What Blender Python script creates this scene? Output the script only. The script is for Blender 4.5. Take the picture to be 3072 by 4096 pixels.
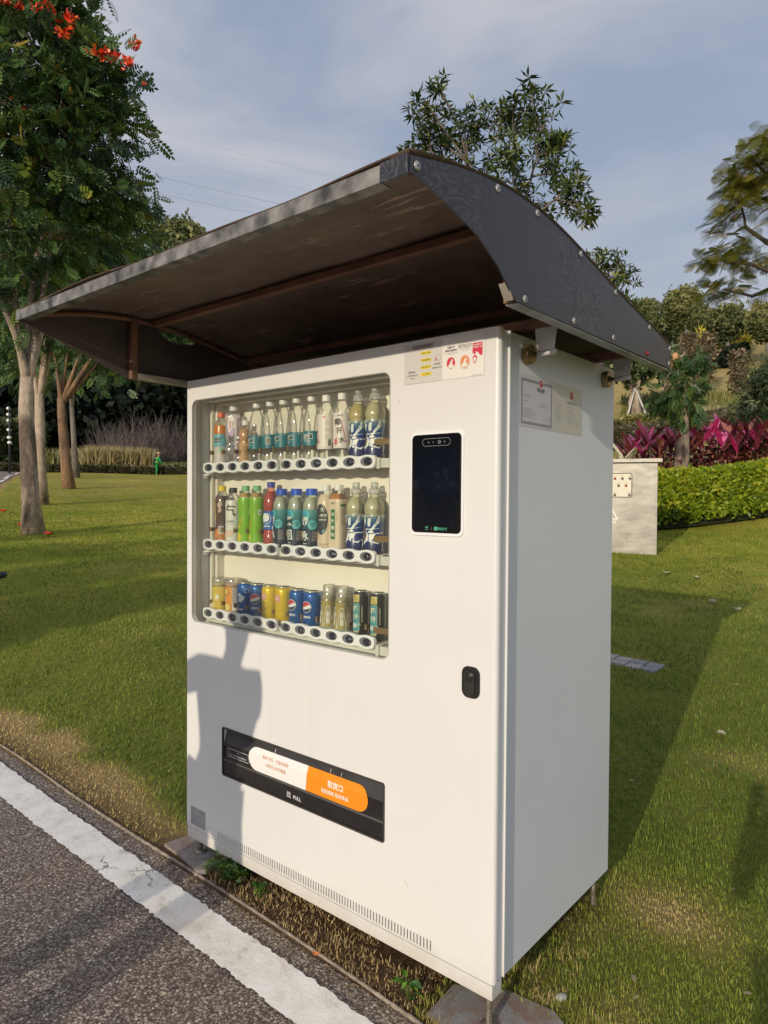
import bpy, bmesh, math, random
import numpy as np
from math import sin, cos, pi, radians, hypot
from mathutils import Vector, Matrix
random.seed(7); rng = np.random.default_rng(7)
for o in list(bpy.data.objects): bpy.data.objects.remove(o)
SC = bpy.context.scene
COL = SC.collection

# ------------------------------------------------------------ camera
CAM = np.array([2.3918, -1.6161, 1.3668])
YAW, PITCH, ROLL, FPX = 0.69968, -0.019168, 0.0064598, 2769.06
def cam_axes():
    cy, sy, cp, sp = cos(YAW), sin(YAW), cos(PITCH), sin(PITCH)
    f = np.array([-sy*cp, cy*cp, sp]); r = np.array([cy, sy, 0.]); u = np.cross(r, f)
    cr, sr = cos(ROLL), sin(ROLL)
    return r*cr+u*sr, -r*sr+u*cr, f
AX = cam_axes()
cam = bpy.data.cameras.new('camera'); camo = bpy.data.objects.new('camera', cam); COL.objects.link(camo)
cam.sensor_fit = 'VERTICAL'; cam.sensor_height = 36; cam.lens = FPX/4096*36
cam.clip_start = .02; cam.clip_end = 2000
camo.matrix_world = Matrix([[AX[0][i], AX[1][i], -AX[2][i], CAM[i]] for i in range(3)]+[[0, 0, 0, 1]])
SC.camera = camo
cam.dof.use_dof = False

# ------------------------------------------------------------ light
SUN_AZ, SUN_EL = radians(9.6), radians(15.3)      # azimuth from -Y towards +X
w = bpy.data.worlds.new('World'); SC.world = w; w.use_nodes = True
nt = w.node_tree; nt.nodes.clear()
def N(nt, t, **k):
    n = nt.nodes.new(t)
    for a, b in k.items(): setattr(n, a, b)
    return n
sky = N(nt, 'ShaderNodeTexSky', sky_type='NISHITA', sun_disc=False)
sky.sun_elevation = SUN_EL; sky.sun_rotation = pi-SUN_AZ; sky.air_density = 1.3; sky.dust_density = 2.2; sky.ozone_density = 1.6
bg = N(nt, 'ShaderNodeBackground'); bg.inputs[1].default_value = 0.15
out = N(nt, 'ShaderNodeOutputWorld')
tc = N(nt, 'ShaderNodeTexCoord'); mp = N(nt, 'ShaderNodeMapping'); mp.inputs['Scale'].default_value = (1, 1, 3.2)
mp.inputs['Rotation'].default_value = (0, 0, .5)
nz = N(nt, 'ShaderNodeTexNoise'); nz.inputs['Scale'].default_value = 1.7; nz.inputs['Detail'].default_value = 7; nz.inputs['Roughness'].default_value = .52; nz.inputs['Distortion'].default_value = .35
rp = N(nt, 'ShaderNodeValToRGB'); rp.color_ramp.elements[0].position = .36; rp.color_ramp.elements[1].position = .72
rp.color_ramp.elements[0].color = (.80, .80, .80, 1); rp.color_ramp.elements[1].color = (.97, .97, .97, 1)
cl = N(nt, 'ShaderNodeValToRGB'); cl.color_ramp.elements[0].position = .40; cl.color_ramp.elements[1].position = .62
cl.color_ramp.elements[0].color = (2.8, 3.25, 4.35, 1); cl.color_ramp.elements[1].color = (4.7, 4.75, 5.1, 1)
mx = N(nt, 'ShaderNodeMix', data_type='RGBA')
L = nt.links.new
L(tc.outputs['Generated'], mp.inputs[0]); L(mp.outputs[0], nz.inputs['Vector']); L(nz.outputs[0], rp.inputs[0])
L(nz.outputs[0], cl.inputs[0])
# haze and thin cloud are brighter towards the sun (forward scattering)
dt = N(nt, 'ShaderNodeVectorMath', operation='DOT_PRODUCT'); L(tc.outputs['Generated'], dt.inputs[0])
dt.inputs[1].default_value = (sin(SUN_AZ)*cos(SUN_EL), -cos(SUN_AZ)*cos(SUN_EL), sin(SUN_EL))
def mth(op, a, b):
    n = N(nt, 'ShaderNodeMath', operation=op); L(a, n.inputs[0]); n.inputs[1].default_value = b; return n.outputs[0]
ph = mth('ADD', mth('MULTIPLY', mth('POWER', mth('MULTIPLY', mth('ADD', dt.outputs['Value'], 1.0), .5), 2.4), 0.75), .95)
hz_ = N(nt, 'ShaderNodeVectorMath', operation='SCALE'); L(cl.outputs[0], hz_.inputs[0]); L(ph, hz_.inputs['Scale']); L(hz_.outputs[0], mx.inputs[7]); L(rp.outputs[0], mx.inputs[0]); L(sky.outputs[0], mx.inputs[6]); L(mx.outputs[2], bg.inputs[0]); L(bg.outputs[0], out.inputs[0])
sun = bpy.data.lights.new('sun', 'SUN'); sun.energy = 3.5; sun.color = (1, .875, .68); sun.angle = radians(.55)
suno = bpy.data.objects.new('sun', sun); COL.objects.link(suno)
d = Vector((-sin(SUN_AZ)*cos(SUN_EL), cos(SUN_AZ)*cos(SUN_EL), -sin(SUN_EL)))
suno.rotation_euler = d.to_track_quat('-Z', 'Y').to_euler()
SC.view_settings.view_transform = 'Standard'; SC.view_settings.look = 'None'
SC.view_settings.exposure = -0.24; SC.view_settings.gamma = 1
SC.render.engine = 'CYCLES'
SC.cycles.use_denoising = True
SC.cycles.max_bounces = 8; SC.cycles.diffuse_bounces = 3; SC.cycles.glossy_bounces = 3; SC.cycles.transparent_max_bounces = 24; SC.cycles.transmission_bounces = 4
SC.cycles.caustics_reflective = False; SC.cycles.caustics_refractive = False
SC.cycles.sample_clamp_indirect = 6

# ------------------------------------------------------------ geometry of the place
GZ = -.085                                   # ground level; the machine's base is at z = 0
W, D, HT = 1.4312, .81, 1.83
def ss(a, b, x):
    t = np.clip((x-a)/(b-a), 0, 1); return t*t*(3-2*t)
KX = np.array([-160, -60, -41, -28.6, -22, -16, -10, -6, -2.6, -1.7, -.9, .5, 1.6, 6, 14, 40, 160.])
KY = np.array([78, 27, 16.1, 10.2, 7.4, 4.6, 2.0, .55, -.03, -.056, -.069, -.073, -.083, -.2, -1, -5, -30.])
def kerb(x): return np.interp(x, KX, KY)
def Hn(x, y):
    """height of the ground (numpy)"""
    dx, dy = x-2.39, y+1.62
    r = np.hypot(dx, dy); az = np.degrees(np.arctan2(-dx, dy))
    z = .063*np.maximum(0, r-3.3)
    hf = 1-ss(34, 50, np.abs(az))
    z = z + hf*(.17*np.clip(r-15, 0, 15)+.26*np.clip(r-30, 0, 32)+.03*np.maximum(0, r-62))
    z = z + (1-hf)*.1*np.clip(r-54, 0, 42)
    z = z + .05*np.sin(x*.7+1)*np.sin(y*.6)*ss(4, 10, r)
    return GZ+z*ss(-.1, 1.5, y)-.028*(np.clip(x, -1.5, 3)-.45)+.05*np.clip(y-.15, 0, 1)
def H(x, y): return float(Hn(np.float64(x), np.float64(y)))
def at(X, Y, r):
    """a point seen in the direction (X, Y) of a 1659-px-wide view, at horizontal distance r"""
    X, Y = X*1.8517, Y*1.8517
    d = AX[2]+AX[0]*(X-1536)/FPX+AX[1]*(2048-Y)/FPX
    return CAM+d/hypot(d[0], d[1])*r
def gat(X, r):
    p = at(X, 1060, r); return np.array([p[0], p[1], H(p[0], p[1])])

# ------------------------------------------------------------ object helpers
def tag(o, label=None, cat=None, group=None, kind=None):
    if label: o['label'] = label
    if cat: o['category'] = cat
    if group: o['group'] = group
    if kind: o['kind'] = kind
    return o
def empty(name, loc=(0, 0, 0), rz=0, **k):
    o = bpy.data.objects.new(name, None); COL.objects.link(o); o.location = loc; o.rotation_euler.z = rz
    o.empty_display_size = .1
    return tag(o, **k)
def link(name, me, parent=None, loc=None, rot=None, world=False):
    o = bpy.data.objects.new(name, me); COL.objects.link(o)
    if parent is not None:
        o.parent = parent
        if world:
            q = parent; m = Matrix.Identity(4)
            chain = []
            while q is not None: chain.append(q); q = q.parent
            for q in reversed(chain): m = m @ q.matrix_basis
            o.matrix_parent_inverse = m.inverted()
    if loc is not None: o.location = loc
    if rot is not None: o.rotation_euler = rot
    return o
def copy_tree(o, parent=None):
    c = o.copy(); COL.objects.link(c); c.parent = parent
    if parent is not None: c.matrix_parent_inverse = o.matrix_parent_inverse.copy()
    for ch in list(o.children): copy_tree(ch, c)
    return c
class MB:
    """collects shapes into one mesh; every shape carries a material slot"""
    def __init__(s): s.v = []; s.f = []; s.m = []; s.sm = []
    def add(s, v, f, m=0, smooth=False):
        b = len(s.v); s.v += [tuple(map(float, p)) for p in v]
        for q in f: s.f.append(tuple(b+i for i in q)); s.m.append(m); s.sm.append(smooth)
        return s
    def box(s, x0, x1, y0, y1, z0, z1, m=0):
        v = [(x, y, z) for x in (x0, x1) for y in (y0, y1) for z in (z0, z1)]
        return s.add(v, [(0, 1, 3, 2), (4, 6, 7, 5), (0, 4, 5, 1), (2, 3, 7, 6), (0, 2, 6, 4), (1, 5, 7, 3)], m)
    def tube(s, pts, rad, seg=8, m=0, cap=True, smooth=True):
        v, f = tube_geo(pts, rad, seg, cap); return s.add(v, f, m, smooth)
    def lathe(s, prof, seg=20, m=0, c=(0, 0, 0), a0=0, a1=2*pi, smooth=True, sq=0):
        v, f = lathe_geo(prof, seg, a0, a1, sq); return s.add([(p[0]+c[0], p[1]+c[1], p[2]+c[2]) for p in v], f, m, smooth)
    def mesh(s, name, mats):
        me = bpy.data.meshes.new(name); me.from_pydata(s.v, [], s.f)
        for q in (mats if isinstance(mats, (list, tuple)) else [mats]): me.materials.append(q)
        me.polygons.foreach_set('material_index', s.m); me.polygons.foreach_set('use_smooth', s.sm)
        me.update(); return me
    def build(s, name, mats, parent=None, bevel=0, world=False, **k):
        me = s.mesh(name, mats)
        if bevel:
            bm = bmesh.new(); bm.from_mesh(me)
            bmesh.ops.bevel(bm, geom=[e for e in bm.edges if len(e.link_faces) == 2 and e.calc_face_angle(0) > .7], offset=bevel, segments=2, affect='EDGES', profile=.6)
            bm.to_mesh(me); bm.free()
        o = link(name, me, parent, world=world); return tag(o, **k)
def tube_geo(pts, rad, seg=8, cap=True):
    P = [Vector(map(float, p)) for p in pts]; n = len(P)
    if not hasattr(rad, '__len__'): rad = [rad]*n
    v = []; f = []; ref = None
    for i in range(n):
        t = (P[min(i+1, n-1)]-P[max(i-1, 0)]).normalized()
        if ref is None:
            ref = Vector((0, 0, 1)) if abs(t.z) < .9 else Vector((1, 0, 0))
        a = (ref-t*ref.dot(t))
        if a.length < 1e-4: a = t.orthogonal()
        a.normalize(); b = t.cross(a); ref = a
        for k in range(seg):
            an = 2*pi*k/seg; q = P[i]+(a*cos(an)+b*sin(an))*rad[i]; v.append((q.x, q.y, q.z))
    for i in range(n-1):
        for k in range(seg):
            k2 = (k+1) % seg; f.append((i*seg+k, i*seg+k2, (i+1)*seg+k2, (i+1)*seg+k))
    if cap: f.append(tuple(range(seg))[::-1]); f.append(tuple((n-1)*seg+k for k in range(seg)))
    return v, f
def sqr(a, sq):
    """radius factor of a rounded square"""
    if not sq: return 1
    n = 2+sq*6
    return (abs(cos(a))**n+abs(sin(a))**n)**(-1/n)
def lathe_geo(prof, seg=20, a0=0, a1=2*pi, sq=0):
    full = abs(a1-a0-2*pi) < 1e-6; n = seg if full else seg+1
    v = [(r*sqr(a0+(a1-a0)*k/seg, sq)*cos(a0+(a1-a0)*k/seg), r*sqr(a0+(a1-a0)*k/seg, sq)*sin(a0+(a1-a0)*k/seg), z) for r, z in prof for k in range(n)]
    f = []
    for i in range(len(prof)-1):
        for k in range(seg):
            k2 = (k+1) % n if full else k+1
            f.append((i*n+k, i*n+k2, (i+1)*n+k2, (i+1)*n+k))
    if full:
        if prof[0][0] > 1e-5: f.append(tuple(range(n))[::-1])
        if prof[-1][0] > 1e-5: f.append(tuple((len(prof)-1)*n+k for k in range(n)))
    return v, f
def rrect(x0, x1, z0, z1, r, n=5):
    if not hasattr(r, '__len__'): r = (r,)*4
    p = []
    for (cx, cz, a, rr) in ((x1, z0, -pi/2, r[1]), (x1, z1, 0, r[2]), (x0, z1, pi/2, r[3]), (x0, z0, pi, r[0])):
        sx = 1 if cx == x1 else -1; sz = 1 if cz == z1 else -1
        if rr <= 0: p.append((cx, cz)); continue
        for k in range(n+1):
            an = a+pi/2*k/n; p.append((cx-sx*rr+rr*cos(an), cz-sz*rr+rr*sin(an)))
    return p
def ell(cx, cz, rx, rz, n=20): return [(cx+rx*cos(2*pi*k/n), cz+rz*sin(2*pi*k/n)) for k in range(n)]
def plate2d(outer, holes=(), th=0.0, bev=0):
    """filled 2D outline with holes and a thickness -> verts (u, v, w), faces; w from 0 (front) to th"""
    cu = bpy.data.curves.new('tmp', 'CURVE'); cu.dimensions = '2D'; cu.fill_mode = 'BOTH'
    for pts in [outer]+list(holes):
        sp = cu.splines.new('POLY'); sp.points.add(len(pts)-1)
        for q, (a, b) in zip(sp.points, pts): q.co = (a, b, 0, 1)
        sp.use_cyclic_u = True
    if bev: cu.bevel_depth = bev; cu.bevel_resolution = 2; cu.offset = -bev
    cu.extrude = max(0, th/2-bev)
    o = bpy.data.objects.new('tmp', cu); COL.objects.link(o)
    me = bpy.data.meshes.new_from_object(o.evaluated_get(bpy.context.evaluated_depsgraph_get()))
    v = [(p.co.x, p.co.y, th/2-p.co.z) for p in me.vertices]; f = [tuple(p.vertices) for p in me.polygons]
    bpy.data.objects.remove(o); bpy.data.curves.remove(cu); bpy.data.meshes.remove(me)
    return v, f
_tx = {}
def text2d(s, h, bold=0, wmax=None, squash=1):
    """flat text, centred on its bounding box, h tall -> verts, faces"""
    key = (s, bold)
    if key not in _tx:
        cu = bpy.data.curves.new('tmp', 'FONT'); cu.body = s; cu.size = 1; cu.resolution_u = 2; cu.offset = bold; cu.space_line = 1.1
        o = bpy.data.objects.new('tmp', cu); COL.objects.link(o)
        me = bpy.data.meshes.new_from_object(o.evaluated_get(bpy.context.evaluated_depsgraph_get()))
        v = np.array([tuple(p.co)[:2] for p in me.vertices]).reshape(-1, 2); f = [tuple(p.vertices) for p in me.polygons]
        bpy.data.objects.remove(o); bpy.data.curves.remove(cu); bpy.data.meshes.remove(me)
        if len(v): v = v-(v.max(0)+v.min(0))/2
        _tx[key] = (v, f)
    v, f = _tx[key]
    if not len(v): return [], []
    hh = v[:, 1].max()-v[:, 1].min(); sc = h/max(hh, 1e-6); v = v*sc*np.array([squash, 1])
    wd = v[:, 0].max()-v[:, 0].min()
    if wmax and wd > wmax: v = v*np.array([wmax/wd, 1])
    return [(a, b) for a, b in v], f
def on_front(mb, v, f, x, z, y, m=0, rot=0, sh=0):
    c, s = cos(rot), sin(rot)
    mb.add([(x+p[0]*c-p[1]*s+p[1]*sh, y, z+p[0]*s+p[1]*c) for p in v], f, m)
def on_side(mb, v, f, y, z, x, m=0): mb.add([(x, y+p[0], z+p[1]) for p in v], f, m)
def poly(pts): return pts, [tuple(range(len(pts)))]

# ------------------------------------------------------------ materials
def ramp(nt, fac, stops):
    r = N(nt, 'ShaderNodeValToRGB'); e = r.color_ramp.elements
    while len(e) < len(stops): e.new(.5)
    for q, (p, c) in zip(e, stops): q.position = p; q.color = (*c, 1)
    nt.links.new(fac, r.inputs[0]); return r.outputs[0]
def noise(nt, scale, detail=4, rough=.5, dist=0, vec=None, out=0):
    n = N(nt, 'ShaderNodeTexNoise'); n.inputs['Scale'].default_value = scale; n.inputs['Detail'].default_value = detail
    n.inputs['Roughness'].default_value = rough; n.inputs['Distortion'].default_value = dist
    if vec is None: vec = N(nt, 'ShaderNodeNewGeometry').outputs['Position']
    nt.links.new(vec, n.inputs['Vector']); return n.outputs[out]
def math_(nt, op, a, b=None, clamp=False):
    n = N(nt, 'ShaderNodeMath', operation=op, use_clamp=clamp)
    for i, q in enumerate((a, b)):
        if q is None: continue
        if isinstance(q, (int, float)): n.inputs[i].default_value = q
        else: nt.links.new(q, n.inputs[i])
    return n.outputs[0]
def mixc(nt, fac, a, b):
    n = N(nt, 'ShaderNodeMix', data_type='RGBA')
    for i, q in ((0, fac), (6, a), (7, b)):
        if isinstance(q, (int, float)): n.inputs[i].default_value = q
        elif isinstance(q, tuple): n.inputs[i].default_value = (*q, 1)
        else: nt.links.new(q, n.inputs[i])
    return n.outputs[2]
def bump(nt, h, strength=.3, dist=.01):
    b = N(nt, 'ShaderNodeBump'); b.inputs['Strength'].default_value = strength; b.inputs['Distance'].default_value = dist
    nt.links.new(h, b.inputs['Height']); return b.outputs[0]
def newmat(name):
    m = bpy.data.materials.new(name); m.use_nodes = True; nt = m.node_tree; return m, nt, nt.nodes['Principled BSDF']
_m = {}
def M(name, col, rough=.5, metal=0, var=.08, vs=12, bmp=0, bs=200, coat=0, spec=.5, emit=None):
    if name in _m: return _m[name]
    m, nt, p = newmat(name)
    p.inputs['Roughness'].default_value = rough; p.inputs['Metallic'].default_value = metal; p.inputs['Specular IOR Level'].default_value = spec
    p.inputs['Coat Weight'].default_value = coat
    if var:
        lo = tuple(c*(1-var) for c in col); hi = tuple(min(1, c*(1+var)) for c in col)
        nt.links.new(ramp(nt, noise(nt, vs), [(.3, lo), (.7, hi)]), p.inputs['Base Color'])
    else: p.inputs['Base Color'].default_value = (*col, 1)
    if bmp: nt.links.new(bump(nt, noise(nt, bs, 3), bmp, .002), p.inputs['Normal'])
    if emit: p.inputs['Emission Color'].default_value = (*emit[0], 1); p.inputs['Emission Strength'].default_value = emit[1]
    _m[name] = m; return m
def clearmat(name, tint, edge, opac=.0, gloss=.06, fres=.7):
    """thin clear plastic or glass: tinted transparency, darker and glossier at grazing angles"""
    if name in _m: return _m[name]
    m = bpy.data.materials.new(name); m.use_nodes = True; nt = m.node_tree; nt.nodes.clear(); L = nt.links.new
    lw = N(nt, 'ShaderNodeLayerWeight'); lw.inputs[0].default_value = .5
    fac = math_(nt, 'POWER', lw.outputs['Facing'], 2.2)
    tr = N(nt, 'ShaderNodeBsdfTransparent'); L(mixc(nt, fac, tint, edge), tr.inputs[0])
    gl = N(nt, 'ShaderNodeBsdfGlossy'); gl.inputs['Roughness'].default_value = .08; gl.inputs[0].default_value = (1, 1, 1, 1)
    df = N(nt, 'ShaderNodeBsdfDiffuse'); df.inputs[0].default_value = (*[min(1, c) for c in tint], 1)
    a = N(nt, 'ShaderNodeMixShader'); a.inputs[0].default_value = opac; L(tr.outputs[0], a.inputs[1]); L(df.outputs[0], a.inputs[2])
    fr = N(nt, 'ShaderNodeFresnel'); fr.inputs[0].default_value = 1.35
    b = N(nt, 'ShaderNodeMixShader'); L(math_(nt, 'ADD', math_(nt, 'MULTIPLY', fr.outputs[0], fres), max(0, gloss-.03)), b.inputs[0]); L(a.outputs[0], b.inputs[1]); L(gl.outputs[0], b.inputs[2])
    o = N(nt, 'ShaderNodeOutputMaterial'); L(b.outputs[0], o.inputs[0]); _m[name] = m; return m
def leafmat(name, stops, trans=.25, rough=.45, spec=.35):
    """leaf colour picked per leaf from the face attribute 'tone'"""
    m, nt, p = newmat(name); L = nt.links.new
    at_ = N(nt, 'ShaderNodeAttribute', attribute_name='tone')
    c = ramp(nt, at_.outputs['Fac'], stops); L(c, p.inputs['Base Color']); p.inputs['Roughness'].default_value = rough
    p.inputs['Specular IOR Level'].default_value = spec
    if trans:
        t = N(nt, 'ShaderNodeBsdfTranslucent'); L(c, t.inputs[0]); mx = N(nt, 'ShaderNodeMixShader'); mx.inputs[0].default_value = trans
        o = nt.nodes['Material Output']; L(p.outputs[0], mx.inputs[1]); L(t.outputs[0], mx.inputs[2]); L(mx.outputs[0], o.inputs[0])
    return m

def fast_mesh(name, V, F, tone=None, mat=None, smooth=False):
    """V (n,3) float, F (m,k) int, tone (m,) -> mesh"""
    me = bpy.data.meshes.new(name); n, (m, k) = len(V), F.shape
    me.vertices.add(n); me.vertices.foreach_set('co', np.ascontiguousarray(V, dtype=np.float32).ravel())
    me.loops.add(m*k); me.loops.foreach_set('vertex_index', np.ascontiguousarray(F, dtype=np.int32).ravel())
    me.polygons.add(m); me.polygons.foreach_set('loop_start', np.arange(m, dtype=np.int32)*k)
    if smooth: me.polygons.foreach_set('use_smooth', np.ones(m, dtype=bool))
    if tone is not None:
        a = me.attributes.new('tone', 'FLOAT', 'FACE'); a.data.foreach_set('value', np.asarray(tone, dtype=np.float32))
    if mat: me.materials.append(mat)
    me.update(calc_edges=True); return me
def frames(dirs, roll):
    """rotation matrices whose x axis is dirs, rolled about it"""
    x = dirs/np.linalg.norm(dirs, axis=1, keepdims=True)
    up = np.tile([0, 0, 1.], (len(x), 1)); up[np.abs(x[:, 2]) > .95] = [1, 0, 0]
    y = np.cross(up, x); y /= np.linalg.norm(y, axis=1, keepdims=True); z = np.cross(x, y)
    c, s = np.cos(roll)[:, None], np.sin(roll)[:, None]
    y2 = y*c+z*s; z2 = -y*s+z*c
    return np.stack([x, y2, z2], axis=2)
def scatter(name, pv, pf, pos, rot, scl, tone, mat, parent=None, jit=.06, **k):
    """copies of one small leaf shape, joined"""
    pv = np.asarray(pv, float); pf = np.asarray(pf, int); n = len(pos)
    V = np.einsum('nij,vj->nvi', rot, pv)*np.asarray(scl)[:, None, None]+pos[:, None, :]
    F = (pf[None]+(np.arange(n)*len(pv))[:, None, None]).reshape(-1, pf.shape[1])
    t = np.repeat(np.asarray(tone), len(pf))+rng.normal(0, jit, n*len(pf))
    me = fast_mesh(name, V.reshape(-1, 3), F, np.clip(t, 0, 1), mat)
    o = link(name, me, parent, world=True); return tag(o, **k)
# ------------------------------------------------------------ ground, road
def ground_mats():
    m, nt, p = newmat('lawn_soil'); L = nt.links.new
    big = noise(nt, .35, 4, .6); mid = noise(nt, 2.2, 5, .6); fine = noise(nt, 60, 4, .7)
    f = math_(nt, 'ADD', math_(nt, 'MULTIPLY', big, .45), math_(nt, 'ADD', math_(nt, 'MULTIPLY', mid, .35), math_(nt, 'MULTIPLY', fine, .25)))
    green = ramp(nt, f, [(.36, (.12, .165, .016)), (.5, (.27, .275, .03)), (.62, (.42, .36, .06)), (.75, (.50, .39, .11))])
    at_ = N(nt, 'ShaderNodeAttribute', attribute_name='bare')
    soil = ramp(nt, noise(nt, 45, 5, .7), [(.3, (.05, .028, .016)), (.7, (.17, .105, .06))])
    tan_ = ramp(nt, noise(nt, 3, 6, .7), [(.3, (.22, .19, .06)), (.7, (.46, .34, .15))])
    sp = N(nt, 'ShaderNodeAttribute', attribute_name='hill')
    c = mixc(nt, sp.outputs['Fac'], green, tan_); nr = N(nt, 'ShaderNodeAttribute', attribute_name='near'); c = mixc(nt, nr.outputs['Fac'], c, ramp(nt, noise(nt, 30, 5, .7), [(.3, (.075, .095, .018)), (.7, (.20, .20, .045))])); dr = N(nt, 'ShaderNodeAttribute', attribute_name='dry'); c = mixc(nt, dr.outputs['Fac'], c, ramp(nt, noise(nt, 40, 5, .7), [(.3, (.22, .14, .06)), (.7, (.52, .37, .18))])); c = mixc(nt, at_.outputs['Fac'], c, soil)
    L(c, p.inputs['Base Color']); p.inputs['Roughness'].default_value = 1; p.inputs['Specular IOR Level'].default_value = .1
    L(bump(nt, noise(nt, 90, 4, .8), .8, .015), p.inputs['Normal'])
    r, nt, p = newmat('asphalt'); L = nt.links.new
    pos = N(nt, 'ShaderNodeNewGeometry').outputs['Position']
    wv0 = N(nt, 'ShaderNodeVectorMath', operation='SCALE'); L(noise(nt, 170, 3, .6, out=1), wv0.inputs[0]); wv0.inputs['Scale'].default_value = .012
    wv1 = N(nt, 'ShaderNodeVectorMath', operation='ADD'); L(pos, wv1.inputs[0]); L(wv0.outputs[0], wv1.inputs[1])
    v = N(nt, 'ShaderNodeTexVoronoi'); v.inputs['Scale'].default_value = 115; L(wv1.outputs[0], v.inputs['Vector'])
    v2 = N(nt, 'ShaderNodeTexVoronoi'); v2.inputs['Scale'].default_value = 210; L(pos, v2.inputs['Vector'])
    sepc = N(nt, 'ShaderNodeSeparateColor'); L(v.outputs['Color'], sepc.inputs[0])
    stone = ramp(nt, sepc.outputs[0], [(0, (.24, .20, .17)), (.55, (.41, .345, .295)), (.86, (.54, .47, .41)), (.97, (.8, .74, .67))])
    crack = ramp(nt, v.outputs['Distance'], [(.2, (1.1, 1.1, 1.1)), (.62, (.30, .27, .25))])
    mul = N(nt, 'ShaderNodeMix', data_type='RGBA', blend_type='MULTIPLY'); mul.inputs[0].default_value = 1
    L(stone, mul.inputs[6]); L(crack, mul.inputs[7])
    big = ramp(nt, noise(nt, 2.5, 4), [(.3, (.8, .8, .82)), (.7, (1.15, 1.08, 1.0))])
    mul2 = N(nt, 'ShaderNodeMix', data_type='RGBA', blend_type='MULTIPLY'); mul2.inputs[0].default_value = 1
    L(mul.outputs[2], mul2.inputs[6]); L(big, mul2.inputs[7]); L(mul2.outputs[2], p.inputs['Base Color'])
    hgt = math_(nt, 'ADD', math_(nt, 'MULTIPLY', v.outputs['Distance'], -1), math_(nt, 'MULTIPLY', noise(nt, 300, 3), .5))
    L(bump(nt, hgt, .9, .006), p.inputs['Normal']); p.inputs['Roughness'].default_value = .82
    q, nt, p = newmat('road_paint'); L = nt.links.new
    worn = noise(nt, 9, 8, .72); c = ramp(nt, worn, [(.3, (.52, .47, .42)), (.42, (.78, .74, .68)), (.6, (.88, .85, .80))])
    st = noise(nt, 3.2, 3, .5, 1.5); c2 = ramp(nt, st, [(.25, (.70, .64, .54)), (.40, (1, 1, 1))])
    mul = N(nt, 'ShaderNodeMix', data_type='RGBA', blend_type='MULTIPLY'); mul.inputs[0].default_value = .8; L(c, mul.inputs[6]); L(c2, mul.inputs[7])
    vc = N(nt, 'ShaderNodeTexVoronoi', feature='DISTANCE_TO_EDGE'); vc.inputs['Scale'].default_value = 2.6
    wv = N(nt, 'ShaderNodeVectorMath', operation='ADD'); L(N(nt, 'ShaderNodeNewGeometry').outputs['Position'], wv.inputs[0])
    nv = noise(nt, 14, 4, .6, out=1); sc_ = N(nt, 'ShaderNodeVectorMath', operation='SCALE'); L(nv, sc_.inputs[0]); sc_.inputs['Scale'].default_value = .12
    L(sc_.outputs[0], wv.inputs[1]); L(wv.outputs[0], vc.inputs['Vector'])
    ck = ramp(nt, vc.outputs['Distance'], [(.004, (.3, .27, .24)), (.012, (1, 1, 1))])
    gate = ramp(nt, noise(nt, 1.7, 2), [(.60, (1, 1, 1)), (.64, (0, 0, 0))])
    ck = mixc(nt, gate, ck, (1., 1., 1.))
    mul3 = N(nt, 'ShaderNodeMix', data_type='RGBA', blend_type='MULTIPLY'); mul3.inputs[0].default_value = 1; L(mul.outputs[2], mul3.inputs[6]); L(ck, mul3.inputs[7])
    L(mul3.outputs[2], p.inputs['Base Color'])
    L(bump(nt, noise(nt, 55, 6, .75), .5, .006), p.inputs['Normal']); p.inputs['Roughness'].default_value = .7
    return m, r, q
LAWN, ASPH, PAINT = ground_mats()

def axis(a, b, near, step, grow):
    """grid coordinates from a to b, fine around near"""
    o = [near]; s = step
    while o[-1] < b: o.append(o[-1]+s); s *= grow
    q = [near]; s = step
    while q[-1] > a: q.append(q[-1]-s); s *= grow
    return np.array(sorted(set(q[1:]+o)))
gx = axis(-170, 120, .5, .12, 1.045)
gt = np.concatenate([[-60, -25, -9.5, -9.3, -9, -.02], [0, .02], axis(.04, 190, .04, .04, 1.06)[1:]])
GX, GT = np.meshgrid(gx, gt); GY = kerb(GX)+GT
ZZ = Hn(GX, GY); ZK = Hn(GX, kerb(GX)+.0)
ZZ = np.where(GT < 0, ZK, ZZ); ZZ = np.where((GT < -.01) & (GT > -9.4), ZZ-.08, ZZ)
V = np.stack([GX, GY, ZZ], -1).reshape(-1, 3); nx = len(gx); ny = len(gt)
ii, jj = np.meshgrid(np.arange(ny-1), np.arange(nx-1), indexing='ij'); a = (ii*nx+jj).ravel()
F = np.stack([a, a+1, a+nx+1, a+nx], 1)
me = fast_mesh('lawn', V, F, None, LAWN, smooth=True)
def vnoise(x, y, s, seed=0):
    """cheap smooth value noise 0..1"""
    r_ = np.random.default_rng(seed); T = r_.random((64, 64)); x, y = x*s+17, y*s+31
    xi, yi = np.floor(x).astype(int), np.floor(y).astype(int); fx, fy = x-xi, y-yi
    fx, fy = fx*fx*(3-2*fx), fy*fy*(3-2*fy); g = lambda i, j: T[i % 64, j % 64]
    return (g(xi, yi)*(1-fx)+g(xi+1, yi)*fx)*(1-fy)+(g(xi, yi+1)*(1-fx)+g(xi+1, yi+1)*fx)*fy
def bare(x, y):
    t = y-kerb(x)
    under = ss(-.12, .02, x)*(1-ss(1.38, 1.48, x))*(1-ss(.75, .95, y+.08*vnoise(x, y, 6)))
    edge = (1-ss(.02, .12+.1*vnoise(x, y, 4), t))*.8
    return np.clip(np.maximum(under, edge), 0, 1)
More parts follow.
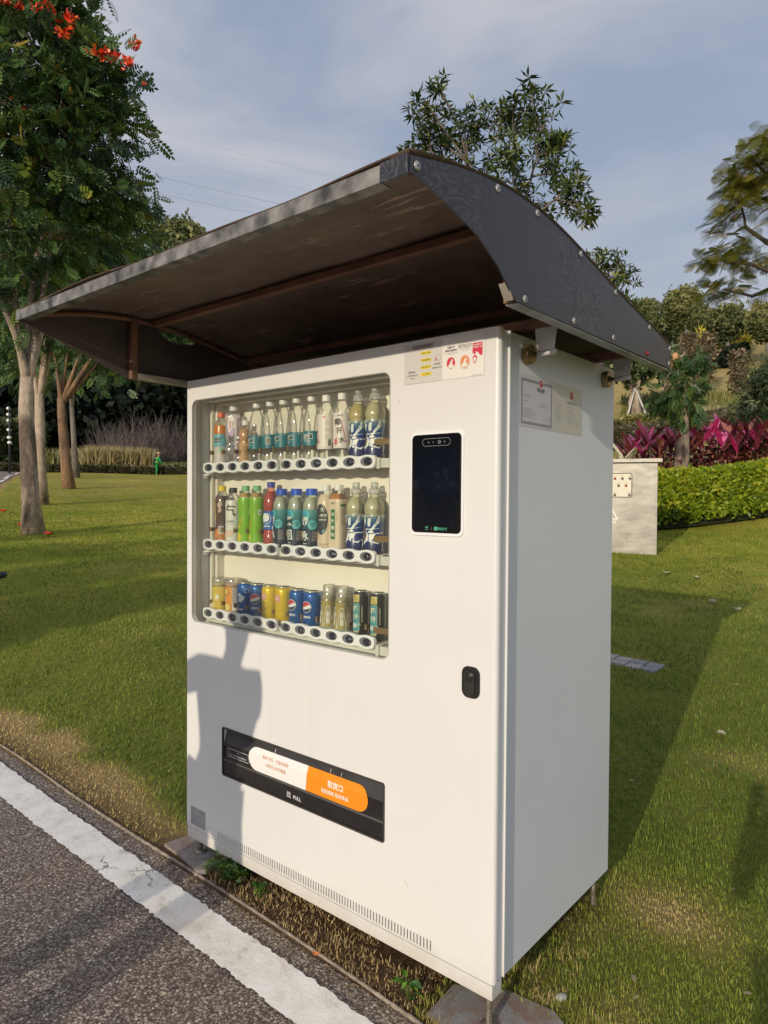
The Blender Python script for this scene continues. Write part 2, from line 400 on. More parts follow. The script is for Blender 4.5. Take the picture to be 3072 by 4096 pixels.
def straw(x, y):
    """1 where the grass is dead: the kerb side and patches round the machine"""
    t = y-kerb(x); n1, n2, n3 = vnoise(x, y, 1.3, 1), vnoise(x, y, 5, 2), vnoise(x, y, .5, 3)
    edge = 1-ss(.02, .24, t-.22*n2-.04)
    near = (1-ss(.05, .3, x-1.45+.25*n2))*ss(1.2, 1.5, x)*(1-ss(.6, 1.2, y))*.4
    p1 = np.exp(-(((x-1.62)/.2)**2+((y-.86)/.14)**2))*.75
    p2 = np.exp(-(((x-1.66)/.12)**2+((y-.2)/.25)**2))*.5
    patch = ss(.66, .95, n1*.55+n2*.3+n3*.25)*.5
    return np.clip(np.maximum.reduce([edge*(x < 1.2), near, p1, p2, patch]), 0, 1)
a = me.attributes.new('dry', 'FLOAT', 'POINT'); a.data.foreach_set('value', (np.clip(straw(V[:, 0], V[:, 1])*.85, 0, 1)).astype(np.float32))
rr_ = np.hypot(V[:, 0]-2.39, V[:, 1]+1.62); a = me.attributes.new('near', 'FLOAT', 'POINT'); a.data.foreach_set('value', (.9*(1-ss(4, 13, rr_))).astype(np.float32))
a = me.attributes.new('bare', 'FLOAT', 'POINT'); a.data.foreach_set('value', bare(V[:, 0], V[:, 1]).astype(np.float32))
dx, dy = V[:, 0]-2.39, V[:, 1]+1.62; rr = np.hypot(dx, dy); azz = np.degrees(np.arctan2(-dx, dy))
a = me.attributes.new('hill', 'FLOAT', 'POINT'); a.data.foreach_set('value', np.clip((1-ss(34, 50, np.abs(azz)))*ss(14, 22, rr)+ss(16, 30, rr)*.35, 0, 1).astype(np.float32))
lawn = tag(link('lawn', me), kind='structure')

def strip(name, t0, t1, dz, mat, x0=-120, x1=60, kind='structure', rough=None, parent=None, step=.25, rt=2, **k):
    xs = axis(x0, x1, .4, step if not rough else .009, 1.05 if not rough else 1.012); v = []; f = []
    ts = np.linspace(t0, t1, rt)
    for i, x in enumerate(xs):
        for j, t in enumerate(ts):
            e = 0
            if rough and j in (0, rt-1) and abs(x) < 12: e = rough*(random.random()-.5+.5*(vnoise(np.float64(x), 0., 21)-.5))
            v.append((x, float(kerb(x))+t+e, H(x, kerb(x))+dz))
    for i in range(len(xs)-1):
        for j in range(rt-1): f.append((i*rt+j, i*rt+j+1, (i+1)*rt+j+1, (i+1)*rt+j))
    return MB().add(v, f).build(name, mat, parent, kind=kind, **k)
strip('road', -9.2, -.006, -.004, ASPH, rt=4)
strip('edge_line', -.238, -.086, .002, PAINT, rough=.010)
# thin metal edging between asphalt and lawn
steel = M('edging_rust', (.36, .30, .24), .7, .3, var=.35, vs=30)
mb = MB(); xs = np.arange(-12, 5, .06)
for i in range(len(xs)-1):
    a_, b_ = xs[i], xs[i+1]; ya, yb = float(kerb(a_))+.006*sin(a_*3), float(kerb(b_))+.006*sin(b_*3); za, zb = H(a_, kerb(a_))+.009, H(b_, kerb(b_))+.006
    mb.add([(a_, ya, za), (a_, ya+.005, za), (b_, yb+.005, zb), (b_, yb, zb), (a_, ya, za-.03), (b_, yb, zb-.03)], [(0, 1, 2, 3), (0, 3, 5, 4)])
mb.build('kerb', steel, kind='structure')

# grass -------------------------------------------------------------
GRASS = leafmat('grass_blade', [(0, (.07, .125, .018)), (.3, (.19, .27, .034)), (.55, (.34, .375, .06)), (.75, (.52, .44, .14)), (1, (.68, .50, .24))], trans=.3, rough=.5, spec=.25)
def grass(name, n, r0, r1, azr, hgt, keep, seed, label=None, tmul=0, lean=1.0, wid=.0016):
    g = np.random.default_rng(seed)
    r = r0*np.exp(g.random(n)*math.log(r1/r0)); az = np.radians(azr[0]+g.random(n)*(azr[1]-azr[0]))
    x, y = CAM[0]-np.sin(az)*r, CAM[1]+np.cos(az)*r
    k = keep(x, y); x, y, r = x[k], y[k], r[k]; n = len(x)
    z = Hn(x, y); st = straw(x, y)
    sc = np.clip(r/3, .75, 5)**.75
    h = hgt*(.55+.9*g.random(n))*(.8+.35*sc)*(1-.35*st)*(.7+.6*vnoise(x, y, 7, 9)); w_ = wid*sc*(.7+.6*g.random(n))
    a = g.random(n)*2*pi; ln = (.15+lean*g.random(n)**1.5)+.5*st*g.random(n); b = a+g.normal(0, .5, n)
    dxn, dyn = np.cos(a), np.sin(a); wx, wy = -np.sin(b)*w_, np.cos(b)*w_
    P = np.empty((n, 5, 3)); hx = h*np.sin(ln); hz = h*np.cos(ln)
    P[:, 0] = np.stack([x-wx, y-wy, z-.004], 1); P[:, 1] = np.stack([x+wx, y+wy, z-.004], 1)
    mxx, myy, mzz = x+dxn*hx*.4, y+dyn*hx*.4, z+hz*.62
    P[:, 2] = np.stack([mxx+wx*.75, myy+wy*.75, mzz], 1); P[:, 3] = np.stack([mxx-wx*.75, myy-wy*.75, mzz], 1)
    P[:, 4] = np.stack([x+dxn*hx*1.1, y+dyn*hx*1.1, z+hz], 1)
    base = np.arange(n)*5
    Fq = np.stack([base, base+1, base+2, base+3], 1); Ft = np.stack([base+3, base+2, base+4, base+4], 1)
    tone = np.clip(-.10+.3*vnoise(x, y, .6, 4)+.3*vnoise(x, y, 3.1, 5)+g.normal(0, .12, n)+st*.72+tmul+.15*ss(8, 20, r), 0, 1)
    # two meshes' worth of faces: quads and triangles as one triangle list
    T3 = np.concatenate([Fq[:, [0, 1, 2]], Fq[:, [0, 2, 3]], Ft[:, :3]]); tt = np.concatenate([tone]*3)
    me = fast_mesh(name, P.reshape(-1, 3), T3, tt, GRASS)
    return tag(link(name, me), kind='stuff', label=label)
def free(x, y):
    u = (x > -.05) & (x < 1.27) & (y > -.09) & (y < .8)
    s1 = (x > 1.22) & (x < 1.56) & (y < .17)
    s2 = (x > -.16) & (x < .2) & (y < .12)
    pv = (((x-.35)/.36)**2+((y-3.68)/.16)**2 < 1)
    return (y > kerb(x)+.012) & ~u & ~s1 & ~s2 & ~pv
grass('grass', 430000, 1.35, 34, (-12, 76), .0185, free, 3)
# dead grass and straw in the strip between edging and machine
def under(x, y): return (y > kerb(x)+.008) & (y < .5) & (x > .12) & (x < 1.5) & ~((x > 1.24) & (y > -.04) & (y < .2)) & ((y < .06) | (vnoise(x, y, 9, 6) > .55)) & (vnoise(x, y, 6, 12) > .25)
grass('dead_grass', 60000, 1.5, 3.4, (10, 68), .026, under, 11, tmul=.42, lean=1.35, wid=.0016)

# litter: clippings and dead leaves on the lawn, grit along the edging
def litter(name, n, place, size, cols, flat, label, seed):
    g = np.random.default_rng(seed); P = place(g, n); z = Hn(P[:, 0], P[:, 1]); pos = np.stack([P[:, 0], P[:, 1], z+flat], 1)
    d_ = np.stack([g.normal(size=len(P)), g.normal(size=len(P)), g.normal(0, .18, len(P))], 1)
    pv = [(-.5, -.16, 0), (0, -.26, .05), (.5, -.05, .02), (.5, .05, .02), (0, .26, .07), (-.5, .16, 0)]; pf = [(0, 1, 4, 5), (1, 2, 3, 4)]
    scatter(name, pv, pf, pos, frames(d_, g.normal(0, .3, len(P))), size*(.5+g.random(len(P))), g.random(len(P)), cols, None, kind='stuff', label=label)
DEB = leafmat('leaf_litter', [(0, (.10, .07, .035)), (.5, (.26, .19, .10)), (1, (.38, .33, .20))], trans=.1)
def lawnpts(g, n):
    r = 1.6*np.exp(g.random(n)*math.log(14/1.6)); az = np.radians(-8+g.random(n)*82); x, y = CAM[0]-np.sin(az)*r, CAM[1]+np.cos(az)*r; k = free(x, y); return np.stack([x, y], 1)[k]
litter('leaf_litter', 420, lawnpts, .022, DEB, .018, 'small dead leaves and clippings scattered on the lawn', 5)
def edgepts(g, n): x = g.random(n)*4.2-2.4; return np.stack([x, kerb(x)-.006-np.abs(g.normal(0, .022, n))], 1)
litter('grit', 900, edgepts, .009, DEB, .001, 'grit and straw bits gathered along the lawn edging', 6)
def roadpts(g, n): return np.stack([g.random(n)*3.2-1.6, -.25-g.random(n)*1.3], 1)
litter('grit', 260, roadpts, .008, DEB, .001, 'straw bits and grit on the asphalt', 7)
# ------------------------------------------------------------ vending machine
def whitemat():
    m, nt, p = newmat('cabinet_white'); L = nt.links.new
    base = ramp(nt, noise(nt, 2.2, 3, .5), [(.3, (.705, .70, .675)), (.7, (.735, .73, .715))])
    pos = N(nt, 'ShaderNodeNewGeometry').outputs['Position']; sp = N(nt, 'ShaderNodeSeparateXYZ'); L(pos, sp.inputs[0])
    mp = N(nt, 'ShaderNodeMapping'); mp.inputs['Scale'].default_value = (26, 26, 1.1); L(pos, mp.inputs[0])
    runs = ramp(nt, noise(nt, 1, 3, .6, 0, mp.outputs[0]), [(.56, (0, 0, 0)), (.78, (.13, .13, .13))])
    low = ramp(nt, math_(nt, 'ADD', sp.outputs[2], math_(nt, 'MULTIPLY', noise(nt, 9, 5, .7), .16)), [(.06, (.6, .6, .6)), (.17, (.10, .10, .10)), (.5, (0, 0, 0))])
    spk = ramp(nt, noise(nt, 75, 2, .5), [(.74, (0, 0, 0)), (.78, (.45, .45, .45))])
    f = math_(nt, 'MAXIMUM', math_(nt, 'MAXIMUM', runs, low), spk)
    L(mixc(nt, f, base, (.46, .40, .31)), p.inputs['Base Color']); L(ramp(nt, noise(nt, 6, 4, .6), [(.3, (.28,)*3), (.7, (.44,)*3)]), p.inputs['Roughness']); p.inputs['Coat Weight'].default_value = .25
    L(bump(nt, noise(nt, 2.0, 2, .5), .25, .004), p.inputs['Normal']); return m
WHITE = whitemat()
SIDEW = M('cabinet_side_white', (.72, .735, .75), .40, var=.03, vs=2)
INNER = M('inner_cream', (.78, .74, .65), .5, var=.03)
DARK = M('dark_gap', (.03, .03, .03), .6)
STRIPW = M('strip_white', (.85, .85, .86), .25, var=.01, coat=.4)
BRONZE = M('bronze_spring', (.35, .22, .10), .4, .6)
machine = empty('vending_machine', (0, 0, 0), label='white drinks vending machine with a lit display window and black touch screen', cat='vending machine')
YB = .152                                      # back of the display
# cabinet
mb = MB()
mb.box(.012, W-.012, .060, D, .03, HT, 0)
cab = mb.build('cabinet', SIDEW, machine, bevel=.004)
# hollow the display: the cabinet starts behind it, so the door holds its own box
cab.data.materials.append(SIDEW)
WX0, WX1, WZ0, WZ1 = .033, 1.053, .8755, 1.751
HX0, HX1, HZ0, HZ1 = .237, 1.037, .314, .489
slots = [rrect(x-.0022, x+.0022, .049, .081, .0021, 2) for x in np.linspace(.207, 1.219, 84)]
v, f = plate2d([(.0, .043), (W-.012, .043), (W-.012, HT), (.0, HT)],
               [rrect(WX0, WX1, WZ0, WZ1, .028, 6), rrect(HX0, HX1, HZ0, HZ1, .006, 2)]+slots, .018)
mb = MB(); mb.add([(p[0], p[2], p[1]) for p in v], f)
# rounded right edge and door returns
n = 6; zs = (.043, HT); vv = []; ff = []
for k in range(n+1):
    a = pi/2*k/n
    for z in zs: vv.append((W-.012+.012*sin(a), .012-.012*cos(a), z))
for k in range(n): ff.append((2*k, 2*k+2, 2*k+3, 2*k+1))
mb.add(vv, ff, 0, True)
mb.add([(W, .012, .043), (W, .018, .043), (W, .018, HT), (W, .012, HT)], [(0, 1, 2, 3)])
mb.add([(W-.012, .018, .043), (W, .018, .043), (W, .018, HT), (W-.012, .018, HT)], [(0, 1, 2, 3)])
cap = [(W-.012, 0), (W-.012, .018), (W, .018)]+[(W-.012+.012*sin(pi/2*k/n), .012-.012*cos(pi/2*k/n)) for k in range(n, -1, -1)]
for z in zs: mb.add([(p[0], p[1], z) for p in cap], [tuple(range(len(cap)))])
door = mb.build('door', WHITE, machine)
for pl in door.data.polygons:
    pass
# door frame behind: groove and second lip
mb = MB(); mb.box(.010, W-.010, .0185, .054, .043, HT-.003); mb.box(.004, W, .0545, .0595, .04, HT-.001)
# that frame must leave the display window and hatch open: build it as a ring instead
mb = MB()
for (x0, x1, z0, z1) in ((.003, .0105, .043, HT-.003), (W-.016, W-.006, .043, HT-.003)): mb.box(x0, x1, .0185, .0545, z0, z1)
mb.box(.0105, W-.016, .0185, .0545, HT-.012, HT-.003); mb.box(.0105, W-.016, .0185, .0545, .043, .052)
mb.build('door_frame', M('frame_white', (.74, .75, .75), .4, var=.02), machine)
for x0, x1 in ((W-.02, W), (.0, .02)): MB().box(x0, x1, .055, .0595, .04, HT-.001).build('frame_lip', WHITE, machine)
mb = MB(); mb.box(1.075, W-.02, .0225, .0535, .06, HT-.013); mb.box(.0125, 1.075, .0225, .0535, .06, .30); mb.box(.0125, 1.075, .0225, .0535, .50, .862)
mb.box(1.0405, 1.0735, .0225, .0535, .305, .495); mb.box(.0125, .2335, .0225, .0535, .305, .495)
mb.build('inner_wall', DARK, machine)
# base panel
mb = MB(); mb.box(.004, W-.004, -.0005, .05, .0, .0405)
mb.build('base_panel', WHITE, machine, bevel=.002)
# display box: hollow, open to the front
wl, wr, wb, wt = .0125, 1.074, .864, 1.764
mb = MB()
def inq(v): mb.add(v, [(0, 1, 2, 3)])
y0 = .019
inq([(wl, y0, wb), (wl, .0605, wb), (wl, .0605, wt), (wl, y0, wt)]); inq([(wr, y0, wb), (wr, .0605, wb), (wr, .0605, wt), (wr, y0, wt)])
inq([(wl, y0, wt), (wr, y0, wt), (wr, .0605, wt), (wl, .0605, wt)]); inq([(wl, y0, wb), (wr, y0, wb), (wr, .0605, wb), (wl, .0605, wb)])
mb.build('display_lining', INNER, machine)
# carve the display niche out of the cabinet (replace the plain box by panels)
me = cab.data; bpy.data.meshes.remove(me)
mb = MB(); X0, X1 = .012, W-.012
mb.box(X0, X1, YB+.003, D, .03, HT)                       # body behind the niche
mb.box(X0, X1, .060, YB+.002, .03, wb)                    # below
mb.box(wr, X1, .060, YB+.002, wb+.0005, HT)               # right of it
mb.box(X0, wr-.0005, .060, YB+.002, wt, HT)               # above
mb.box(X0-.0005, wl-.0005, .0605, YB+.0015, wb+.001, wt-.001)
me = mb.mesh('cabinet', SIDEW); cab = link('cabinet', me, machine)
side = MB(); side.add([(W-.0115, .0602, .03), (W-.0115, D, .03), (W-.0115, D, HT+.0005), (W-.0115, .0602, HT+.0005)], [(0, 1, 2, 3)])
side.build('side_panel', SIDEW, machine)
mb = MB()
mb.box(wl, wr, YB-.004, YB, wb, wt)
mb.build('display_back', M('display_back_cream', (.88, .83, .72), .45, var=.03, vs=5), machine)
mb = MB(); mb.box(wl+.0005, wl+.02, .095, .108, wb, wt); mb.box(wl+.0005, wl+.032, .112, .147, wb, wt); mb.box(wl+.021, wr, .108, .1475, 1.742, 1.7635)
mb.box(wl+.002, wr-.002, .02, .075, 1.7545, 1.7635); mb.box(wl+.06, wr-.04, .03, .058, 1.7445, 1.754)
mb.build('display_frame', INNER, machine, bevel=.0015)
# glass
v, f = plate2d(rrect(WX0+.0012, WX1-.0012, WZ0+.0012, WZ1-.0012, .027, 6), (), .003)
MB().add([(p[0], p[2]+.006, p[1]) for p in v], f).build('glass_pane', clearmat('window_glass', (.96, .97, .945), (.86, .90, .84), 0.012, .0, .14), machine)
v, f = plate2d(rrect(WX0-.0018, WX1+.0018, WZ0-.0018, WZ1+.0018, .03, 6), [rrect(WX0+.0012, WX1-.0012, WZ0+.0012, WZ1-.0012, .027, 6)], .0012)
MB().add([(p[0], p[2]-.0008, p[1]) for p in v], f).build('window_gasket', M('gasket_grey', (.42, .41, .36), .6), machine)
# feet
FOOT = M('foot_steel', (.30, .26, .21), .5, .7, var=.2, vs=60)
for (x, y) in ((.05, .03), (W-.032, .03), (.05, D-.05), (W-.04, D-.06)):
    gz = (-.058 if x < 1 else -.100) if y < .5 else H(x, y)-.022
    mb = MB(); mb.tube([(x, y, gz+.008), (x, y, .035)], .0085, 12)
    for k in range(9): mb.lathe([(.0087, -.0012), (.0099, 0), (.0087, .0012)], 12, 0, (x, y, gz+.014+k*.0048))
    mb.lathe([(.0, 0), (.026, 0), (.027, .003), (.020, .007), (.0105, .011), (.0, .011)], 18, 0, (x, y, gz))
    mb.build('foot', FOOT, machine)

# shelves with price buttons
GREYRING = M('button_grey', (.17, .165, .19), .35, var=.02); LENS = M('button_lens', (.012, .014, .03), .12, var=0, coat=.5); DIGIT = M('button_digit', (.45, .5, .62), .5, var=0)
bx = [.079+.0765*i for i in range(12)]
shelf_z = (1.486, 1.181, .906)                 # button centres
base_z = (1.496, 1.187, .901)                  # where the drinks stand
def strip_outline(x0, x1, cz, lc, rc):
    p = []; n = 90
    for k in range(n+1):
        x = x0+.012+(x1-x0-.024)*k/n; ph = cos((x-bx[0])/.0765*2*pi); p.append((x, cz+.0195+.0022*ph))
    top = p; bot = [(x, 2*cz-z-.002) for x, z in top]
    def capc(cx, sgn):
        if not (lc if sgn < 0 else rc): return []
        return [(cx+sgn*.012*sin(a), cz+.0195*cos(a)) for a in np.linspace(.25, pi-.25, 7)]
    out = top+capc(x1-.012, 1)+bot[::-1]+capc(x0+.012, -1)[::-1]
    return out
def digits_for(r, i): return {(0, 4): '0.', (0, 8): '3.0', (0, 10): '5', (0, 7): '3', (1, 7): '5.5', (1, 9): '4.0', (1, 11): '5', (1, 4): '.0', (2, 2): '3', (2, 7): '3.', (2, 10): '.0'}.get((r, i))
for r in range(3):
    cz, bz = shelf_z[r], base_z[r]
    sh = MB(); sh.box(.05, .975, .064, YB-.005, bz-.004, bz); sh.box(.045, .965, .0595, .0635, bz-.032, bz-.001)
    shelf = sh.build('shelf', M('shelf_grey', (.62, .61, .54), .5), machine)
    mb = MB()
    for x0, x1, lc, rc in ((.042, .5, 1, 0), (.5012, .957, 0, 1)):
        pts = strip_outline(x0, x1, cz, lc, rc)
        if not rc: pts = [(min(x, x1), z) for x, z in pts]
        v, f = plate2d(pts, (), .016, .0035); mb.add([(p[0], p[2]+.043, p[1]) for p in v], f, 0, False)
    mb.build('price_strip', STRIPW, shelf)
    for i, x in enumerate(bx):
        b = MB(); b.add(*[[(p[0], .0424, p[1]) for p in ell(x, cz, .0262, .0152, 24)], [tuple(range(24))]], 0)
        b.add([(p[0], .0420, p[1]) for p in ell(x+.006, cz, .0172, .0122, 22)], [tuple(range(22))], 1)
        b.add([(p[0], .0418, p[1]) for p in ell(x+.0195, cz, .0016, .0024, 8)], [tuple(range(8))], 2)
        s_ = digits_for(r, i)
        if s_: v, f = text2d(s_, .0085); on_front(b, v, f, x+.008, cz+.001, .0417, 2)
        b.build('price_button', [GREYRING, LENS, DIGIT], shelf)
    br = MB(); br.box(.976, wr-.001, .05, .054, bz-.031, bz-.002); br.box(.965, .975, .05, .12, bz-.030, bz-.001)
    br.box(.976, wr-.001, .054, .10, bz-.006, bz-.0035); br.box(.962, .974, .045, .0495, bz-.034, bz+.001)
    br.build('shelf_bracket', M('bracket_grey', (.60, .60, .55), .4, var=.02), shelf)
    hk = MB(); hk.box(.02, .06, .06, .10, bz-.040, bz-.034); hk.box(.02, .03, .06, .075, bz-.052, bz-.04)
    hk.build('shelf_hook', STRIPW, shelf)
    hz = bz+(.052 if r < 2 else .045)
    for i in range(13):
        x = bx[0]-.026+.0765*i if i < 12 else .99
        c = MB()
        if i == 12: c.box(.938, wr-.003, .060, .063, hz-.010, hz+.009)
        else:
            c.box(x-.0045, x+.0045, .072, .074, hz-.009, hz+.009); c.box(x-.0012, x+.0012, .0745, .145, hz-.007, hz+.007)
        c.build('spring_clip', BRONZE, shelf, bevel=.0006)

# delivery hatch
SMOKE = M('hatch_smoked', (.022, .020, .020), .16, var=.2, vs=20, coat=.4)
mb = MB(); mb.box(HX0-.004, HX1+.004, .05, .054, HZ0-.004, HZ1+.004); mb.build('hatch_recess', DARK, machine)
mb = MB()
y_t, y_m, y_f = .026, .004, .001
pr = [(HX0+.0, .026, HZ1-.002), (HX1-.001, .026, HZ1-.002)]
def band(z0, y0, z1, y1, m=0): mb.add([(HX0+.001, y0, z0), (HX1-.001, y0, z0), (HX1-.001, y1, z1), (HX0+.001, y1, z1)], [(0, 1, 2, 3)], m)
band(HZ1-.001, .020, .432, .005, 1); band(.432, .005, .372, .003, 0); band(.372, .003, .3665, .0005, 2); band(.3665, .0005, .316, .0015, 0); band(.316, .0015, .3145, .012, 0)
mb.build('hatch_flap', [SMOKE, M('hatch_upper', (.055, .055, .06), .12, var=.25, vs=9, coat=.5), M('hatch_line', (.09, .085, .08), .3)], machine)
flap = [o for o in machine.children if o.name.startswith('hatch_flap')][0]
def tape(outline, y, mat_, name, par, y2=None):
    v, f = plate2d(outline, (), .0003); mb = MB()
    mb.add([(p[0], y+p[2], p[1]) for p in v], f); return mb.build(name, mat_, par)
lab = MB()
zc0, zc1, rL = .3745, .4585, .040
def ly(z): return .0022 if z <= .432 else .0022+(z-.432)*(.015/.056)
def bent(pts, m, dy=0):
    v, f = plate2d(pts, (), 0)
    # split at the fold by clamping depth
    lab.add([(p[0], ly(p[1])-.0006-dy, p[1]) for p in v], f, m)
def arc(cx, sgn, n=10, z0=zc0, z1=zc1): 
    cz = (z0+z1)/2; r = (z1-z0)/2
    return [(cx+sgn*r*cos(a), cz+r*sin(a)) for a in np.linspace(-pi/2, pi/2, n)]
def clipz(pts, zlo, zhi):
    out = []
    for i in range(len(pts)):
        a, b = pts[i], pts[(i+1) % len(pts)]
        ina, inb = zlo <= a[1] <= zhi, zlo <= b[1] <= zhi
        if ina: out.append(a)
        for zz in (zlo, zhi):
            if (a[1]-zz)*(b[1]-zz) < 0: t = (zz-a[1])/(b[1]-a[1]); out.append((a[0]+t*(b[0]-a[0]), zz))
    return out
left_shape = [(.69, zc0)]+[(.697, zc1)]+arc(.429, -1)[::-1]
right_shape = [(.6905, zc0)]+arc(.930, 1)+[(.6975, zc1)]
for sh_, m in ((left_shape, 0), (right_shape, 1)):
    for lo, hi in ((0, .432), (.432, 1)):
        q = clipz(sh_, lo, hi)
        # order around the centroid (convex)
        cx = sum(p[0] for p in q)/len(q); cz = sum(p[1] for p in q)/len(q); q = sorted(set(q), key=lambda p: math.atan2(p[1]-cz, p[0]-cx))
        lab.add([(p[0], ly(p[1])-.0006, p[1]) for p in q], [tuple(range(len(q)))], m)
def ltext(s, x, z, h, m, bold=0, w_=None, dy=.0005):
    v, f = text2d(s, h, bold, w_); lab.add([(x+p[0], ly(z+p[1])-.0006-dy, z+p[1]) for p in v], f, m)
ltext('购买“可乐、气泡水饮料”', .536, .434, .0125, 2, .01, .235); ltext('切勿马上拧开瓶盖', .537, .4085, .0125, 2, .01, .165)
ltext('取货口', .829, .426, .0235, 3, .02, .10); ltext('抬起挡板 取走商品', .826, .398, .0145, 3, .015, .165)
lab.build('hatch_sticker', [M('label_white', (.80, .79, .76), .35, var=.01), M('label_orange', (.80, .27, .015), .35, var=.02), M('print_orange', (.62, .20, .05), .5, var=0), M('print_white', (.85, .84, .8), .5, var=0)], flap)
lab = MB(); v, f = plate2d(rrect(.568, .700, .318, .356, .001), (), 0); lab.add([(p[0], .0001, p[1]) for p in v], f, 0)
lab2 = MB()
v, f = text2d('拉', .0215, .02); on_front(lab2, v, f, .608, .3385, -.0006); v, f = text2d('PULL', .0135, .03); on_front(lab2, v, f, .650, .3355, -.0006)
for (x0, x1, z0, z1) in ((.264, .384, .4175, .419), (.264, .384, .3875, .389), (.264, .2652, .389, .4175), (.3828, .384, .389, .4175)): lab2.add([(x0, .0022, z0), (x1, .0022, z0), (x1, .0022, z1), (x0, .0022, z1)], [(0, 1, 2, 3)])
v, f = text2d('注 意', .0065); on_front(lab2, v, f, .323, .4105, .0022); v, f = text2d('每次一瓶取货后请立即取走', .0075); on_front(lab2, v, f, .323, .3975, .0022)
for (a, b) in ((.52, .523), (.795, .797), (.845, .847)): lab2.add([(a, .012, .459), (b, .012, .459), (b, .018, .480), (a, .018, .480)], [(0, 1, 2, 3)])
lab2.build('hatch_lettering', M('print_grey', (.6, .6, .6), .5, var=0), flap, kind='stuff')

v, f = plate2d(rrect(HX0-.0055, HX1+.0055, HZ0-.0055, HZ1+.0055, .009, 3), [rrect(HX0+.0005, HX1-.0005, HZ0+.0005, HZ1-.0005, .005, 2)], .007)
MB().add([(p[0], p[2]-.0025, p[1]) for p in v], f).build('hatch_rim', M('rim_dark', (.05, .042, .038), .35, var=.2), machine)
# payment terminal
GLOSSB = M('screen_black', (.006, .006, .009), .06, var=0, coat=.6)
def front_plate(pts, y, th, mat_, name, par, bev=0, holes=()):
    v, f = plate2d(pts, holes, th, bev); return MB().add([(p[0], p[2]+y, p[1]) for p in v], f).build(name, mat_, par)
term = front_plate(rrect(1.137, 1.322, 1.261, 1.560, .017, 6), -.0055, .006, STRIPW, 'touch_screen', machine, .002)
front_plate(rrect(1.1445, 1.3165, 1.270, 1.5525, .014, 6), -.0085, .0035, GLOSSB, 'screen_glass', term, .0012)
front_plate(rrect(1.163, 1.300, 1.290, 1.508, .001, 1), -.0089, .0002, M('screen_panel', (.004, .006, .012), .1, var=0, coat=.5), 'screen_panel', term)
mb = MB(); o_, i_ = rrect(1.183, 1.281, 1.5185, 1.5405, .011, 8), rrect(1.1838, 1.2802, 1.5193, 1.5397, .0102, 8)
v, f = plate2d(o_, [i_], 0); on_front(mb, v, f, 0, 0, -.0091, 0)
for x, r_ in ((1.2055, .003), (1.221, .0022), (1.243, .0052), (1.261, .003)): on_front(mb, *poly(ell(x, 1.5295, r_, r_, 14)), 0, 0, -.0092, 1 if r_ > .004 else 2)
on_front(mb, *poly(ell(1.243, 1.5295, .0026, .0026, 12)), 0, 0, -.0094, 3)
mb.build('camera_window', [M('pill_line', (.35, .35, .36), .4, var=0), M('lens_ring', (.22, .22, .23), .3, var=0), M('lens_small', (.12, .12, .13), .2, var=0), GLOSSB], term)
mb = MB()
v, f = plate2d(ell(1.232, 1.2825, .0062, .0058, 16), (), 0); on_front(mb, v, f, 0, 0, -.0092, 0)
on_front(mb, *poly([(1.2285, 1.283), (1.2313, 1.2798), (1.2365, 1.2858), (1.2312, 1.2818)]), 0, 0, -.0094, 1)
v, f = text2d('微信支付', .0082, .01); on_front(mb, v, f, 1.2545, 1.2825, -.0092, 0)
v, f = text2d('∞', .005, .02); on_front(mb, v, f, 1.2005, 1.2855, -.0092, 0)
v, f = text2d('lyland', .0045, .01); on_front(mb, v, f, 1.2005, 1.279, -.0092, 0)
on_front(mb, *poly([(1.2168, 1.277), (1.2174, 1.277), (1.2174, 1.2875), (1.2168, 1.2875)]), 0, 0, -.0092, 2)
mb.build('screen_logos', [M('logo_green', (.09, .42, .27), .4, var=0), GLOSSB, M('logo_grey', (.3, .32, .3), .4, var=0)], term)

# lock
LKB = M('lock_black', (.018, .017, .016), .28, var=.2, vs=60, coat=.3)
lock = front_plate(rrect(1.3215, 1.380, .8165, .9045, .021, 6), -.004, .0045, LKB, 'lock', machine, .0015)
front_plate(rrect(1.3315, 1.3655, .822, .893, .0165, 8), -.0085, .0045, M('lock_handle', (.03, .028, .026), .3, var=.1, coat=.3), 'handle', lock, .0018)
mb = MB()
for (r0, y0, y1) in ((.0155, -.0085, -.0105), (.0125, -.0105, -.0125), (.006, -.0125, -.0145)):
    pr = [(r0, 0), (r0, .6*(y0-y1)), (r0-.0012, (y0-y1)), (0, (y0-y1))]
    v, f = lathe_geo(pr, 22); mb.add([(1.3485+p[0], y0-p[2], .877+p[1]) for p in v], f, 0, True)
mb.build('key_cylinder', M('lock_core', (.05, .045, .04), .2, .5, var=.1), lock)

# refund and advice stickers on the front
FY = -.0006
def rect(x0, x1, z0, z1): return [(x0, z0), (x1, z0), (x1, z1), (x0, z1)], [(0, 1, 2, 3)]
mb = MB()
def put(g, m, lift=1): on_front(mb, g[0], g[1], 0, 0, FY-.0003*lift, m)
def txt(s, x, z, h, m, b=0, w_=None, lift=3): v, f = text2d(s, h, b, w_); on_front(mb, v, f, x, z, FY-.0003*lift, m)
put(rect(1.1075, 1.2450, 1.7045, 1.8215), 0); put(rect(1.2451, 1.3850, 1.7045, 1.8215), 1)
txt('出货失败退款指引', 1.176, 1.8105, .0108, 2, .01, .075); put(rect(1.138, 1.213, 1.8025, 1.8038), 3, 2)
for k, s_ in enumerate(('扫描二维码', '添加客服微信', '提供交易订单', '人工退款')):
    z = 1.7895-.0203*k; put(poly(rrect(1.1685, 1.2065, z-.0052, z+.0052, .002, 3)), 4, 2); txt(s_, 1.1875, z, .0062, 2, .0, .034)
    if k < 3: put(([(1.185, z-.0078), (1.190, z-.0078), (1.1875, z-.0112)], [(0, 1, 2)]), 4, 2)
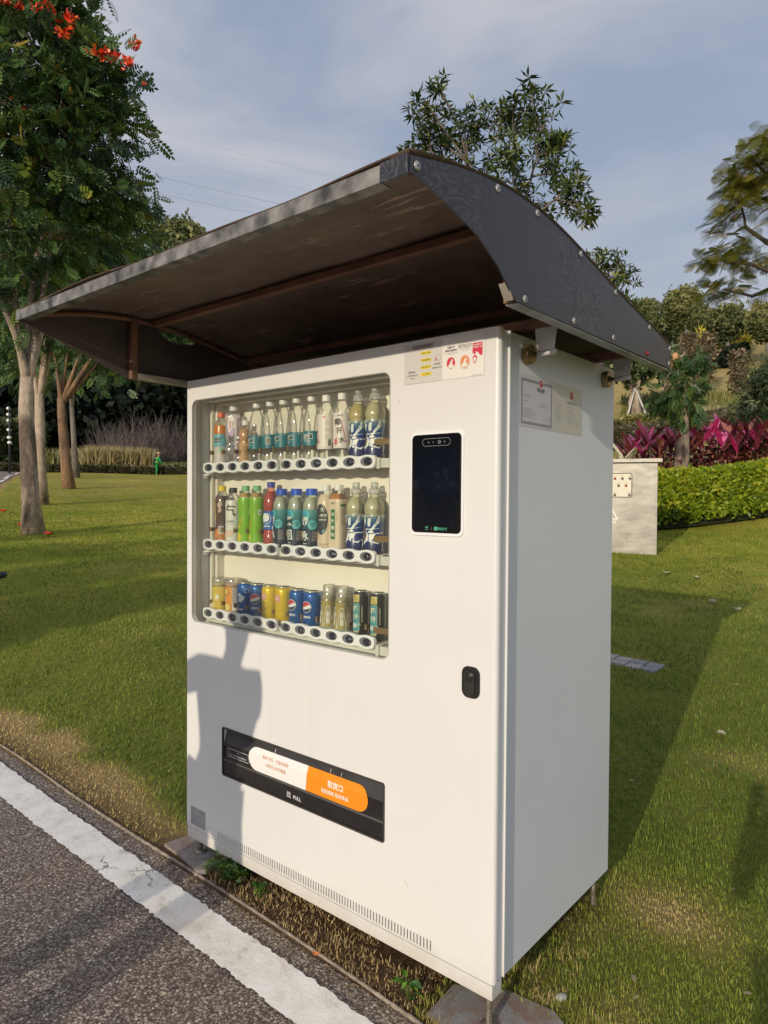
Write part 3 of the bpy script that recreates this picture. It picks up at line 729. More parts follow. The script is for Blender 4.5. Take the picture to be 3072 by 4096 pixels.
v, f = plate2d(ell(1.2305, 1.7695, .0088, .0088, 20), [ell(1.2305, 1.7695, .0082, .0082, 20)], 0); put((v, f), 3, 2)
txt('24', 1.2225, 1.7665, .0068, 3, .01); txt('完成退款', 1.2275, 1.7535, .0055, 2, 0, .024); txt('退款时间≤24小时', 1.2275, 1.743, .0046, 2, 0, .034)
txt('客服电话:', 1.137, 1.7385, .0058, 2); txt('13692293357', 1.1375, 1.729, .0052, 2, 0, .042); txt('(24小时)', 1.1375, 1.7205, .0048, 2)
txt('儿童青少年', 1.2745, 1.7935, .0068, 2, .01, .027); txt('不喝或少喝含糖饮料', 1.2745, 1.7845, .0068, 2, .01, .042)
txt('Children and adolescents should not drink', 1.2745, 1.7775, .0022, 5); txt('or drink less sugary drinks', 1.2745, 1.774, .0022, 5)
txt('中国居民膳食指南推荐成人每人每天添加糖摄入', 1.3215, 1.7945, .0040, 2, 0, .045); txt('不超过50克，最好控制在25克以下', 1.3215, 1.789, .0045, 2, 0, .045)
txt('no more than 50 g of added sugar per day', 1.3215, 1.7835, .0022, 5); txt('preferably below 25 g', 1.3215, 1.780, .0022, 5)
put(poly(ell(1.2748, 1.7495, .0142, .0162, 24)), 6, 2); put(poly(ell(1.3215, 1.7475, .0158, .0198, 26)), 6, 2); put(poly(ell(1.3215, 1.7475, .0150, .0190, 26)), 1, 3); put(poly(ell(1.3215, 1.7475, .0135, .0172, 26)), 7, 4)
def sipper(cx, cz, s, m, lift):
    pts = [(-.9, -1), (-.95, -.35), (-.5, -.1), (-.45, .25), (-.1, .45), (0, .75), (.25, .95), (.65, .9), (.7, .55), (.55, .35), (.35, .0), (.8, -.15), (1., -.5), (1., -1)]
    v, f = plate2d([(cx+p[0]*s*.75, cz+p[1]*s) for p in pts], (), 0); put((v, f), m, lift)
sipper(1.2752, 1.7475, .0125, 1, 4); sipper(1.3218, 1.746, .013, 1, 6)
put(([(1.3465, 1.7955), (1.3785, 1.7955), (1.3785, 1.762), (1.374, 1.759), (1.369, 1.762), (1.365, 1.768), (1.358, 1.772), (1.352, 1.770), (1.3465, 1.766)], [tuple(range(9))[::-1]]), 6, 2)
txt('长期过量喝含糖饮料', 1.3625, 1.790, .0048, 1, .01, .029); txt('易导致超重、肥胖', 1.3625, 1.7835, .0048, 1, .01, .029)
put(poly(ell(1.354, 1.768, .003, .0045, 12)), 6, 3); put(poly(ell(1.354, 1.7525, .0075, .0095, 16)), 6, 3); put(poly(ell(1.354, 1.7505, .0052, .0062, 14)), 1, 4)
put(rect(1.3512, 1.3528, 1.739, 1.744), 6, 3); put(rect(1.3552, 1.3568, 1.739, 1.744), 6, 3)
txt('客服电话: 13692293357', 1.362, 1.7075, .0028, 5)
for q in ((1.1075, 1.385, 1.7043, 1.7047), (1.3847, 1.3852, 1.7045, 1.8215)): put(rect(*q), 5, 1.5)
front_st = mb.build('refund_sticker', [M('sticker_grey', (.62, .60, .57), .3, var=.01, coat=.3), M('sticker_cream', (.80, .77, .72), .3, var=.01, coat=.3), M('ink_black', (.05, .045, .045), .5, var=0), M('ink_red', (.55, .04, .06), .5, var=0),
    M('ink_yellow', (.78, .62, .06), .5, var=0), M('ink_grey', (.3, .29, .28), .5, var=0), M('ink_crimson', (.62, .035, .08), .45, var=0), M('ink_orange', (.75, .25, .07), .45, var=0)], machine, label='refund guide and less-sugar advice sticker')
# rating plate low on the left
mb = MB(); put(rect(.028, .124, .0585, .130), 0)
txt('F- -FB', .101, .1215, .005, 1, .02)
for k in range(6): put(rect(.034, .034+(.012, .02, .015, .052, .02, .05)[k], .1235-k*.009, .1248-k*.009), 1, 2)
for q in ((.034, .118, .0745, .0752), (.034, .118, .0635, .0642), (.034, .0347, .0635, .0752), (.1173, .118, .0635, .0752)): put(rect(*q), 1, 2)
mb.build('rating_plate', [M('plate_grey', (.36, .36, .37), .4, .3, var=.05), M('plate_ink', (.12, .12, .13), .5, var=0)], machine)
# scuffs and specks
mb = MB()
for (x, z, a, l) in ((1.13, .215, -.9, .02), (.62, .13, 1.2, .006), (1.09, 1.66, .3, .006), (.9, .69, .4, .004), (1.33, .12, .5, .004), (1.39, .115, 0, .004), (.5, .55, .2, .004), (1.2, .62, .4, .004), (.036, .162, 0, .003), (.09, .158, 0, .003), (1.35, 1.33, 1.3, .005), (1.12, 1.2, .2, .003)):
    c_, s_ = cos(a), sin(a); w_ = .0009
    put(([(x-l/2*c_-w_*s_*-1, z-l/2*s_-w_*c_), (x+l/2*c_, z+l/2*s_-w_*.5), (x+l/2*c_, z+l/2*s_+w_*.5), (x-l/2*c_, z-l/2*s_+w_)], [(0, 1, 2, 3)]), 0)
mb.build('scuff_marks', M('scuff', (.30, .25, .2), .7, var=0), machine, kind='stuff')
# licences on the side
mb = MB(); SX = W-.0110
def sput(g, m, lift=1): on_side(mb, g[0], g[1], 0, 0, SX+.0003*lift, m)
def stxt(s, y, z, h, m, b=0, w_=None, lift=3): v, f = text2d(s, h, b, w_); on_side(mb, v, f, y, z, SX+.0003*lift, m)
sput(rect(.130, .3345, 1.5765, 1.7265), 0); sput(rect(.3346, .540, 1.5765, 1.7265), 1)
v, f = plate2d(rrect(.138, .328, 1.584, 1.714, .001), [rrect(.146, .320, 1.592, 1.706, .001)], 0); sput((v, f), 3, 2)
sput(poly(ell(.2565, 1.7095, .0105, .0105, 16)), 4, 3); sput(poly(ell(.464, 1.6985, .0115, .013, 16)), 4, 3)
sput(poly(ell(.2565, 1.711, .006, .004, 10)), 5, 4); sput(poly(ell(.464, 1.70, .004, .006, 10)), 5, 4)
stxt('营业执照', .2565, 1.690, .0115, 2, .015, .066); stxt('(副本)', .2565, 1.680, .005, 3); stxt('食品经营许可证', .464, 1.675, .0105, 3, .01, .10)
g = random.Random(3)
for (y0, z0, n, ln) in ((.152, 1.668, 2, .055), (.152, 1.650, 1, .03), (.248, 1.647, 2, .06), (.15, 1.628, 5, .085)):
    for k in range(n): sput(rect(y0, y0+ln*(.6+.4*g.random()), z0-k*.0058, z0-k*.0058+.0014), 3, 2)
for k in range(8):
    z = 1.662-k*.0075; sput(rect(.349, .349+.05*(.5+.5*g.random()), z, z+.0013), 3, 2); sput(rect(.432, .432+.07*(.4+.6*g.random()), z-.002, z-.0007), 3, 2)
for y, z in ((.305, 1.607), (.508, 1.612)):
    v, f = plate2d(ell(y, z, .0125, .0125, 20), [ell(y, z, .0115, .0115, 20)], 0); sput((v, f), 6, 2); sput(poly(ell(y, z, .003, .003, 5)), 6, 2)
stxt('登记机关', .276, 1.606, .004, 3); stxt('国家市场监督管理总局监制', .30, 1.5795, .0028, 3); stxt('许可', .48, 1.606, .004, 3)
mb.build('licence_sheet', [M('licence_lilac', (.60, .60, .66), .3, var=.01, coat=.3), M('licence_beige', (.58, .57, .52), .3, var=.01, coat=.3), M('ink_dark', (.08, .08, .09), .5, var=0), M('ink_mid', (.3, .3, .33), .5, var=0), M('emblem_red', (.5, .03, .05), .4, var=0), M('emblem_gold', (.6, .3, .2), .4, var=0), M('seal_ink', (.42, .3, .36), .5, var=0)], machine, label='two licence certificates behind clear film')
# ------------------------------------------------------------ drinks
def shape(name, loc, rz, label, cat, group=None):
    return empty(name, loc, rz, label=label, cat=cat, group=group)
def rof(prof, z):
    zs = [p[1] for p in prof]; rs = [p[0] for p in prof]; return float(np.interp(z, zs, rs))
def band_mesh(mb, prof, z0, z1, a0, a1, off, m=0, seg=None, sq=0):
    zs = sorted(set([z0, z1]+[p[1] for p in prof if z0 < p[1] < z1]))
    pr = [(rof(prof, z)+off, z) for z in zs]; seg = seg or max(4, int(abs(a1-a0)/(2*pi)*28))
    v, f = lathe_geo(pr, seg, a0, a1, sq) if abs(a1-a0-2*pi) > 1e-6 else lathe_geo(pr, seg, 0, 2*pi, sq)
    if abs(a1-a0-2*pi) < 1e-6: f = [q for q in f if len(q) == 4]
    mb.add(v, f, m, True)
def slice_u(v, f, step, rot):
    """cut flat print into narrow upright strips so that it bends smoothly"""
    v = [tuple(p)[:2] for p in v]
    c, s = cos(rot), sin(rot); v = [(p[0]*c-p[1]*s, p[0]*s+p[1]*c) for p in v]
    lo, hi = min(p[0] for p in v), max(p[0] for p in v)
    if hi-lo < step*1.2: return v, f
    bm = bmesh.new(); bv = [bm.verts.new((p[0], p[1], 0)) for p in v]
    for q in f:
        try: bm.faces.new([bv[i] for i in q])
        except ValueError: pass
    k = math.ceil(lo/step)
    while k*step < hi:
        bmesh.ops.bisect_plane(bm, geom=bm.verts[:]+bm.edges[:]+bm.faces[:], plane_co=(k*step, 0, 0), plane_no=(1, 0, 0)); k += 1
    bm.verts.index_update(); out = [(p.co.x, p.co.y) for p in bm.verts], [tuple(p.index for p in q.verts) for q in bm.faces]; bm.free(); return out
def wrap(mb, prof, v, f, ang, zc, off, m=0, rot=0, sq=0):
    """bend flat print (u, v) round the bottle"""
    if not len(v): return
    v, f = slice_u(v, f, .0045, rot); out = []
    for u, q in v:
        z = zc+q; r = rof(prof, z)+off; a = ang+u/max(rof(prof, zc), .01)
        r *= sqr(a, sq); out.append((r*cos(a), r*sin(a), z))
    mb.add(out, f, m)
CLEAR = clearmat('clear_plastic', (.965, .965, .95), (.55, .56, .53), .05, .05)
CLEARF = clearmat('frosted_plastic', (.80, .80, .78), (.55, .55, .54), .38, .06)
CLEARL = clearmat('lilac_plastic', (.84, .81, .86), (.42, .39, .46), .12, .08)
WATER = CLEAR
def tint(name, c, edge=None, op=.5): return clearmat(name, c, edge or tuple(q*.5 for q in c), op, .05)
def ink(name, c): return M('ink_'+name, c, .45, var=0)
CAPW = M('cap_white', (.80, .79, .77), .4, var=.01)
def drink(name, label, cat, x, z, prof, body, parts, cap=None, rz=0, group=None, sq=0, y=.1, seg=24, capn='cap'):
    """parts: list of (part name, [materials], draw(mb))"""
    t = shape(name, (x, y, z), rz, label, cat, group)
    mb = MB(); v, f = lathe_geo(prof, seg, sq=sq); mb.add(v, f, 0, True)
    mb.build('bottle_body' if 'bottle' in name else ('can_body' if 'can' in name else 'cup_body'), body, t)
    if cap:
        r, z0, z1, cm = cap[:4]; mb = MB(); n = 30
        pr = [(r*.96, z0), (r, z0+.001), (r, z1-.0015), (r*.9, z1), (0, z1)]; v, f = lathe_geo(pr, 26)
        v = [((p[0]*(1.0+.012*(i % 2)), p[1]*(1.0+.012*(i % 2)), p[2])) for i, p in enumerate(v)]; mb.add(v, f, 0, False)
        mb.build(capn, cm, t)
    made = {}
    for pn, mats, draw in parts:
        mb = MB(); draw(mb)
        if mb.v:
            par = t
            if pn.startswith('>'): pn = pn[1:]; par = made['last']
            o = mb.build(pn, mats, par)
            if par is t: made['last'] = o
    return t
A = -pi/2                                       # front of a bottle
TX = lambda s, h, b=0, w_=None: text2d(s, h, b, w_)
def bottle_prof(h, r, rn=.0125, zsh=.62, znk=.84, base=.0, waist=None):
    p = [(0, .001), (r*.86, 0), (r*.97, .004), (r, .010)]
    if waist: p += [(r, waist[0]-.02), (r*waist[2], waist[0]), (r*waist[2], waist[1]), (r, waist[1]+.02)]
    p += [(r, h*zsh), (r*.97, h*(zsh+.04)), (r*.82, h*(zsh+.12)), (rn*1.25, h*(znk-.02)), (rn, h*znk), (rn, h-.004), (rn*.9, h-.003), (0, h-.003)]
    return sorted(p, key=lambda q: q[1]) if False else p
def full(mb, prof, z0, z1, off=.0006, m=0, sq=0): band_mesh(mb, prof, z0, z1, 0, 2*pi, off, m, 28, sq)

Z1, Z2, Z3 = base_z
rz_ = lambda i: radians(30-2*i)                  # turned a little towards the lens side

# ---- water bottles with teal labels
def water(i, x, ang, label):
    h = .231; r = .0310
    prof = [(0, .001), (.026, 0), (.030, .004), (r, .012), (r, .030), (r*.95, .036), (r, .042), (r, .055), (r, .108), (r, .118), (r*.965, .126), (r, .134), (r*.93, .152), (r*.80, .175), (r*.62, .196), (.0135, .208), (.0125, .211), (.0125, h-.004), (0, h-.003)]
    teal = M('label_teal', (.008, .17, .21), .35, var=.04, coat=.3)
    def lab(mb): full(mb, prof, .056, .107)
    def pr(mb):
        v, f = plate2d([(-.017, -.008), (-.009, -.0105), (0, -.008), (.009, -.0065), (.018, -.009), (.018, .0085), (.009, .011), (0, .0085), (-.009, .0075), (-.017, .010)], (), 0); wrap(mb, prof, v, f, ang, .087, .0012, 0)
        v, f = plate2d([(-.0155, -.0062), (-.009, -.0085), (0, -.0062), (.009, -.0048), (.0165, -.0072), (.0165, .0070), (.009, .0093), (0, .0070), (-.009, .006), (-.0155, .0083)], (), 0); wrap(mb, prof, v, f, ang, .087, .0016, 1)
        v, f = TX('怡寶', .0115, .03, .022); wrap(mb, prof, v, f, ang-.1, .0875, .0020, 0)
        v, f = TX('饮用纯净水', .0045, .01); wrap(mb, prof, v, f, ang-.05, .0715, .0012, 0); v, f = TX('555 毫升', .0032, .0); wrap(mb, prof, v, f, ang-.1, .0645, .0012, 0)
        bc = ang+1.9
        v, f = plate2d(rrect(-.0095, .0095, -.0125, .0125, .0005), (), 0); wrap(mb, prof, v, f, bc, .083, .0012, 2)
        for k in range(11):
            w_ = .00045+.0006*((k*7) % 3)/2; xx = -.0078+k*.00155; wrap(mb, prof, [(xx, -.011), (xx+w_, -.011), (xx+w_, .011), (xx, .011)], [(0, 1, 2, 3)], bc, .083, .0016, 3)
        v, f = TX('怡寶 饮用纯净水', .004, .0, .03); wrap(mb, prof, v, f, bc-.3, .102, .0012, 0)
    drink('water_bottle', label, 'water bottle', x, Z1, prof, CLEAR, [('label', teal, lab), ('>lettering', [ink('w', (.75, .78, .76)), ink('deepgreen', (.01, .05, .05)), ink('cream', (.72, .72, .62)), ink('k', (.03, .04, .04))], pr)], (.0150, .214, h, CAPW), 0, 'teal labelled water bottles on the top shelf')
for x, a, l in ((.308, A-.15, 'water bottle with teal label, right beside the short peach bottle'), (.385, A-1.3, 'water bottle whose teal label shows its white barcode'), (.460, A-.25, 'teal labelled water bottle just right of the barcode one'),
                (.532, A-.25, 'second teal labelled water bottle from the white labelled ones'), (.609, A+.35, 'teal labelled water bottle with its whole emblem in view, beside white labelled bottle')):
    water(0, x, a, l)

# ---- orange juice
pf = [(0, .001), (.024, 0), (.0275, .004), (.028, .02), (.0275, .06), (.0285, .08), (.029, .12), (.0285, .152), (.025, .170), (.017, .182), (.0125, .188), (.0125, .208), (0, .209)]
def f1(mb): full(mb, pf, .125, .160, .0004)
def f2(mb): full(mb, pf, .075, .124, .0006)
def f3(mb):
    v, f = plate2d([(-.014, -.008), (.012, -.008), (.012, .007), (.006, .0095), (0, .007), (-.006, .0095), (-.014, .008)], (), 0); wrap(mb, pf, v, f, A+.35, .1, .0012, 0)
    v, f = TX('美汁源', .006, .02); wrap(mb, pf, v, f, A+.35, .0995, .0016, 1); v, f = TX('果粒橙', .004, .0); wrap(mb, pf, v, f, A+.9, .112, .0012, 0)
def f4(mb):
    full(mb, pf, .004, .0745, .0005, 0); v, f = plate2d(ell(0, 0, .010, .011, 14), (), 0); wrap(mb, pf, v, f, A+.9, .062, .0012, 1); v, f = plate2d(rrect(-.005, .005, -.02, .02, .001), (), 0); wrap(mb, pf, v, f, A+1.9, .045, .0012, 2)
drink('juice_bottle', 'small juice bottle with orange cap and light blue band, leftmost on the top shelf', 'juice bottle', .088, Z1, pf, CLEAR,
      [('juice', M('orange_juice', (.62, .19, .02), .25, var=.1, vs=80), f1), ('label', M('label_sky', (.15, .42, .50), .4, var=.05), f2), ('>lettering', [ink('k', (.03, .04, .04)), ink('w', (.75, .78, .76))], f3),
       ('lower_label', [M('label_pale', (.60, .57, .52), .4, var=.1, vs=60), ink('leaf', (.30, .55, .35)), ink('tan', (.35, .28, .2))], f4)], (.0145, .193, .212, M('cap_orange', (.75, .12, .015), .4)))
# ---- tall square clear bottle
pf2 = [(0, .001), (.026, 0), (.029, .004), (.029, .06), (.026, .075), (.023, .085), (.027, .1), (.029, .115), (.029, .190), (.0275, .202), (.020, .206), (.0125, .209), (.0125, .228), (0, .229)]
def g1(mb): v, f = plate2d(ell(0, 0, .0125, .043, 26), (), 0); wrap(mb, pf2, v, f, A+.0, .153, .0008, 0, sq=.5)
def g2(mb):
    v, f = plate2d([(-.012, -.036), (.0, -.041), (.010, -.026), (.012, -.008), (-.004, -.020)], (), 0); wrap(mb, pf2, v, f, A, .153, .0012, 1, sq=.5)
    v, f = TX('Ganten', .0085, .02); wrap(mb, pf2, v, f, A-.12, .156, .0014, 0, -pi/2, .5); v, f = TX('百\n岁\n山', .032, .01); wrap(mb, pf2, v, f, A+.22, .153, .0014, 2, 0, .5)
drink('mineral_water_bottle', 'tall squarish clear bottle with pink and white oval label and white cap', 'water bottle', .166, Z1, pf2, CLEARL, [('label', M('label_w2', (.72, .68, .70), .35, var=.01), g1), ('>lettering', [ink('pink', (.65, .05, .12)), ink('lilac', (.55, .33, .62)), ink('plum', (.12, .06, .12))], g2)],
      (.0155, .213, .236, CAPW), radians(35), sq=.5)
# ---- short peach bottle
pf3 = [(0, .001), (.024, 0), (.027, .005), (.027, .03), (.025, .045), (.027, .06), (.0265, .085), (.0245, .09), (.027, .096), (.0275, .118), (.022, .135), (.014, .144), (.0125, .147), (.0125, .163), (0, .164)]
def p1_(mb): full(mb, pf3, .003, .136, -.0008, 0)
def p2_(mb): band_mesh(mb, pf3, .012, .083, A-.4, A+1.5, .0006, 0)
def p3_(mb):
    for k in range(9):
        v, f = TX('营养成分表能量蛋白质', .0036, .0, .02); wrap(mb, pf3, v, f, A+.8, .070-k*.006, .0011, 0)
    v, f = TX('果汁', .010, .02); wrap(mb, pf3, v, f, A-.05, .045, .0011, 0, -pi/2)
drink('peach_bottle', 'short peach coloured drink bottle with white cap, half behind a water bottle', 'juice bottle', .242, Z1, pf3, tint('peach_clear', (.95, .82, .68), None, .15), [('drink', M('peach_drink', (.58, .34, .16), .3, var=.05), p1_), ('label', M('label_peach', (.55, .32, .15), .5, var=.05), p2_), ('>lettering', ink('brown', (.14, .07, .03)), p3_)], (.0148, .151, .170, CAPW))
# ---- boiled water bottles, white label
def boiled(x, ang, label):
    r = .0315
    pf = [(0, .001), (.027, 0), (.031, .004), (r, .012), (r*.93, .03), (r*.93, .034), (r, .044), (r, .05), (r*.985, .10), (r, .158), (r, .163), (r*.96, .175), (r*.80, .190), (r*.55, .202), (.0128, .206), (.0128, .222), (0, .224)]
    def a(mb): full(mb, pf, .040, .160)
    def b(mb):
        for s_, u, z, hh in (('喝', -.006, .128, .024), ('开', .000, .099, .021), ('水', .009, .068, .022)): v, f = TX(s_, hh, .03); wrap(mb, pf, v, f, ang+u/r, z, .0012, 0, .12)
        v, f = TX('熟\n水\n更\n健\n康\n温\n和\n甘\n甜', .078, .01, .0055); wrap(mb, pf, v, f, ang+.47, .098, .0012, 1, .25)
        v, f = TX('康师傅', .007, .03); wrap(mb, pf, v, f, ang+.12, .150, .0012, 0)
        v, f = plate2d([(-.006, -.010), (0, -.0125), (.006, -.009), (.007, -.002), (.004, .006), (.006, .013), (-.003, .006), (-.007, -.002)], (), 0); wrap(mb, pf, v, f, ang-.42, .064, .0012, 1)
        v, f = TX('熟水', .005, .0); wrap(mb, pf, v, f, ang-.42, .061, .0016, 2)
        for k in range(3):
            for q in range(4): v, f = plate2d([(-.010, 0), (.009-.002*(q % 2), 0), (.009-.002*(q % 2), .0008), (-.010, .0008)], (), 0); wrap(mb, pf, v, f, ang+1.75, .135-.024*k-.004*q, .0012, 3)
        for k in range(8): xx = -.004+k*.0013; wrap(mb, pf, [(xx, -.010), (xx+.0006, -.010), (xx+.0006, .012), (xx, .012)], [(0, 1, 2, 3)], ang+1.95, .062, .0012, 0)
        v, f = plate2d(ell(0, 0, .003, .0045, 10), (), 0); wrap(mb, pf, v, f, ang+1.35, .150, .0012, 1)
    drink('water_bottle', label, 'water bottle', x, Z1, pf, CLEAR, [('label', M('label_offwhite', (.74, .68, .64), .35, var=.01, coat=.2), a), ('>lettering', [ink('espresso', (.045, .03, .025)), ink('rose', (.62, .07, .12)), ink('w', (.75, .78, .76)), ink('ash', (.45, .40, .38))], b)], (.0155, .206, .2285, CAPW), 0, 'white labelled boiled water bottles')
boiled(.683, A-.85, 'white labelled water bottle with its small print side turned out'); boiled(.759, A+.42, 'white labelled water bottle showing three large black characters and a red drop')
# ---- sports drinks, gradient label
def gradient_mat(name, stops, z0, z1, clear=None):
    if name in _m: return _m[name]
    m, nt, p = newmat(name); tcn = N(nt, 'ShaderNodeTexCoord'); sp = N(nt, 'ShaderNodeSeparateXYZ'); nt.links.new(tcn.outputs['Object'], sp.inputs[0])
    f = math_(nt, 'DIVIDE', math_(nt, 'SUBTRACT', sp.outputs[2], z0), z1-z0)
    nt.links.new(ramp(nt, f, stops), p.inputs['Base Color']); p.inputs['Roughness'].default_value = .3; p.inputs['Coat Weight'].default_value = .3
    _m[name] = m; return m
def sport(x, z, ang, label, yellow):
    r = .0335; h = .236
    pf = [(0, .001), (.030, 0), (.0335, .004), (.034, .02), (.033, .035), (.029, .055), (.0275, .075), (.030, .095), (.0335, .115), (.034, .125), (.032, .132), (.0345, .138), (.0345, .148), (.033, .158), (.026, .176), (.017, .186), (.0145, .190), (.0145, .2), (0, .2)]
    def a(mb): full(mb, pf, .005, .128, .0006)
    def dr(mb): full(mb, pf, .129, .185, -.001)
    def b(mb):
        def st(pts, m=0, lift=.0012): v, f = plate2d(pts, (), 0); wrap(mb, pf, v, f, ang, .0, lift, m)
        st([(-.020, .118), (-.004, .124), (-.006, .104), (-.010, .088), (-.013, .086), (-.010, .104), (-.009, .116), (-.015, .114), (-.019, .094), (-.022, .094)])
        st([(-.002, .116), (.001, .117), (.0, .092), (-.003, .088), (-.0035, .1)]); st([(.008, .121), (.016, .130), (.010, .104), (.004, .084), (-.001, .066), (.0, .082), (.006, .104)])
        st([(-.022, .086), (-.010, .082), (.004, .083), (.014, .085), (.002, .0795), (-.012, .077), (-.022, .080)])
        st([(.018, .088), (.0195, .089), (.018, .060), (.014, .03), (.012, .008), (.0135, .04)]); st([(-.026, .09), (-.0245, .092), (-.0235, .06), (-.022, .03), (-.0255, .055)]); st([(.030, .07), (.031, .07), (.036, .04), (.041, .012), (.034, .04)]); st([(.026, .11), (.030, .118), (.033, .1), (.030, .082), (.034, .104)])
        for pts in ([(-.003, .068), (.002, .068), (.004, .072), (.001, .077), (-.003, .075)], [(-.006, .064), (.006, .066), (.004, .052), (.0, .044), (-.006, .046), (-.008, .054)], [(.004, .065), (.016, .066), (.017, .071), (.014, .069), (.004, .0685)], [(-.006, .064), (-.011, .072), (-.006, .080), (-.008, .073), (-.003, .067)],
                    [(-.007, .048), (-.011, .038), (-.015, .024), (-.011, .026), (-.006, .036), (-.002, .045)], [(-.002, .046), (.007, .038), (.012, .044), (.015, .043), (.008, .033), (-.001, .040)]): st(pts)
        v, f = TX('Scream', .0068, .02); wrap(mb, pf, v, f, ang+.85, .112, .0012, 1, -.9)
    drink('sports_drink_bottle', label, 'drink bottle', x, z, pf, clearmat('sport_clear', (.90, .90, .80), (.45, .47, .40), .1, .08), [
        ('label', gradient_mat('label_sport', [(0, (.012, .012, .07)), (.45, (.010, .02, .15)), (.78, (.010, .07, .24)), (.92, (.10, .20, .25)), (1, (.38, .40, .30))], .0, .128), a), ('>lettering', [ink('w', (.75, .78, .76)), ink('slate', (.12, .17, .2))], b),
        ('drink', M('lemon_drink_'+('deep' if yellow else 'pale'), (.58, .45, .17) if yellow else (.56, .52, .34), .3, var=.04), dr)],
        (.019, .194, .213, CLEARF), 0, 'blue sports drink bottles with frosted spout caps')
    t = [o for o in COL.objects if o.name.startswith('sports_drink_bottle')][-1]; mb = MB(); mb.lathe([(.0125, .2135), (.0125, .229), (.010, .2335), (0, .234)], 18); mb.build('spout_cover', CLEARF, t)
sport(.834, Z1, A+.15, 'blue sports drink bottle with deep yellow drink, second from the right on the top shelf', 1); sport(.907, Z1, A+.30, 'blue sports drink bottle at the right end of the top shelf', 0)
sport(.825, Z2, A+.10, 'blue sports drink bottle on the middle shelf beside the cream pear bottle', 0); sport(.906, Z2, A+.28, 'blue sports drink bottle at the right end of the middle shelf', 0)

# ---- middle shelf
pt = [(0, .001), (.026, 0), (.029, .004), (.0295, .03), (.027, .06), (.0265, .1), (.029, .13), (.0295, .165), (.027, .182), (.019, .195), (.0128, .203), (.0128, .222), (0, .224)]
def t1(mb): full(mb, pt, .003, .188, -.0006)
def t2(mb): band_mesh(mb, pt, .1, .17, A-1.3, A-.2, .0008, 0); band_mesh(mb, pt, .004, .055, A-1.6, A+1.4, .0008, 1); band_mesh(mb, pt, .06, .1, A-1.3, A-.75, .0008, 0)
def t3(mb):
    v, f = plate2d(rrect(-.010, .010, -.014, .014, .0005), (), 0); wrap(mb, pt, v, f, A+.7, .052, .0014, 0)
    for k in range(10): xx = -.008+k*.0017; wrap(mb, pt, [(xx, -.012), (xx+.0007, -.012), (xx+.0007, .012), (xx, .012)], [(0, 1, 2, 3)], A+.7, .052, .0018, 1)
    v, f = plate2d([(-.008, .02), (.006, .026), (.010, .012), (.004, .002), (.008, -.012), (.0, -.022), (-.009, -.016), (-.005, -.002), (-.012, .008)], (), 0); wrap(mb, pt, v, f, A+.55, .140, .0014, 2)
    v, f = TX('冰红茶', .012, .04); wrap(mb, pt, v, f, A-.7, .135, .0014, 3, -.2); v, f = TX('营养成分', .004, .0); wrap(mb, pt, v, f, A+.7, .03, .0014, 1)
drink('iced_tea_bottle', 'dark red iced tea bottle with a yellow cap, leftmost on the middle shelf', 'tea bottle', .096, Z2, pt, CLEAR, [('tea', M('black_tea', (.09, .018, .010), .2, var=.1), t1), ('label', [M('label_gold', (.70, .42, .03), .4, var=.15, vs=60), M('label_amber', (.55, .20, .05), .4, var=.25, vs=50)], t2), ('>lettering', [ink('cream', (.72, .72, .62)), ink('k', (.03, .04, .04)), ink('dustypink', (.50, .36, .30)), ink('w', (.75, .78, .76))], t3)], (.0152, .206, .2275, M('cap_yellow', (.78, .58, .02), .4)))
pg = [(0, .001), (.026, 0), (.0295, .004), (.030, .03), (.030, .155), (.0285, .168), (.022, .186), (.0135, .196), (.0128, .2), (.0128, .214), (0, .216)]
def q1(mb): full(mb, pg, .004, .170)
def q2(mb):
    v, f = TX('气', .046, .02, .042); wrap(mb, pg, v, f, A+.5, .130, .0012, 0); v, f = TX('元气森林', .0075, .01); wrap(mb, pg, v, f, A+.45, .087, .0012, 0); v, f = TX('苏打气泡水', .005, .0); wrap(mb, pg, v, f, A+.4, .077, .0012, 1)
    v, f = plate2d(ell(0, 0, .015, .014, 20), (), 0); wrap(mb, pg, v, f, A+.35, .040, .0012, 2); v, f = plate2d(ell(0, 0, .009, .009, 16), (), 0); wrap(mb, pg, v, f, A+.05, .036, .0015, 3)
    v, f = TX('480mL', .004, .0); wrap(mb, pg, v, f, A+.4, .012, .0012, 1)
drink('soda_bottle', 'white sleeved bottle with black cap and one big brushed black character', 'soda bottle', .166, Z2, pg, CLEAR, [('label', M('label_milky', (.70, .69, .62), .35, var=.02), q1), ('>lettering', [ink('k', (.03, .04, .04)), ink('ash', (.45, .40, .38)), ink('peach', (.72, .48, .38)), ink('peach2', (.72, .56, .42))], q2)], (.0152, .199, .2195, M('cap_black', (.02, .02, .015), .4)))
pgt = [(0, .001), (.026, 0), (.029, .004), (.030, .03), (.0285, .045), (.030, .055), (.0272, .1), (.029, .15), (.030, .172), (.0275, .186), (.018, .2), (.0128, .206), (.0128, .222), (0, .224)]
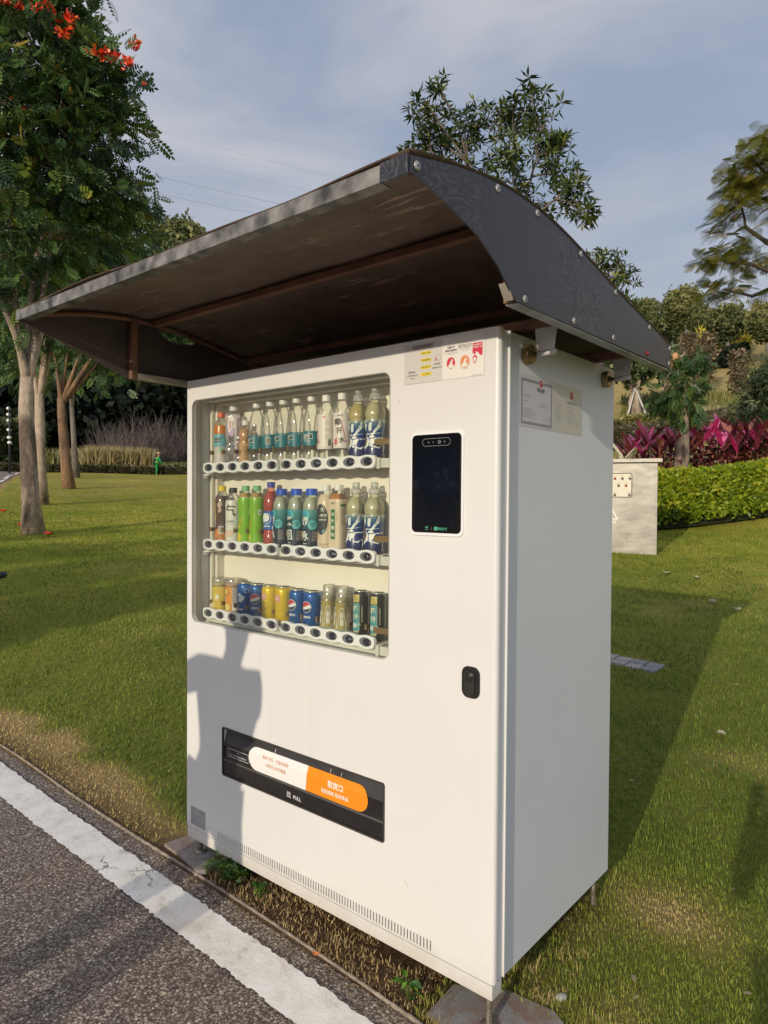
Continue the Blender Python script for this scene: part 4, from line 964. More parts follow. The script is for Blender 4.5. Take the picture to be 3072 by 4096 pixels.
def green_tea(x, ang, label):
    def a(mb): full(mb, pgt, .182, .2, -.0006)
    def b(mb): full(mb, pgt, .004, .181)
    def c(mb):
        v, f = plate2d(ell(0, 0, .019, .021, 22), (), 0); wrap(mb, pgt, v, f, ang-.75, .026, .0012, 0)
        v, f = plate2d([(-.006, -.022), (.000, -.02), (.006, .022), (.001, .016), (-.005, .0)], (), 0); wrap(mb, pgt, v, f, ang-.30, .082, .0012, 1)
        v, f = TX('蜂蜜茶', .006, .02); wrap(mb, pgt, v, f, ang-.30, .082, .0016, 3, 1.4)
        v, f = TX('绿茶 GREEN TEA', .010, .0, .1); wrap(mb, pgt, v, f, ang-1.05, .115, .0012, 2, pi/2)
        v, f = plate2d(ell(0, 0, .009, .013, 16), (), 0); wrap(mb, pgt, v, f, ang+1.15, .125, .0012, 2); v, f = TX('低糖', .006, .0); wrap(mb, pgt, v, f, ang+1.15, .125, .0016, 4)
        for k in range(5): v, f = plate2d(rrect(-.008, .007, 0, .001, 0), (), 0); wrap(mb, pgt, v, f, ang+1.0, .07-.006*k, .0012, 4)
    drink('green_tea_bottle', label, 'tea bottle', x, Z2, pgt, CLEAR, [('tea', M('green_tea', (.50, .33, .07), .3), a), ('label', M('label_lime', (.20, .46, .012), .32, var=.06, vs=30, coat=.3), b), ('>lettering', [ink('lemon', (.66, .55, .03)), ink('gold', (.7, .45, .02)), ink('palegreen', (.62, .72, .5)), ink('rust', (.4, .12, .02)), ink('dkgreen', (.05, .17, .02))], c)], (.0155, .206, .2265, M('cap_mint', (.20, .52, .25), .4)), 0, 'lime green tea bottles with mint caps')
green_tea(.243, A+.4, 'lime green tea bottle beside the white sleeved soda bottle'); green_tea(.312, A+.1, 'lime green tea bottle beside the red cola bottle')
pc = [(0, .001), (.026, 0), (.029, .004), (.030, .02), (.030, .048), (.0275, .052), (.028, .06), (.028, .132), (.029, .136), (.030, .145), (.0295, .165), (.026, .185), (.018, .203), (.0128, .213), (.0128, .234), (0, .236)]
def c1(mb): full(mb, pc, .003, .205, -.0006)
def c2(mb): full(mb, pc, .062, .131, .0008)
def globe(mb, prof, ang, zc, R_, off=.0014, wm=0, rm=1, bm=2):
    v, f = plate2d(ell(0, 0, R_*1.08, R_*1.08, 26), (), 0); wrap(mb, prof, v, f, ang, zc, off, wm)
    up = [(R_*cos(a), R_*sin(a)) for a in np.linspace(radians(20), radians(195), 16)]+[(-.55*R_, .0), (-.05*R_, .12*R_), (.45*R_, .42*R_)]
    v, f = plate2d(up, (), 0); wrap(mb, prof, v, f, ang, zc, off+.0004, rm)
    dn = [(R_*cos(a), R_*sin(a)) for a in np.linspace(radians(215), radians(358), 14)]+[(.6*R_, -.28*R_), (.0, -.45*R_), (-.45*R_, -.52*R_)]
    v, f = plate2d(dn, (), 0); wrap(mb, prof, v, f, ang, zc, off+.0004, bm)
def c3(mb):
    v, f = plate2d(ell(0, 0, .0205, .0205, 26), (), 0); wrap(mb, pc, v, f, A+.15, .103, .0014, 0)
    v, f = plate2d(ell(0, 0, .0185, .0185, 26), (), 0); wrap(mb, pc, v, f, A+.15, .103, .0017, 2); v, f = plate2d(ell(-.002, .002, .0165, .0160, 24), (), 0); wrap(mb, pc, v, f, A+.11, .104, .0020, 0)
    v, f = TX('百事可乐', .0072, .03); wrap(mb, pc, v, f, A+.25, .0745, .0014, 0)
    v, f = plate2d(rrect(-.004, .004, -.006, .006, .001), (), 0); wrap(mb, pc, v, f, A+1.1, .070, .0014, 0)
drink('cola_bottle', 'tall red drink bottle with a blue cap and blue label', 'soda bottle', .393, Z2, pc, tint('red_clear', (.95, .6, .55), (.5, .1, .1), .1), [('drink', M('red_drink', (.42, .010, .008), .18, var=.2, vs=60), c1), ('label', M('label_blue', (.005, .12, .42), .3, var=.02, coat=.3), c2), ('>lettering', [ink('w', (.75, .78, .76)), ink('red', (.6, .03, .04)), ink('blue', (.006, .10, .36))], c3)], (.0150, .219, .2395, M('cap_blue', (.04, .07, .42), .4)))
pm = [(0, .001), (.028, 0), (.031, .004), (.032, .015), (.0305, .03), (.0318, .06), (.0305, .095), (.0315, .12), (.0325, .135), (.0315, .155), (.0265, .175), (.0205, .186), (.0185, .19), (.0185, .206), (0, .207)]
def vitamin(x, s_, ang, label, sang):
    def a(mb): full(mb, pm, .140, .184, -.0008)
    def b(mb): full(mb, pm, .008, .139)
    def c(mb):
        v, f = plate2d(ell(0, 0, .0165, .0175, 24), (), 0); wrap(mb, pm, v, f, ang-.1, .120, .0012, 0); v, f = plate2d(ell(-.004, .003, .0105, .0115, 20), (), 0); wrap(mb, pm, v, f, ang-.1, .120, .0015, 1)
        v, f = plate2d(ell(0, 0, .0165, .0170, 24), (), 0); wrap(mb, pm, v, f, ang+.75, .086, .0012, 2)
        for (u, q) in ((-.0055, .004), (.0045, .0045), (-.0005, -.003)): v, f = plate2d(ell(u, q, .003, .003, 10), (), 0); wrap(mb, pm, v, f, ang+.75, .086, .0016, 3)
        ch = list(s_)
        for k, q in enumerate(ch): 
            for (off, m_, bd) in ((.0016, 4, .09), (.0020, 5, .02)): v, f = TX(q, .040 if m_ == 4 else .036, bd, .040); wrap(mb, pm, v, f, ang-.30, .047+.052*k if len(ch) == 2 else .07, off, m_, .12)
        v, f = TX('维生素饮料', .0045, .02); wrap(mb, pm, v, f, ang-.25, .020, .0012, 5)
        v, f = plate2d(rrect(-.012, .012, -.022, .018, .001), (), 0); wrap(mb, pm, v, f, ang+sang, .048, .0012, 6)
        for k in range(7): v, f = plate2d([(-.010, 0), (.010, 0), (.010, .0012), (-.010, .0012)], (), 0); wrap(mb, pm, v, f, ang+sang, .06-k*.005, .0016, 7)
    drink('vitamin_drink_bottle', label, 'drink bottle', x, Z2, pm, clearmat('vit_clear', (.86, .90, .84), (.40, .46, .42), .1, .1), [('drink', M('vit_drink', (.50, .50, .36), .3), a), ('label', gradient_mat('label_vit', [(0, (.008, .014, .03)), (.45, (.010, .035, .07)), (.72, (.03, .16, .17)), (1, (.10, .34, .32))], .0, .14), b),
        ('>lettering', [ink('aqua', (.10, .48, .50)), ink('cyan', (.02, .34, .50)), ink('teal2', (.07, .40, .42)), ink('k', (.03, .04, .04)), ink('k', (.03, .04, .04)), ink('w', (.75, .78, .76)), ink('panel', (.05, .06, .07)), ink('ash', (.45, .40, .38))], c)], (.0205, .190, .2140, M('cap_royal', (.01, .09, .60), .35, coat=.3)), 0, 'blue capped vitamin drink bottles on the middle shelf')
vitamin(.453, '脉动', A-.35, 'blue capped vitamin drink bottle next to the red cola bottle', 1.1); vitamin(.533, '回来', A+.05, 'blue capped vitamin drink bottle between its two lookalikes', 1.1); vitamin(.612, '脉动', A+.12, 'blue capped vitamin drink bottle next to the milk tea bottle', 1.0)
pk = [(0, .001), (.027, 0), (.0305, .004), (.031, .03), (.029, .06), (.0305, .10), (.0315, .15), (.031, .165), (.026, .185), (.015, .2), (.0132, .205), (.0132, .221), (0, .223)]
def k1(mb): full(mb, pk, .004, .194)
def k2(mb):
    v, f = plate2d(ell(0, 0, .026, .053, 34), (), 0); wrap(mb, pk, v, f, A+.1, .107, .0010, 0)
    v, f = plate2d(ell(0, 0, .0075, .0085, 18), [ell(0, 0, .0065, .0075, 18)], 0); wrap(mb, pk, v, f, A+.35, .142, .0016, 1); v, f = plate2d([(-.003, -.003), (.001, -.004), (.003, .003), (0, .005), (-.003, .002)], (), 0); wrap(mb, pk, v, f, A+.35, .142, .0016, 1)
    v, f = TX('—阿萨姆', .0115, .03, .030); wrap(mb, pk, v, f, A+.35, .120, .0016, 1); v, f = TX('原味奶茶', .0065, .01); wrap(mb, pk, v, f, A+.35, .106, .0016, 1)
    v, f = plate2d([(-.006, -.004), (.004, -.006), (.006, .006), (-.001, .003)], (), 0); wrap(mb, pk, v, f, A+.4, .067, .0016, 2); v, f = TX('Milk Tea Drink', .0035, .01); wrap(mb, pk, v, f, A+.45, .022, .0012, 3); v, f = TX('500毫升', .003, .0); wrap(mb, pk, v, f, A+.45, .014, .0012, 3)
drink('milk_tea_bottle', 'cream milk tea bottle with a large black oval on its sleeve', 'tea bottle', .685, Z2, pk, CLEAR, [('label', M('label_milktea', (.62, .52, .38), .35, var=.02), k1), ('>lettering', [ink('k', (.03, .04, .04)), ink('cream', (.72, .72, .62)), ink('aqua2', (.10, .40, .38)), ink('brown', (.14, .07, .03))], k2)], (.0152, .207, .2265, CAPW))
pp = [(0, .001), (.0265, 0), (.0300, .004), (.0305, .06), (.0300, .10), (.0305, .162), (.0305, .174), (.028, .184), (.018, .200), (.0132, .205), (.0132, .221), (0, .223)]
def l0(mb): full(mb, pp, .176, .196, -.0006, 0, .35)
def l1(mb): full(mb, pp, .004, .177, .0006, 0, .35)
def l2(mb):
    R_ = dict(sq=.35)
    v, f = plate2d(rrect(-.0095, .0095, -.052, .052, .005, 4), (), 0); wrap(mb, pp, v, f, A+.05, .092, .0012, 0, **R_)
    v, f = plate2d(rrect(-.0080, .0080, -.0505, .0505, .004, 4), [rrect(-.0074, .0074, -.0499, .0499, .004, 4)], 0); wrap(mb, pp, v, f, A+.05, .092, .0016, 1, **R_)
    for k, q in enumerate('冰糖雪梨'): v, f = TX(q, .0135, .02); wrap(mb, pp, v, f, A+.05, .127-.0235*k, .0018, 1, **R_)
    v, f = TX('康师傅', .007, .03); wrap(mb, pp, v, f, A+.1, .163, .0012, 2, **R_); v, f = TX('清\n润\n梨\n汁', .032, .0, .004); wrap(mb, pp, v, f, A+.55, .115, .0012, 3, **R_)
    v, f = plate2d(rrect(-.010, .010, -.004, .004, .001), (), 0); wrap(mb, pp, v, f, A+1.25, .157, .0012, 0, **R_)
    for k in range(3):
        v, f = plate2d(rrect(-.011, .011, -.009, .009, .001), [rrect(-.0105, .0105, -.0085, .0085, .001)], 0); wrap(mb, pp, v, f, A+1.3, .138-.019*k, .0012, 3, **R_); v, f = plate2d(ell(-.005, 0, .003, .0045, 10), [ell(-.005, 0, .002, .003, 10)], 0); wrap(mb, pp, v, f, A+1.3, .138-.019*k, .0014, 3, **R_)
    v, f = TX('果味饮料 500mL', .0035, .0); wrap(mb, pp, v, f, A+.3, .012, .0012, 3, **R_)
drink('pear_drink_bottle', 'squarish cream pear drink bottle with a tall green panel', 'juice bottle', .745, Z2, pp, CLEAR, [('drink', M('pear_drink', (.50, .17, .02), .25), l0), ('label', M('label_pear', (.66, .55, .40), .35, var=.02), l1), ('>lettering', [ink('emerald', (.02, .16, .04)), ink('cream', (.72, .72, .62)), ink('espresso', (.045, .03, .025)), ink('ash2', (.32, .24, .16))], l2)], (.0152, .207, .2275, CAPW), sq=.35)

# ---- bottom shelf
LID = M('can_lid', (.62, .60, .55), .22, .9, var=.05)
def can(x, h, r, body, label, name, prints, mats, group=None, dark=False):
    pf = [(0, .001), (r*.75, .0), (r*.80, .003), (r, .010), (r, h-.016), (r*.96, h-.010), (r*.82, h-.003), (r*.84, h), (r*.80, h), (r*.78, h-.004), (0, h-.004)]
    t = shape(name, (x, .1, Z3), 0, label, 'drink can', group)
    mb = MB(); v, f = lathe_geo(pf[2:6]+[(r*.83, h-.0035)], 26); f = [q for q in f if len(q) == 4]; mb.add(v, f, 0, True); mb.build('can_body', body, t)
    mb = MB(); mb.lathe([(0, .001), (r*.76, 0), (r*.79, .003)], 24); mb.lathe([(r*.83, h-.0035), (r*.85, h), (r*.81, h+.0002), (r*.79, h-.004), (0, h-.004)], 26)
    v, f = plate2d(ell(0, -.004, .006, .010, 14), [ell(0, -.008, .0035, .004, 10)], .001); mb.add([(p[0], p[1], h-.0035+p[2]) for p in v], f); mb.build('can_end', LID, t)
    mb = MB(); prints(mb, pf)
    if mb.v: mb.build('lettering', mats, t)
    return t
BLUE = M('can_blue', (.004, .10, .36), .25, .3, var=.04, coat=.4); YEL = M('can_yellow', (.74, .52, .008), .28, .2, var=.03, coat=.3); BLK = M('can_black', (.018, .02, .014), .3, .2, var=.05, coat=.4)
def cola(ang):
    def d_(mb, pf):
        globe(mb, pf, ang, .083, .0185); v, f = TX('百事可乐', .0085, .03, .032); wrap(mb, pf, v, f, ang+.05, .0475, .0012, 0)
        v, f = plate2d(rrect(-.004, .004, -.006, .006, .002), [rrect(-.0032, .0032, -.0052, .0052, .0015)], 0); wrap(mb, pf, v, f, ang+1.25, .030, .0012, 0)
        v, f = TX('330毫升', .004, .0); wrap(mb, pf, v, f, ang+.1, .022, .0012, 0)
        v, f = plate2d([(-.012, -.014), (.002, -.018), (.012, -.008), (.016, .004), (.006, .010), (-.004, .018), (-.014, .012), (-.008, .0)], (), 0); wrap(mb, pf, v, f, ang+2.9, .080, .0012, 0)
        v, f = TX('pepsi', .009, .03); wrap(mb, pf, v, f, ang+2.9, .035, .0012, 0); v, f = plate2d(rrect(-.008, .008, -.007, .007, .001), [rrect(-.007, .007, -.006, .006, .001)], 0); wrap(mb, pf, v, f, ang+3.6, .108, .0012, 0)
    return d_
COLM = [ink('w', (.75, .78, .76)), ink('red', (.6, .03, .04)), ink('navy', (.008, .02, .08))]
for x, a, l in ((.244, A-2.6, 'blue can turned to its white blob side, next to the orange cup'), (.316, A+.55, 'blue can with its whole round emblem in view, left of the yellow cans'), (.542, A+.02, 'blue can directly right of the yellow cans'), (.618, A+.05, 'blue can beside the yellow drink bottles with tapered panels')):
    can(x, .1365, .033, BLUE, l, 'soda_can', cola(a), COLM, 'blue cola cans on the bottom shelf')
def lemon(ang):
    def d_(mb, pf):
        v, f = plate2d(rrect(-.013, .013, -.012, .012, .001), (), 0); wrap(mb, pf, v, f, ang-.15, .098, .0010, 0); v, f = TX('橙子味', .007, .01); wrap(mb, pf, v, f, ang-.15, .098, .0014, 2)
        for r_ in (.0215, .004): v, f = plate2d(ell(0, 0, r_, r_, 28), [ell(0, 0, r_-.0016, r_-.0016, 28)], 0); wrap(mb, pf, v, f, ang+.3, .063, .0012, 1)
        v, f = TX('330mL', .005, .0); wrap(mb, pf, v, f, ang+.1, .018, .0012, 1); v, f = plate2d(ell(0, 0, .012, .012, 20), [ell(0, 0, .0108, .0108, 20)], 0); wrap(mb, pf, v, f, ang+1.35, .103, .0012, 1)
    return d_
LM = [ink('salmon', (.70, .33, .26)), ink('paleyellow', (.74, .62, .22)), ink('w', (.75, .78, .76))]
can(.391, .1375, .033, YEL, 'yellow can with a pink square, beside the blue can with whole emblem', 'soda_can', lemon(A+.1), LM, 'yellow orange soda cans'); can(.466, .1390, .033, YEL, 'yellow can with a pink square, right one of the two', 'soda_can', lemon(A+.15), LM, 'yellow orange soda cans')
def coco(ang):
    def d_(mb, pf):
        v, f = plate2d(rrect(-.0125, .0125, -.012, .012, .003, 4), (), 0); wrap(mb, pf, v, f, ang, .136, .0010, 0); v, f = TX('椰子汁\nCoconut', .013, .02, .02); wrap(mb, pf, v, f, ang, .136, .0014, 5)
        v, f = plate2d(rrect(-.0135, .0135, -.047, .047, .004, 4), (), 0); wrap(mb, pf, v, f, ang, .074, .0010, 4); v, f = plate2d(rrect(-.0125, .0125, -.046, .046, .003, 4), (), 0); wrap(mb, pf, v, f, ang, .074, .0014, 1)
        for s_, z in (('椰', .103), ('汁', .076)): v, f = TX(s_, .0195, .03); wrap(mb, pf, v, f, ang, z, .0018, 2)
        v, f = plate2d(ell(-.004, 0, .009, .008, 18), (), 0); wrap(mb, pf, v, f, ang, .046, .0018, 3); v, f = plate2d(ell(.009, .004, .008, .006, 16), (), 0); wrap(mb, pf, v, f, ang, .046, .0017, 6)
        v, f = plate2d(rrect(-.011, .011, -.0025, .0025, .002, 3), (), 0); wrap(mb, pf, v, f, ang, .0255, .0012, 4); v, f = TX('植物蛋白', .004, .0); wrap(mb, pf, v, f, ang, .0185, .0012, 2); v, f = TX('净含量245mL', .0035, .0); wrap(mb, pf, v, f, ang, .0125, .0012, 2)
        for sgn in (-1, 1): v, f = TX('生\n榨\n椰\n肉\n原\n浆\n饮\n料', .055, .0, .005); wrap(mb, pf, v, f, ang+sgn*.78, .085, .0012, 2)
    return d_
CM = [ink('brass', (.55, .47, .14)), ink('lagoon', (.06, .27, .30)), ink('sand', (.72, .66, .45)), ink('coconut', (.50, .58, .55)), ink('brassy', (.50, .47, .22)), ink('olive', (.18, .16, .05)), ink('seafoam', (.18, .38, .33))]
can(.850, .1590, .0275, BLK, 'tall black coconut drink can, left one of the pair', 'coconut_drink_can', coco(A+.05), CM, 'black coconut drink cans'); can(.925, .1590, .0275, BLK, 'tall black coconut drink can at the right end, behind a copper clip', 'coconut_drink_can', coco(A+.12), CM, 'black coconut drink cans')
# cups with clear lids
def cup(x, h, body, label, art):
    r = .034; t = shape('dessert_can', (x, .1, Z3), 0, label, 'drink can')
    pf = [(r*.94, .0), (r, .006), (r, h-.030), (r*.97, h-.022), (r*.93, h-.020)]
    mb = MB(); v, f = lathe_geo(pf, 26); mb.add(v, f, 0, True); mb.build('can_body', body, t)
    mb = MB(); mb.lathe([(r*1.03, h-.032), (r*1.05, h-.022), (r*1.05, h-.004), (r*.98, h), (0, h)], 26); mb.build('clear_lid', clearmat('lid_clear', (.88, .87, .80), (.6, .6, .55), .22, .07), t)
    mb = MB(); art(mb, pf); mb.build('lettering', [ink('w', (.75, .78, .76)), ink('paleyellow', (.74, .62, .22)), ink('brown', (.14, .07, .03)), ink('greyblock', (.42, .38, .34))], t)
def art1(mb, pf):
    for (a, z, r_) in ((A-.3, .035, .015), (A+.35, .062, .010), (A-.5, .095, .010)): v, f = plate2d(ell(0, 0, r_, r_*.9, 18), (), 0); wrap(mb, pf, v, f, a, z, .001, 1)
    v, f = TX('糖\n水', .022, .02); wrap(mb, pf, v, f, A-.55, .062, .0014, 0); v, f = plate2d([(-.008, -.004), (.002, -.007), (.010, 0), (.004, .007), (-.005, .005)], (), 0); wrap(mb, pf, v, f, A+.45, .07, .0014, 0)
def art2(mb, pf):
    for (a, z, r_) in ((A-.05, .035, .016), (A-.2, .096, .010)): v, f = plate2d(ell(0, 0, r_, r_*.9, 18), (), 0); wrap(mb, pf, v, f, a, z, .001, 1)
    v, f = TX('银\n耳', .022, .02); wrap(mb, pf, v, f, A-.3, .066, .0014, 0); v, f = plate2d(rrect(-.012, .012, -.045, .045, .001), (), 0); wrap(mb, pf, v, f, A+1.0, .068, .001, 3); v, f = plate2d(rrect(-.010, .010, -.014, .014, .001), (), 0); wrap(mb, pf, v, f, A+1.0, .038, .0014, 0)
cup(.088, .142, M('cup_yellow', (.62, .46, .06), .4, var=.15, vs=40), 'yellow dessert can under a clear lid, leftmost on the bottom shelf', art1)
cup(.172, .146, M('cup_orange', (.72, .30, .05), .4, var=.15, vs=40), 'orange dessert can under a clear lid', art2)
# plum drink bottles with tapered panels and over-cap
def plum(x, label):
    pf = [(0, .001), (.031, 0), (.034, .004), (.0335, .02), (.029, .07), (.0275, .100), (.0285, .108), (.0265, .122), (.018, .136), (.0135, .141), (.0135, .15), (0, .151)]
    def a(mb): full(mb, pf, .003, .131, -.0008)
    def b(mb):
        for an in (A-.35, A+.65, A+1.6):
            v, f = plate2d([(-.018, -.042), (.018, -.042), (.006, .040), (-.006, .040)], [[(-.0145, -.038), (.0145, -.038), (.004, .037), (-.004, .037)]], 0); wrap(mb, pf, v, f, an, .056, .0010, 0)
            v, f = plate2d([(-.006, -.022), (.006, -.022), (.006, .016), (0, .024), (-.006, .016)], (), 0); wrap(mb, pf, v, f, an, .058, .0010, 0)
            v, f = plate2d(rrect(-.015, .015, -.0015, .0015, 0), (), 0); wrap(mb, pf, v, f, an, .022, .0012, 1)
            v, f = TX('乌龙', .008, .0); wrap(mb, pf, v, f, an, .060, .0014, 2)
    t = drink('plum_drink_bottle', label, 'juice bottle', x, Z3, pf, tint('plum_clear', (.93, .90, .66), (.5, .47, .25), .12), [('drink', M('plum_drink', (.42, .33, .045), .3, var=.15, vs=40), a), ('label', [M('label_frost', (.56, .53, .40), .5, var=.02), ink('tealline', (.15, .36, .36)), ink('ash2', (.32, .24, .16))], b)], (.0150, .142, .158, CAPW), 0, 'yellow drink bottles with A shaped panels')
    mb = MB(); mb.lathe([(.0275, .112), (.0245, .135), (.0215, .145), (.0212, .163), (.019, .1665), (0, .167)], 24); mb.build('over_cap', clearmat('lid_clear', (.88, .87, .80), (.6, .6, .55), .22, .07), t)
plum(.700, 'yellow drink bottle with tapered panels, beside the blue cola can'); plum(.766, 'yellow drink bottle with tapered panels, beside the black coconut can')
# ------------------------------------------------------------ awning
def marble():
    m, nt, p = newmat('awning_marbled_film'); L = nt.links.new
    pos = N(nt, 'ShaderNodeNewGeometry').outputs['Position']; mp = N(nt, 'ShaderNodeMapping'); mp.inputs['Scale'].default_value = (1, 1.0, 1.5); mp.inputs['Rotation'].default_value = (.5, 0, 0); L(pos, mp.inputs[0])
    warp = noise(nt, 5.5, 3, .5, 1.2, mp.outputs[0]); a = math_(nt, 'SINE', math_(nt, 'MULTIPLY', warp, 85)); fine = noise(nt, 60, 4, .7, 0, mp.outputs[0])
    lines = math_(nt, 'ADD', math_(nt, 'MULTIPLY', a, .5), math_(nt, 'MULTIPLY', fine, 1.0)); gate = ramp(nt, noise(nt, 2.6, 2, .5), [(.44, (0, 0, 0)), (.62, (1, 1, 1))])
    c = ramp(nt, lines, [(.2, (.016, .015, .019)), (.65, (.030, .028, .034)), (1, (.062, .056, .060))])
    c = mixc(nt, gate, (.030, .030, .037), c); L(c, p.inputs['Base Color']); p.inputs['Roughness'].default_value = .36; p.inputs['Specular IOR Level'].default_value = .5
    L(bump(nt, lines, .12, .001), p.inputs['Normal']); return m
MARB = marble()
def soffit():
    m, nt, p = newmat('awning_underside'); L = nt.links.new
    pos = N(nt, 'ShaderNodeNewGeometry').outputs['Position']; mp = N(nt, 'ShaderNodeMapping'); mp.inputs['Scale'].default_value = (1.0, 9, 1); mp.inputs['Rotation'].default_value = (0, 0, -.07); L(pos, mp.inputs[0])
    scr = ramp(nt, noise(nt, 4.5, 3, .7, .2, mp.outputs[0]), [(.60, (0, 0, 0)), (.63, (1, 1, 1))]); g2 = ramp(nt, noise(nt, 3.5, 3), [(.40, (0, 0, 0)), (.55, (.85, .85, .85))])
    base = ramp(nt, noise(nt, 8, 6, .7), [(.3, (.13, .092, .070)), (.7, (.24, .175, .135))])
    c = mixc(nt, math_(nt, 'MULTIPLY', scr, g2), base, (.55, .38, .28)); L(c, p.inputs['Base Color']); p.inputs['Roughness'].default_value = .55
    L(bump(nt, noise(nt, 30, 4), .1, .003), p.inputs['Normal']); return m
SOFF = soffit(); RUST = M('frame_primer', (.22, .115, .07), .6, var=.3, vs=9); GALV = M('galvanised', (.17, .16, .148), .5, .3, var=.75, vs=22); WORN = M('worn_pale_metal', (.5, .46, .38), .45, .4, var=.2, vs=20)
awn = empty('awning', (0, 0, 1.82), label='dark curved awning with marbled side panel bolted above the vending machine', cat='awning')
AXL, AXR = -.104, 1.589
RY = [-.6, -.5, -.4, -.27, -.167, -.028, .138, .344, .547, .725, .88]; RZ = [2.003, 2.028, 2.047, 2.064, 2.069, 2.064, 2.036, 1.993, 1.960, 1.930, 1.903]
def zr(y): return float(np.interp(y, RY, RZ))
ys = np.linspace(-.6, .88, 40)
from numpy import polyfit
cf = np.polyfit(RY, RZ, 6); zrs = lambda y: float(np.polyval(cf, y))
top = [(y, zrs(y)) for y in ys]
low2 = [(.88, 1.826), (-.185, 1.822), (-.6, 1.972)]
low = [(.88, 1.826), (-.2, 1.822), (-.234, 1.844), (-.286, 1.885), (-.367, 1.925), (-.482, 1.955), (-.6, 1.974)]
outl = top+low
def side_plate(pts, x, th, mat_, name, holes=()):
    v, f = plate2d(pts, holes, th); return MB().add([(x-p[2], p[0], p[1]) for p in v], f).build(name, mat_, awn, world=True)
side_plate(outl, AXR+.004, .004, MARB, 'side_panel')
side_plate(top+low2, AXL, .004, M('left_panel_brown', (.105, .082, .070), .55, var=.2, vs=6), 'side_panel', [[(-.071, 2.036), (-.049, 2.017), (-.022, 2.002), (.03, 1.998), (.09, 2.002), (.109, 2.018), (.07, 2.034), (.02, 2.040)]])
mb = MB(); rim = [(-.071, 2.036), (-.049, 2.017), (-.022, 2.002), (.03, 1.998), (.09, 2.002), (.109, 2.018)]
mb.tube([(AXL+.004, y, z) for y, z in rim], [.002, .004, .003, .004, .003, .002], 6); mb.build('torn_edge', M('torn_film', (.16, .14, .13), .7), awn, world=True)
# roof sheet, slightly wavy, two skins
nxs = 34; xs = np.linspace(AXL-.004, AXR+.0065, nxs); v = []; f = []
def wav(x, y):
    t = (x-AXL)/(AXR-AXL); e = ss(-.35, -.6, y) if y < -.3 else 0
    return .010*float(e)*max(0, sin(t*pi*2.6-.5))*(1-.5*t)+.002*sin(x*11+y*5)
for x in xs:
    for y in ys: v.append((x, y-.004, zrs(y)+.004+wav(x, y)))
n = len(ys)
for i in range(nxs-1):
    for j in range(n-1): f.append((i*n+j, (i+1)*n+j, (i+1)*n+j+1, i*n+j+1))
k = len(v); v2 = [(x, y, z-.004) for x, y, z in v]; f2 = [tuple(k+q for q in p) for p in f]
edge = [(j, j+1, k+j+1, k+j) for j in range(n-1)]+[((nxs-1)*n+j, (nxs-1)*n+j+1, k+(nxs-1)*n+j+1, k+(nxs-1)*n+j) for j in range(n-1)]+[(i*n, (i+1)*n, k+(i+1)*n, k+i*n) for i in range(nxs-1)]+[(i*n+n-1, (i+1)*n+n-1, k+(i+1)*n+n-1, k+i*n+n-1) for i in range(nxs-1)]
MB().add(v+v2, f+f2+edge, 0, True).build('roof_sheet', SOFF, awn, world=True)
# front rail (angle section) with corner cap
mb = MB(); mb.box(AXL+.028, AXR-.062, -.607, -.603, 1.968, 2.001); mb.box(AXL+.028, AXR-.062, -.603, -.575, 1.968, 1.9705)
mb.build('front_rail', GALV, awn, world=True)
mb = MB(); mb.box(AXR-.062, AXR+.0045, -.6085, -.6035, 1.966, 2.004); mb.build('rail_end_cap', MARB, awn, world=True, bevel=.001)
mb = MB(); mb.box(AXL-.002, AXL+.028, -.6085, -.6035, 1.968, 2.002); mb.build('rail_end_cap', M('cap_grey', (.2, .2, .21), .5, .3, var=.2), awn, world=True, bevel=.001)
# arched frame tubes at both sides
def flat_arch(x, r=.011):
    pts = [(x, y, zrs(y)-.017) for y in np.linspace(-.57, .85, 24)]; return pts
for x in (AXL+.018, AXR-.02):
    mb = MB(); mb.tube(flat_arch(x), .010, 6); mb.build('frame_arch', RUST, awn, world=True)
    mb = MB(); mb.box(x-.012, x+.012, -.198, -.172, 1.823, zrs(-.18)-.02); mb.build('frame_post', RUST, awn, world=True, bevel=.002)
    mb = MB(); mb.box(x-.012, x+.012, -.171, .865, 1.8235, 1.848); mb.build('bottom_rail', GALV if x > 1 else WORN, awn, world=True, bevel=.002)
for y, w_ in ((-.10, .013), (.36, .013), (.84, .011)):
    mb = MB(); zc = zrs(y)-.018; mb.box(AXL+.03, AXR-.032, y-w_, y+w_, zc-.012, zc+.010); mb.build('roof_rib', RUST, awn, world=True, bevel=.002)
for y in (.163, .722):
    mb = MB(); mb.box(AXL+.031, AXR-.033, y-.018, y+.018, 1.849, 1.876); mb.build('cross_bar', RUST, awn, world=True, bevel=.003)
mb = MB(); v = [(AXR+.005, -.212, 1.824), (AXR+.005, -.178, 1.8235), (AXR-.02, -.215, 1.8235), (AXR-.02, -.215, 1.852)]
mb.add([(AXR-.02, -.213, 1.822), (AXR+.004, -.213, 1.822), (AXR+.004, -.240, 1.856), (AXR-.02, -.240, 1.856)], [(0, 1, 2, 3)]); mb.build('corner_patch', WORN, awn, world=True)
# bottom lip along the right panel
mb = MB(); mb.box(AXR-.03, AXR+.001, -.19, .87, 1.8195, 1.8225); mb.build('panel_lip', M('lip_metal', (.36, .36, .33), .4, .5, var=.3, vs=14), awn, world=True)
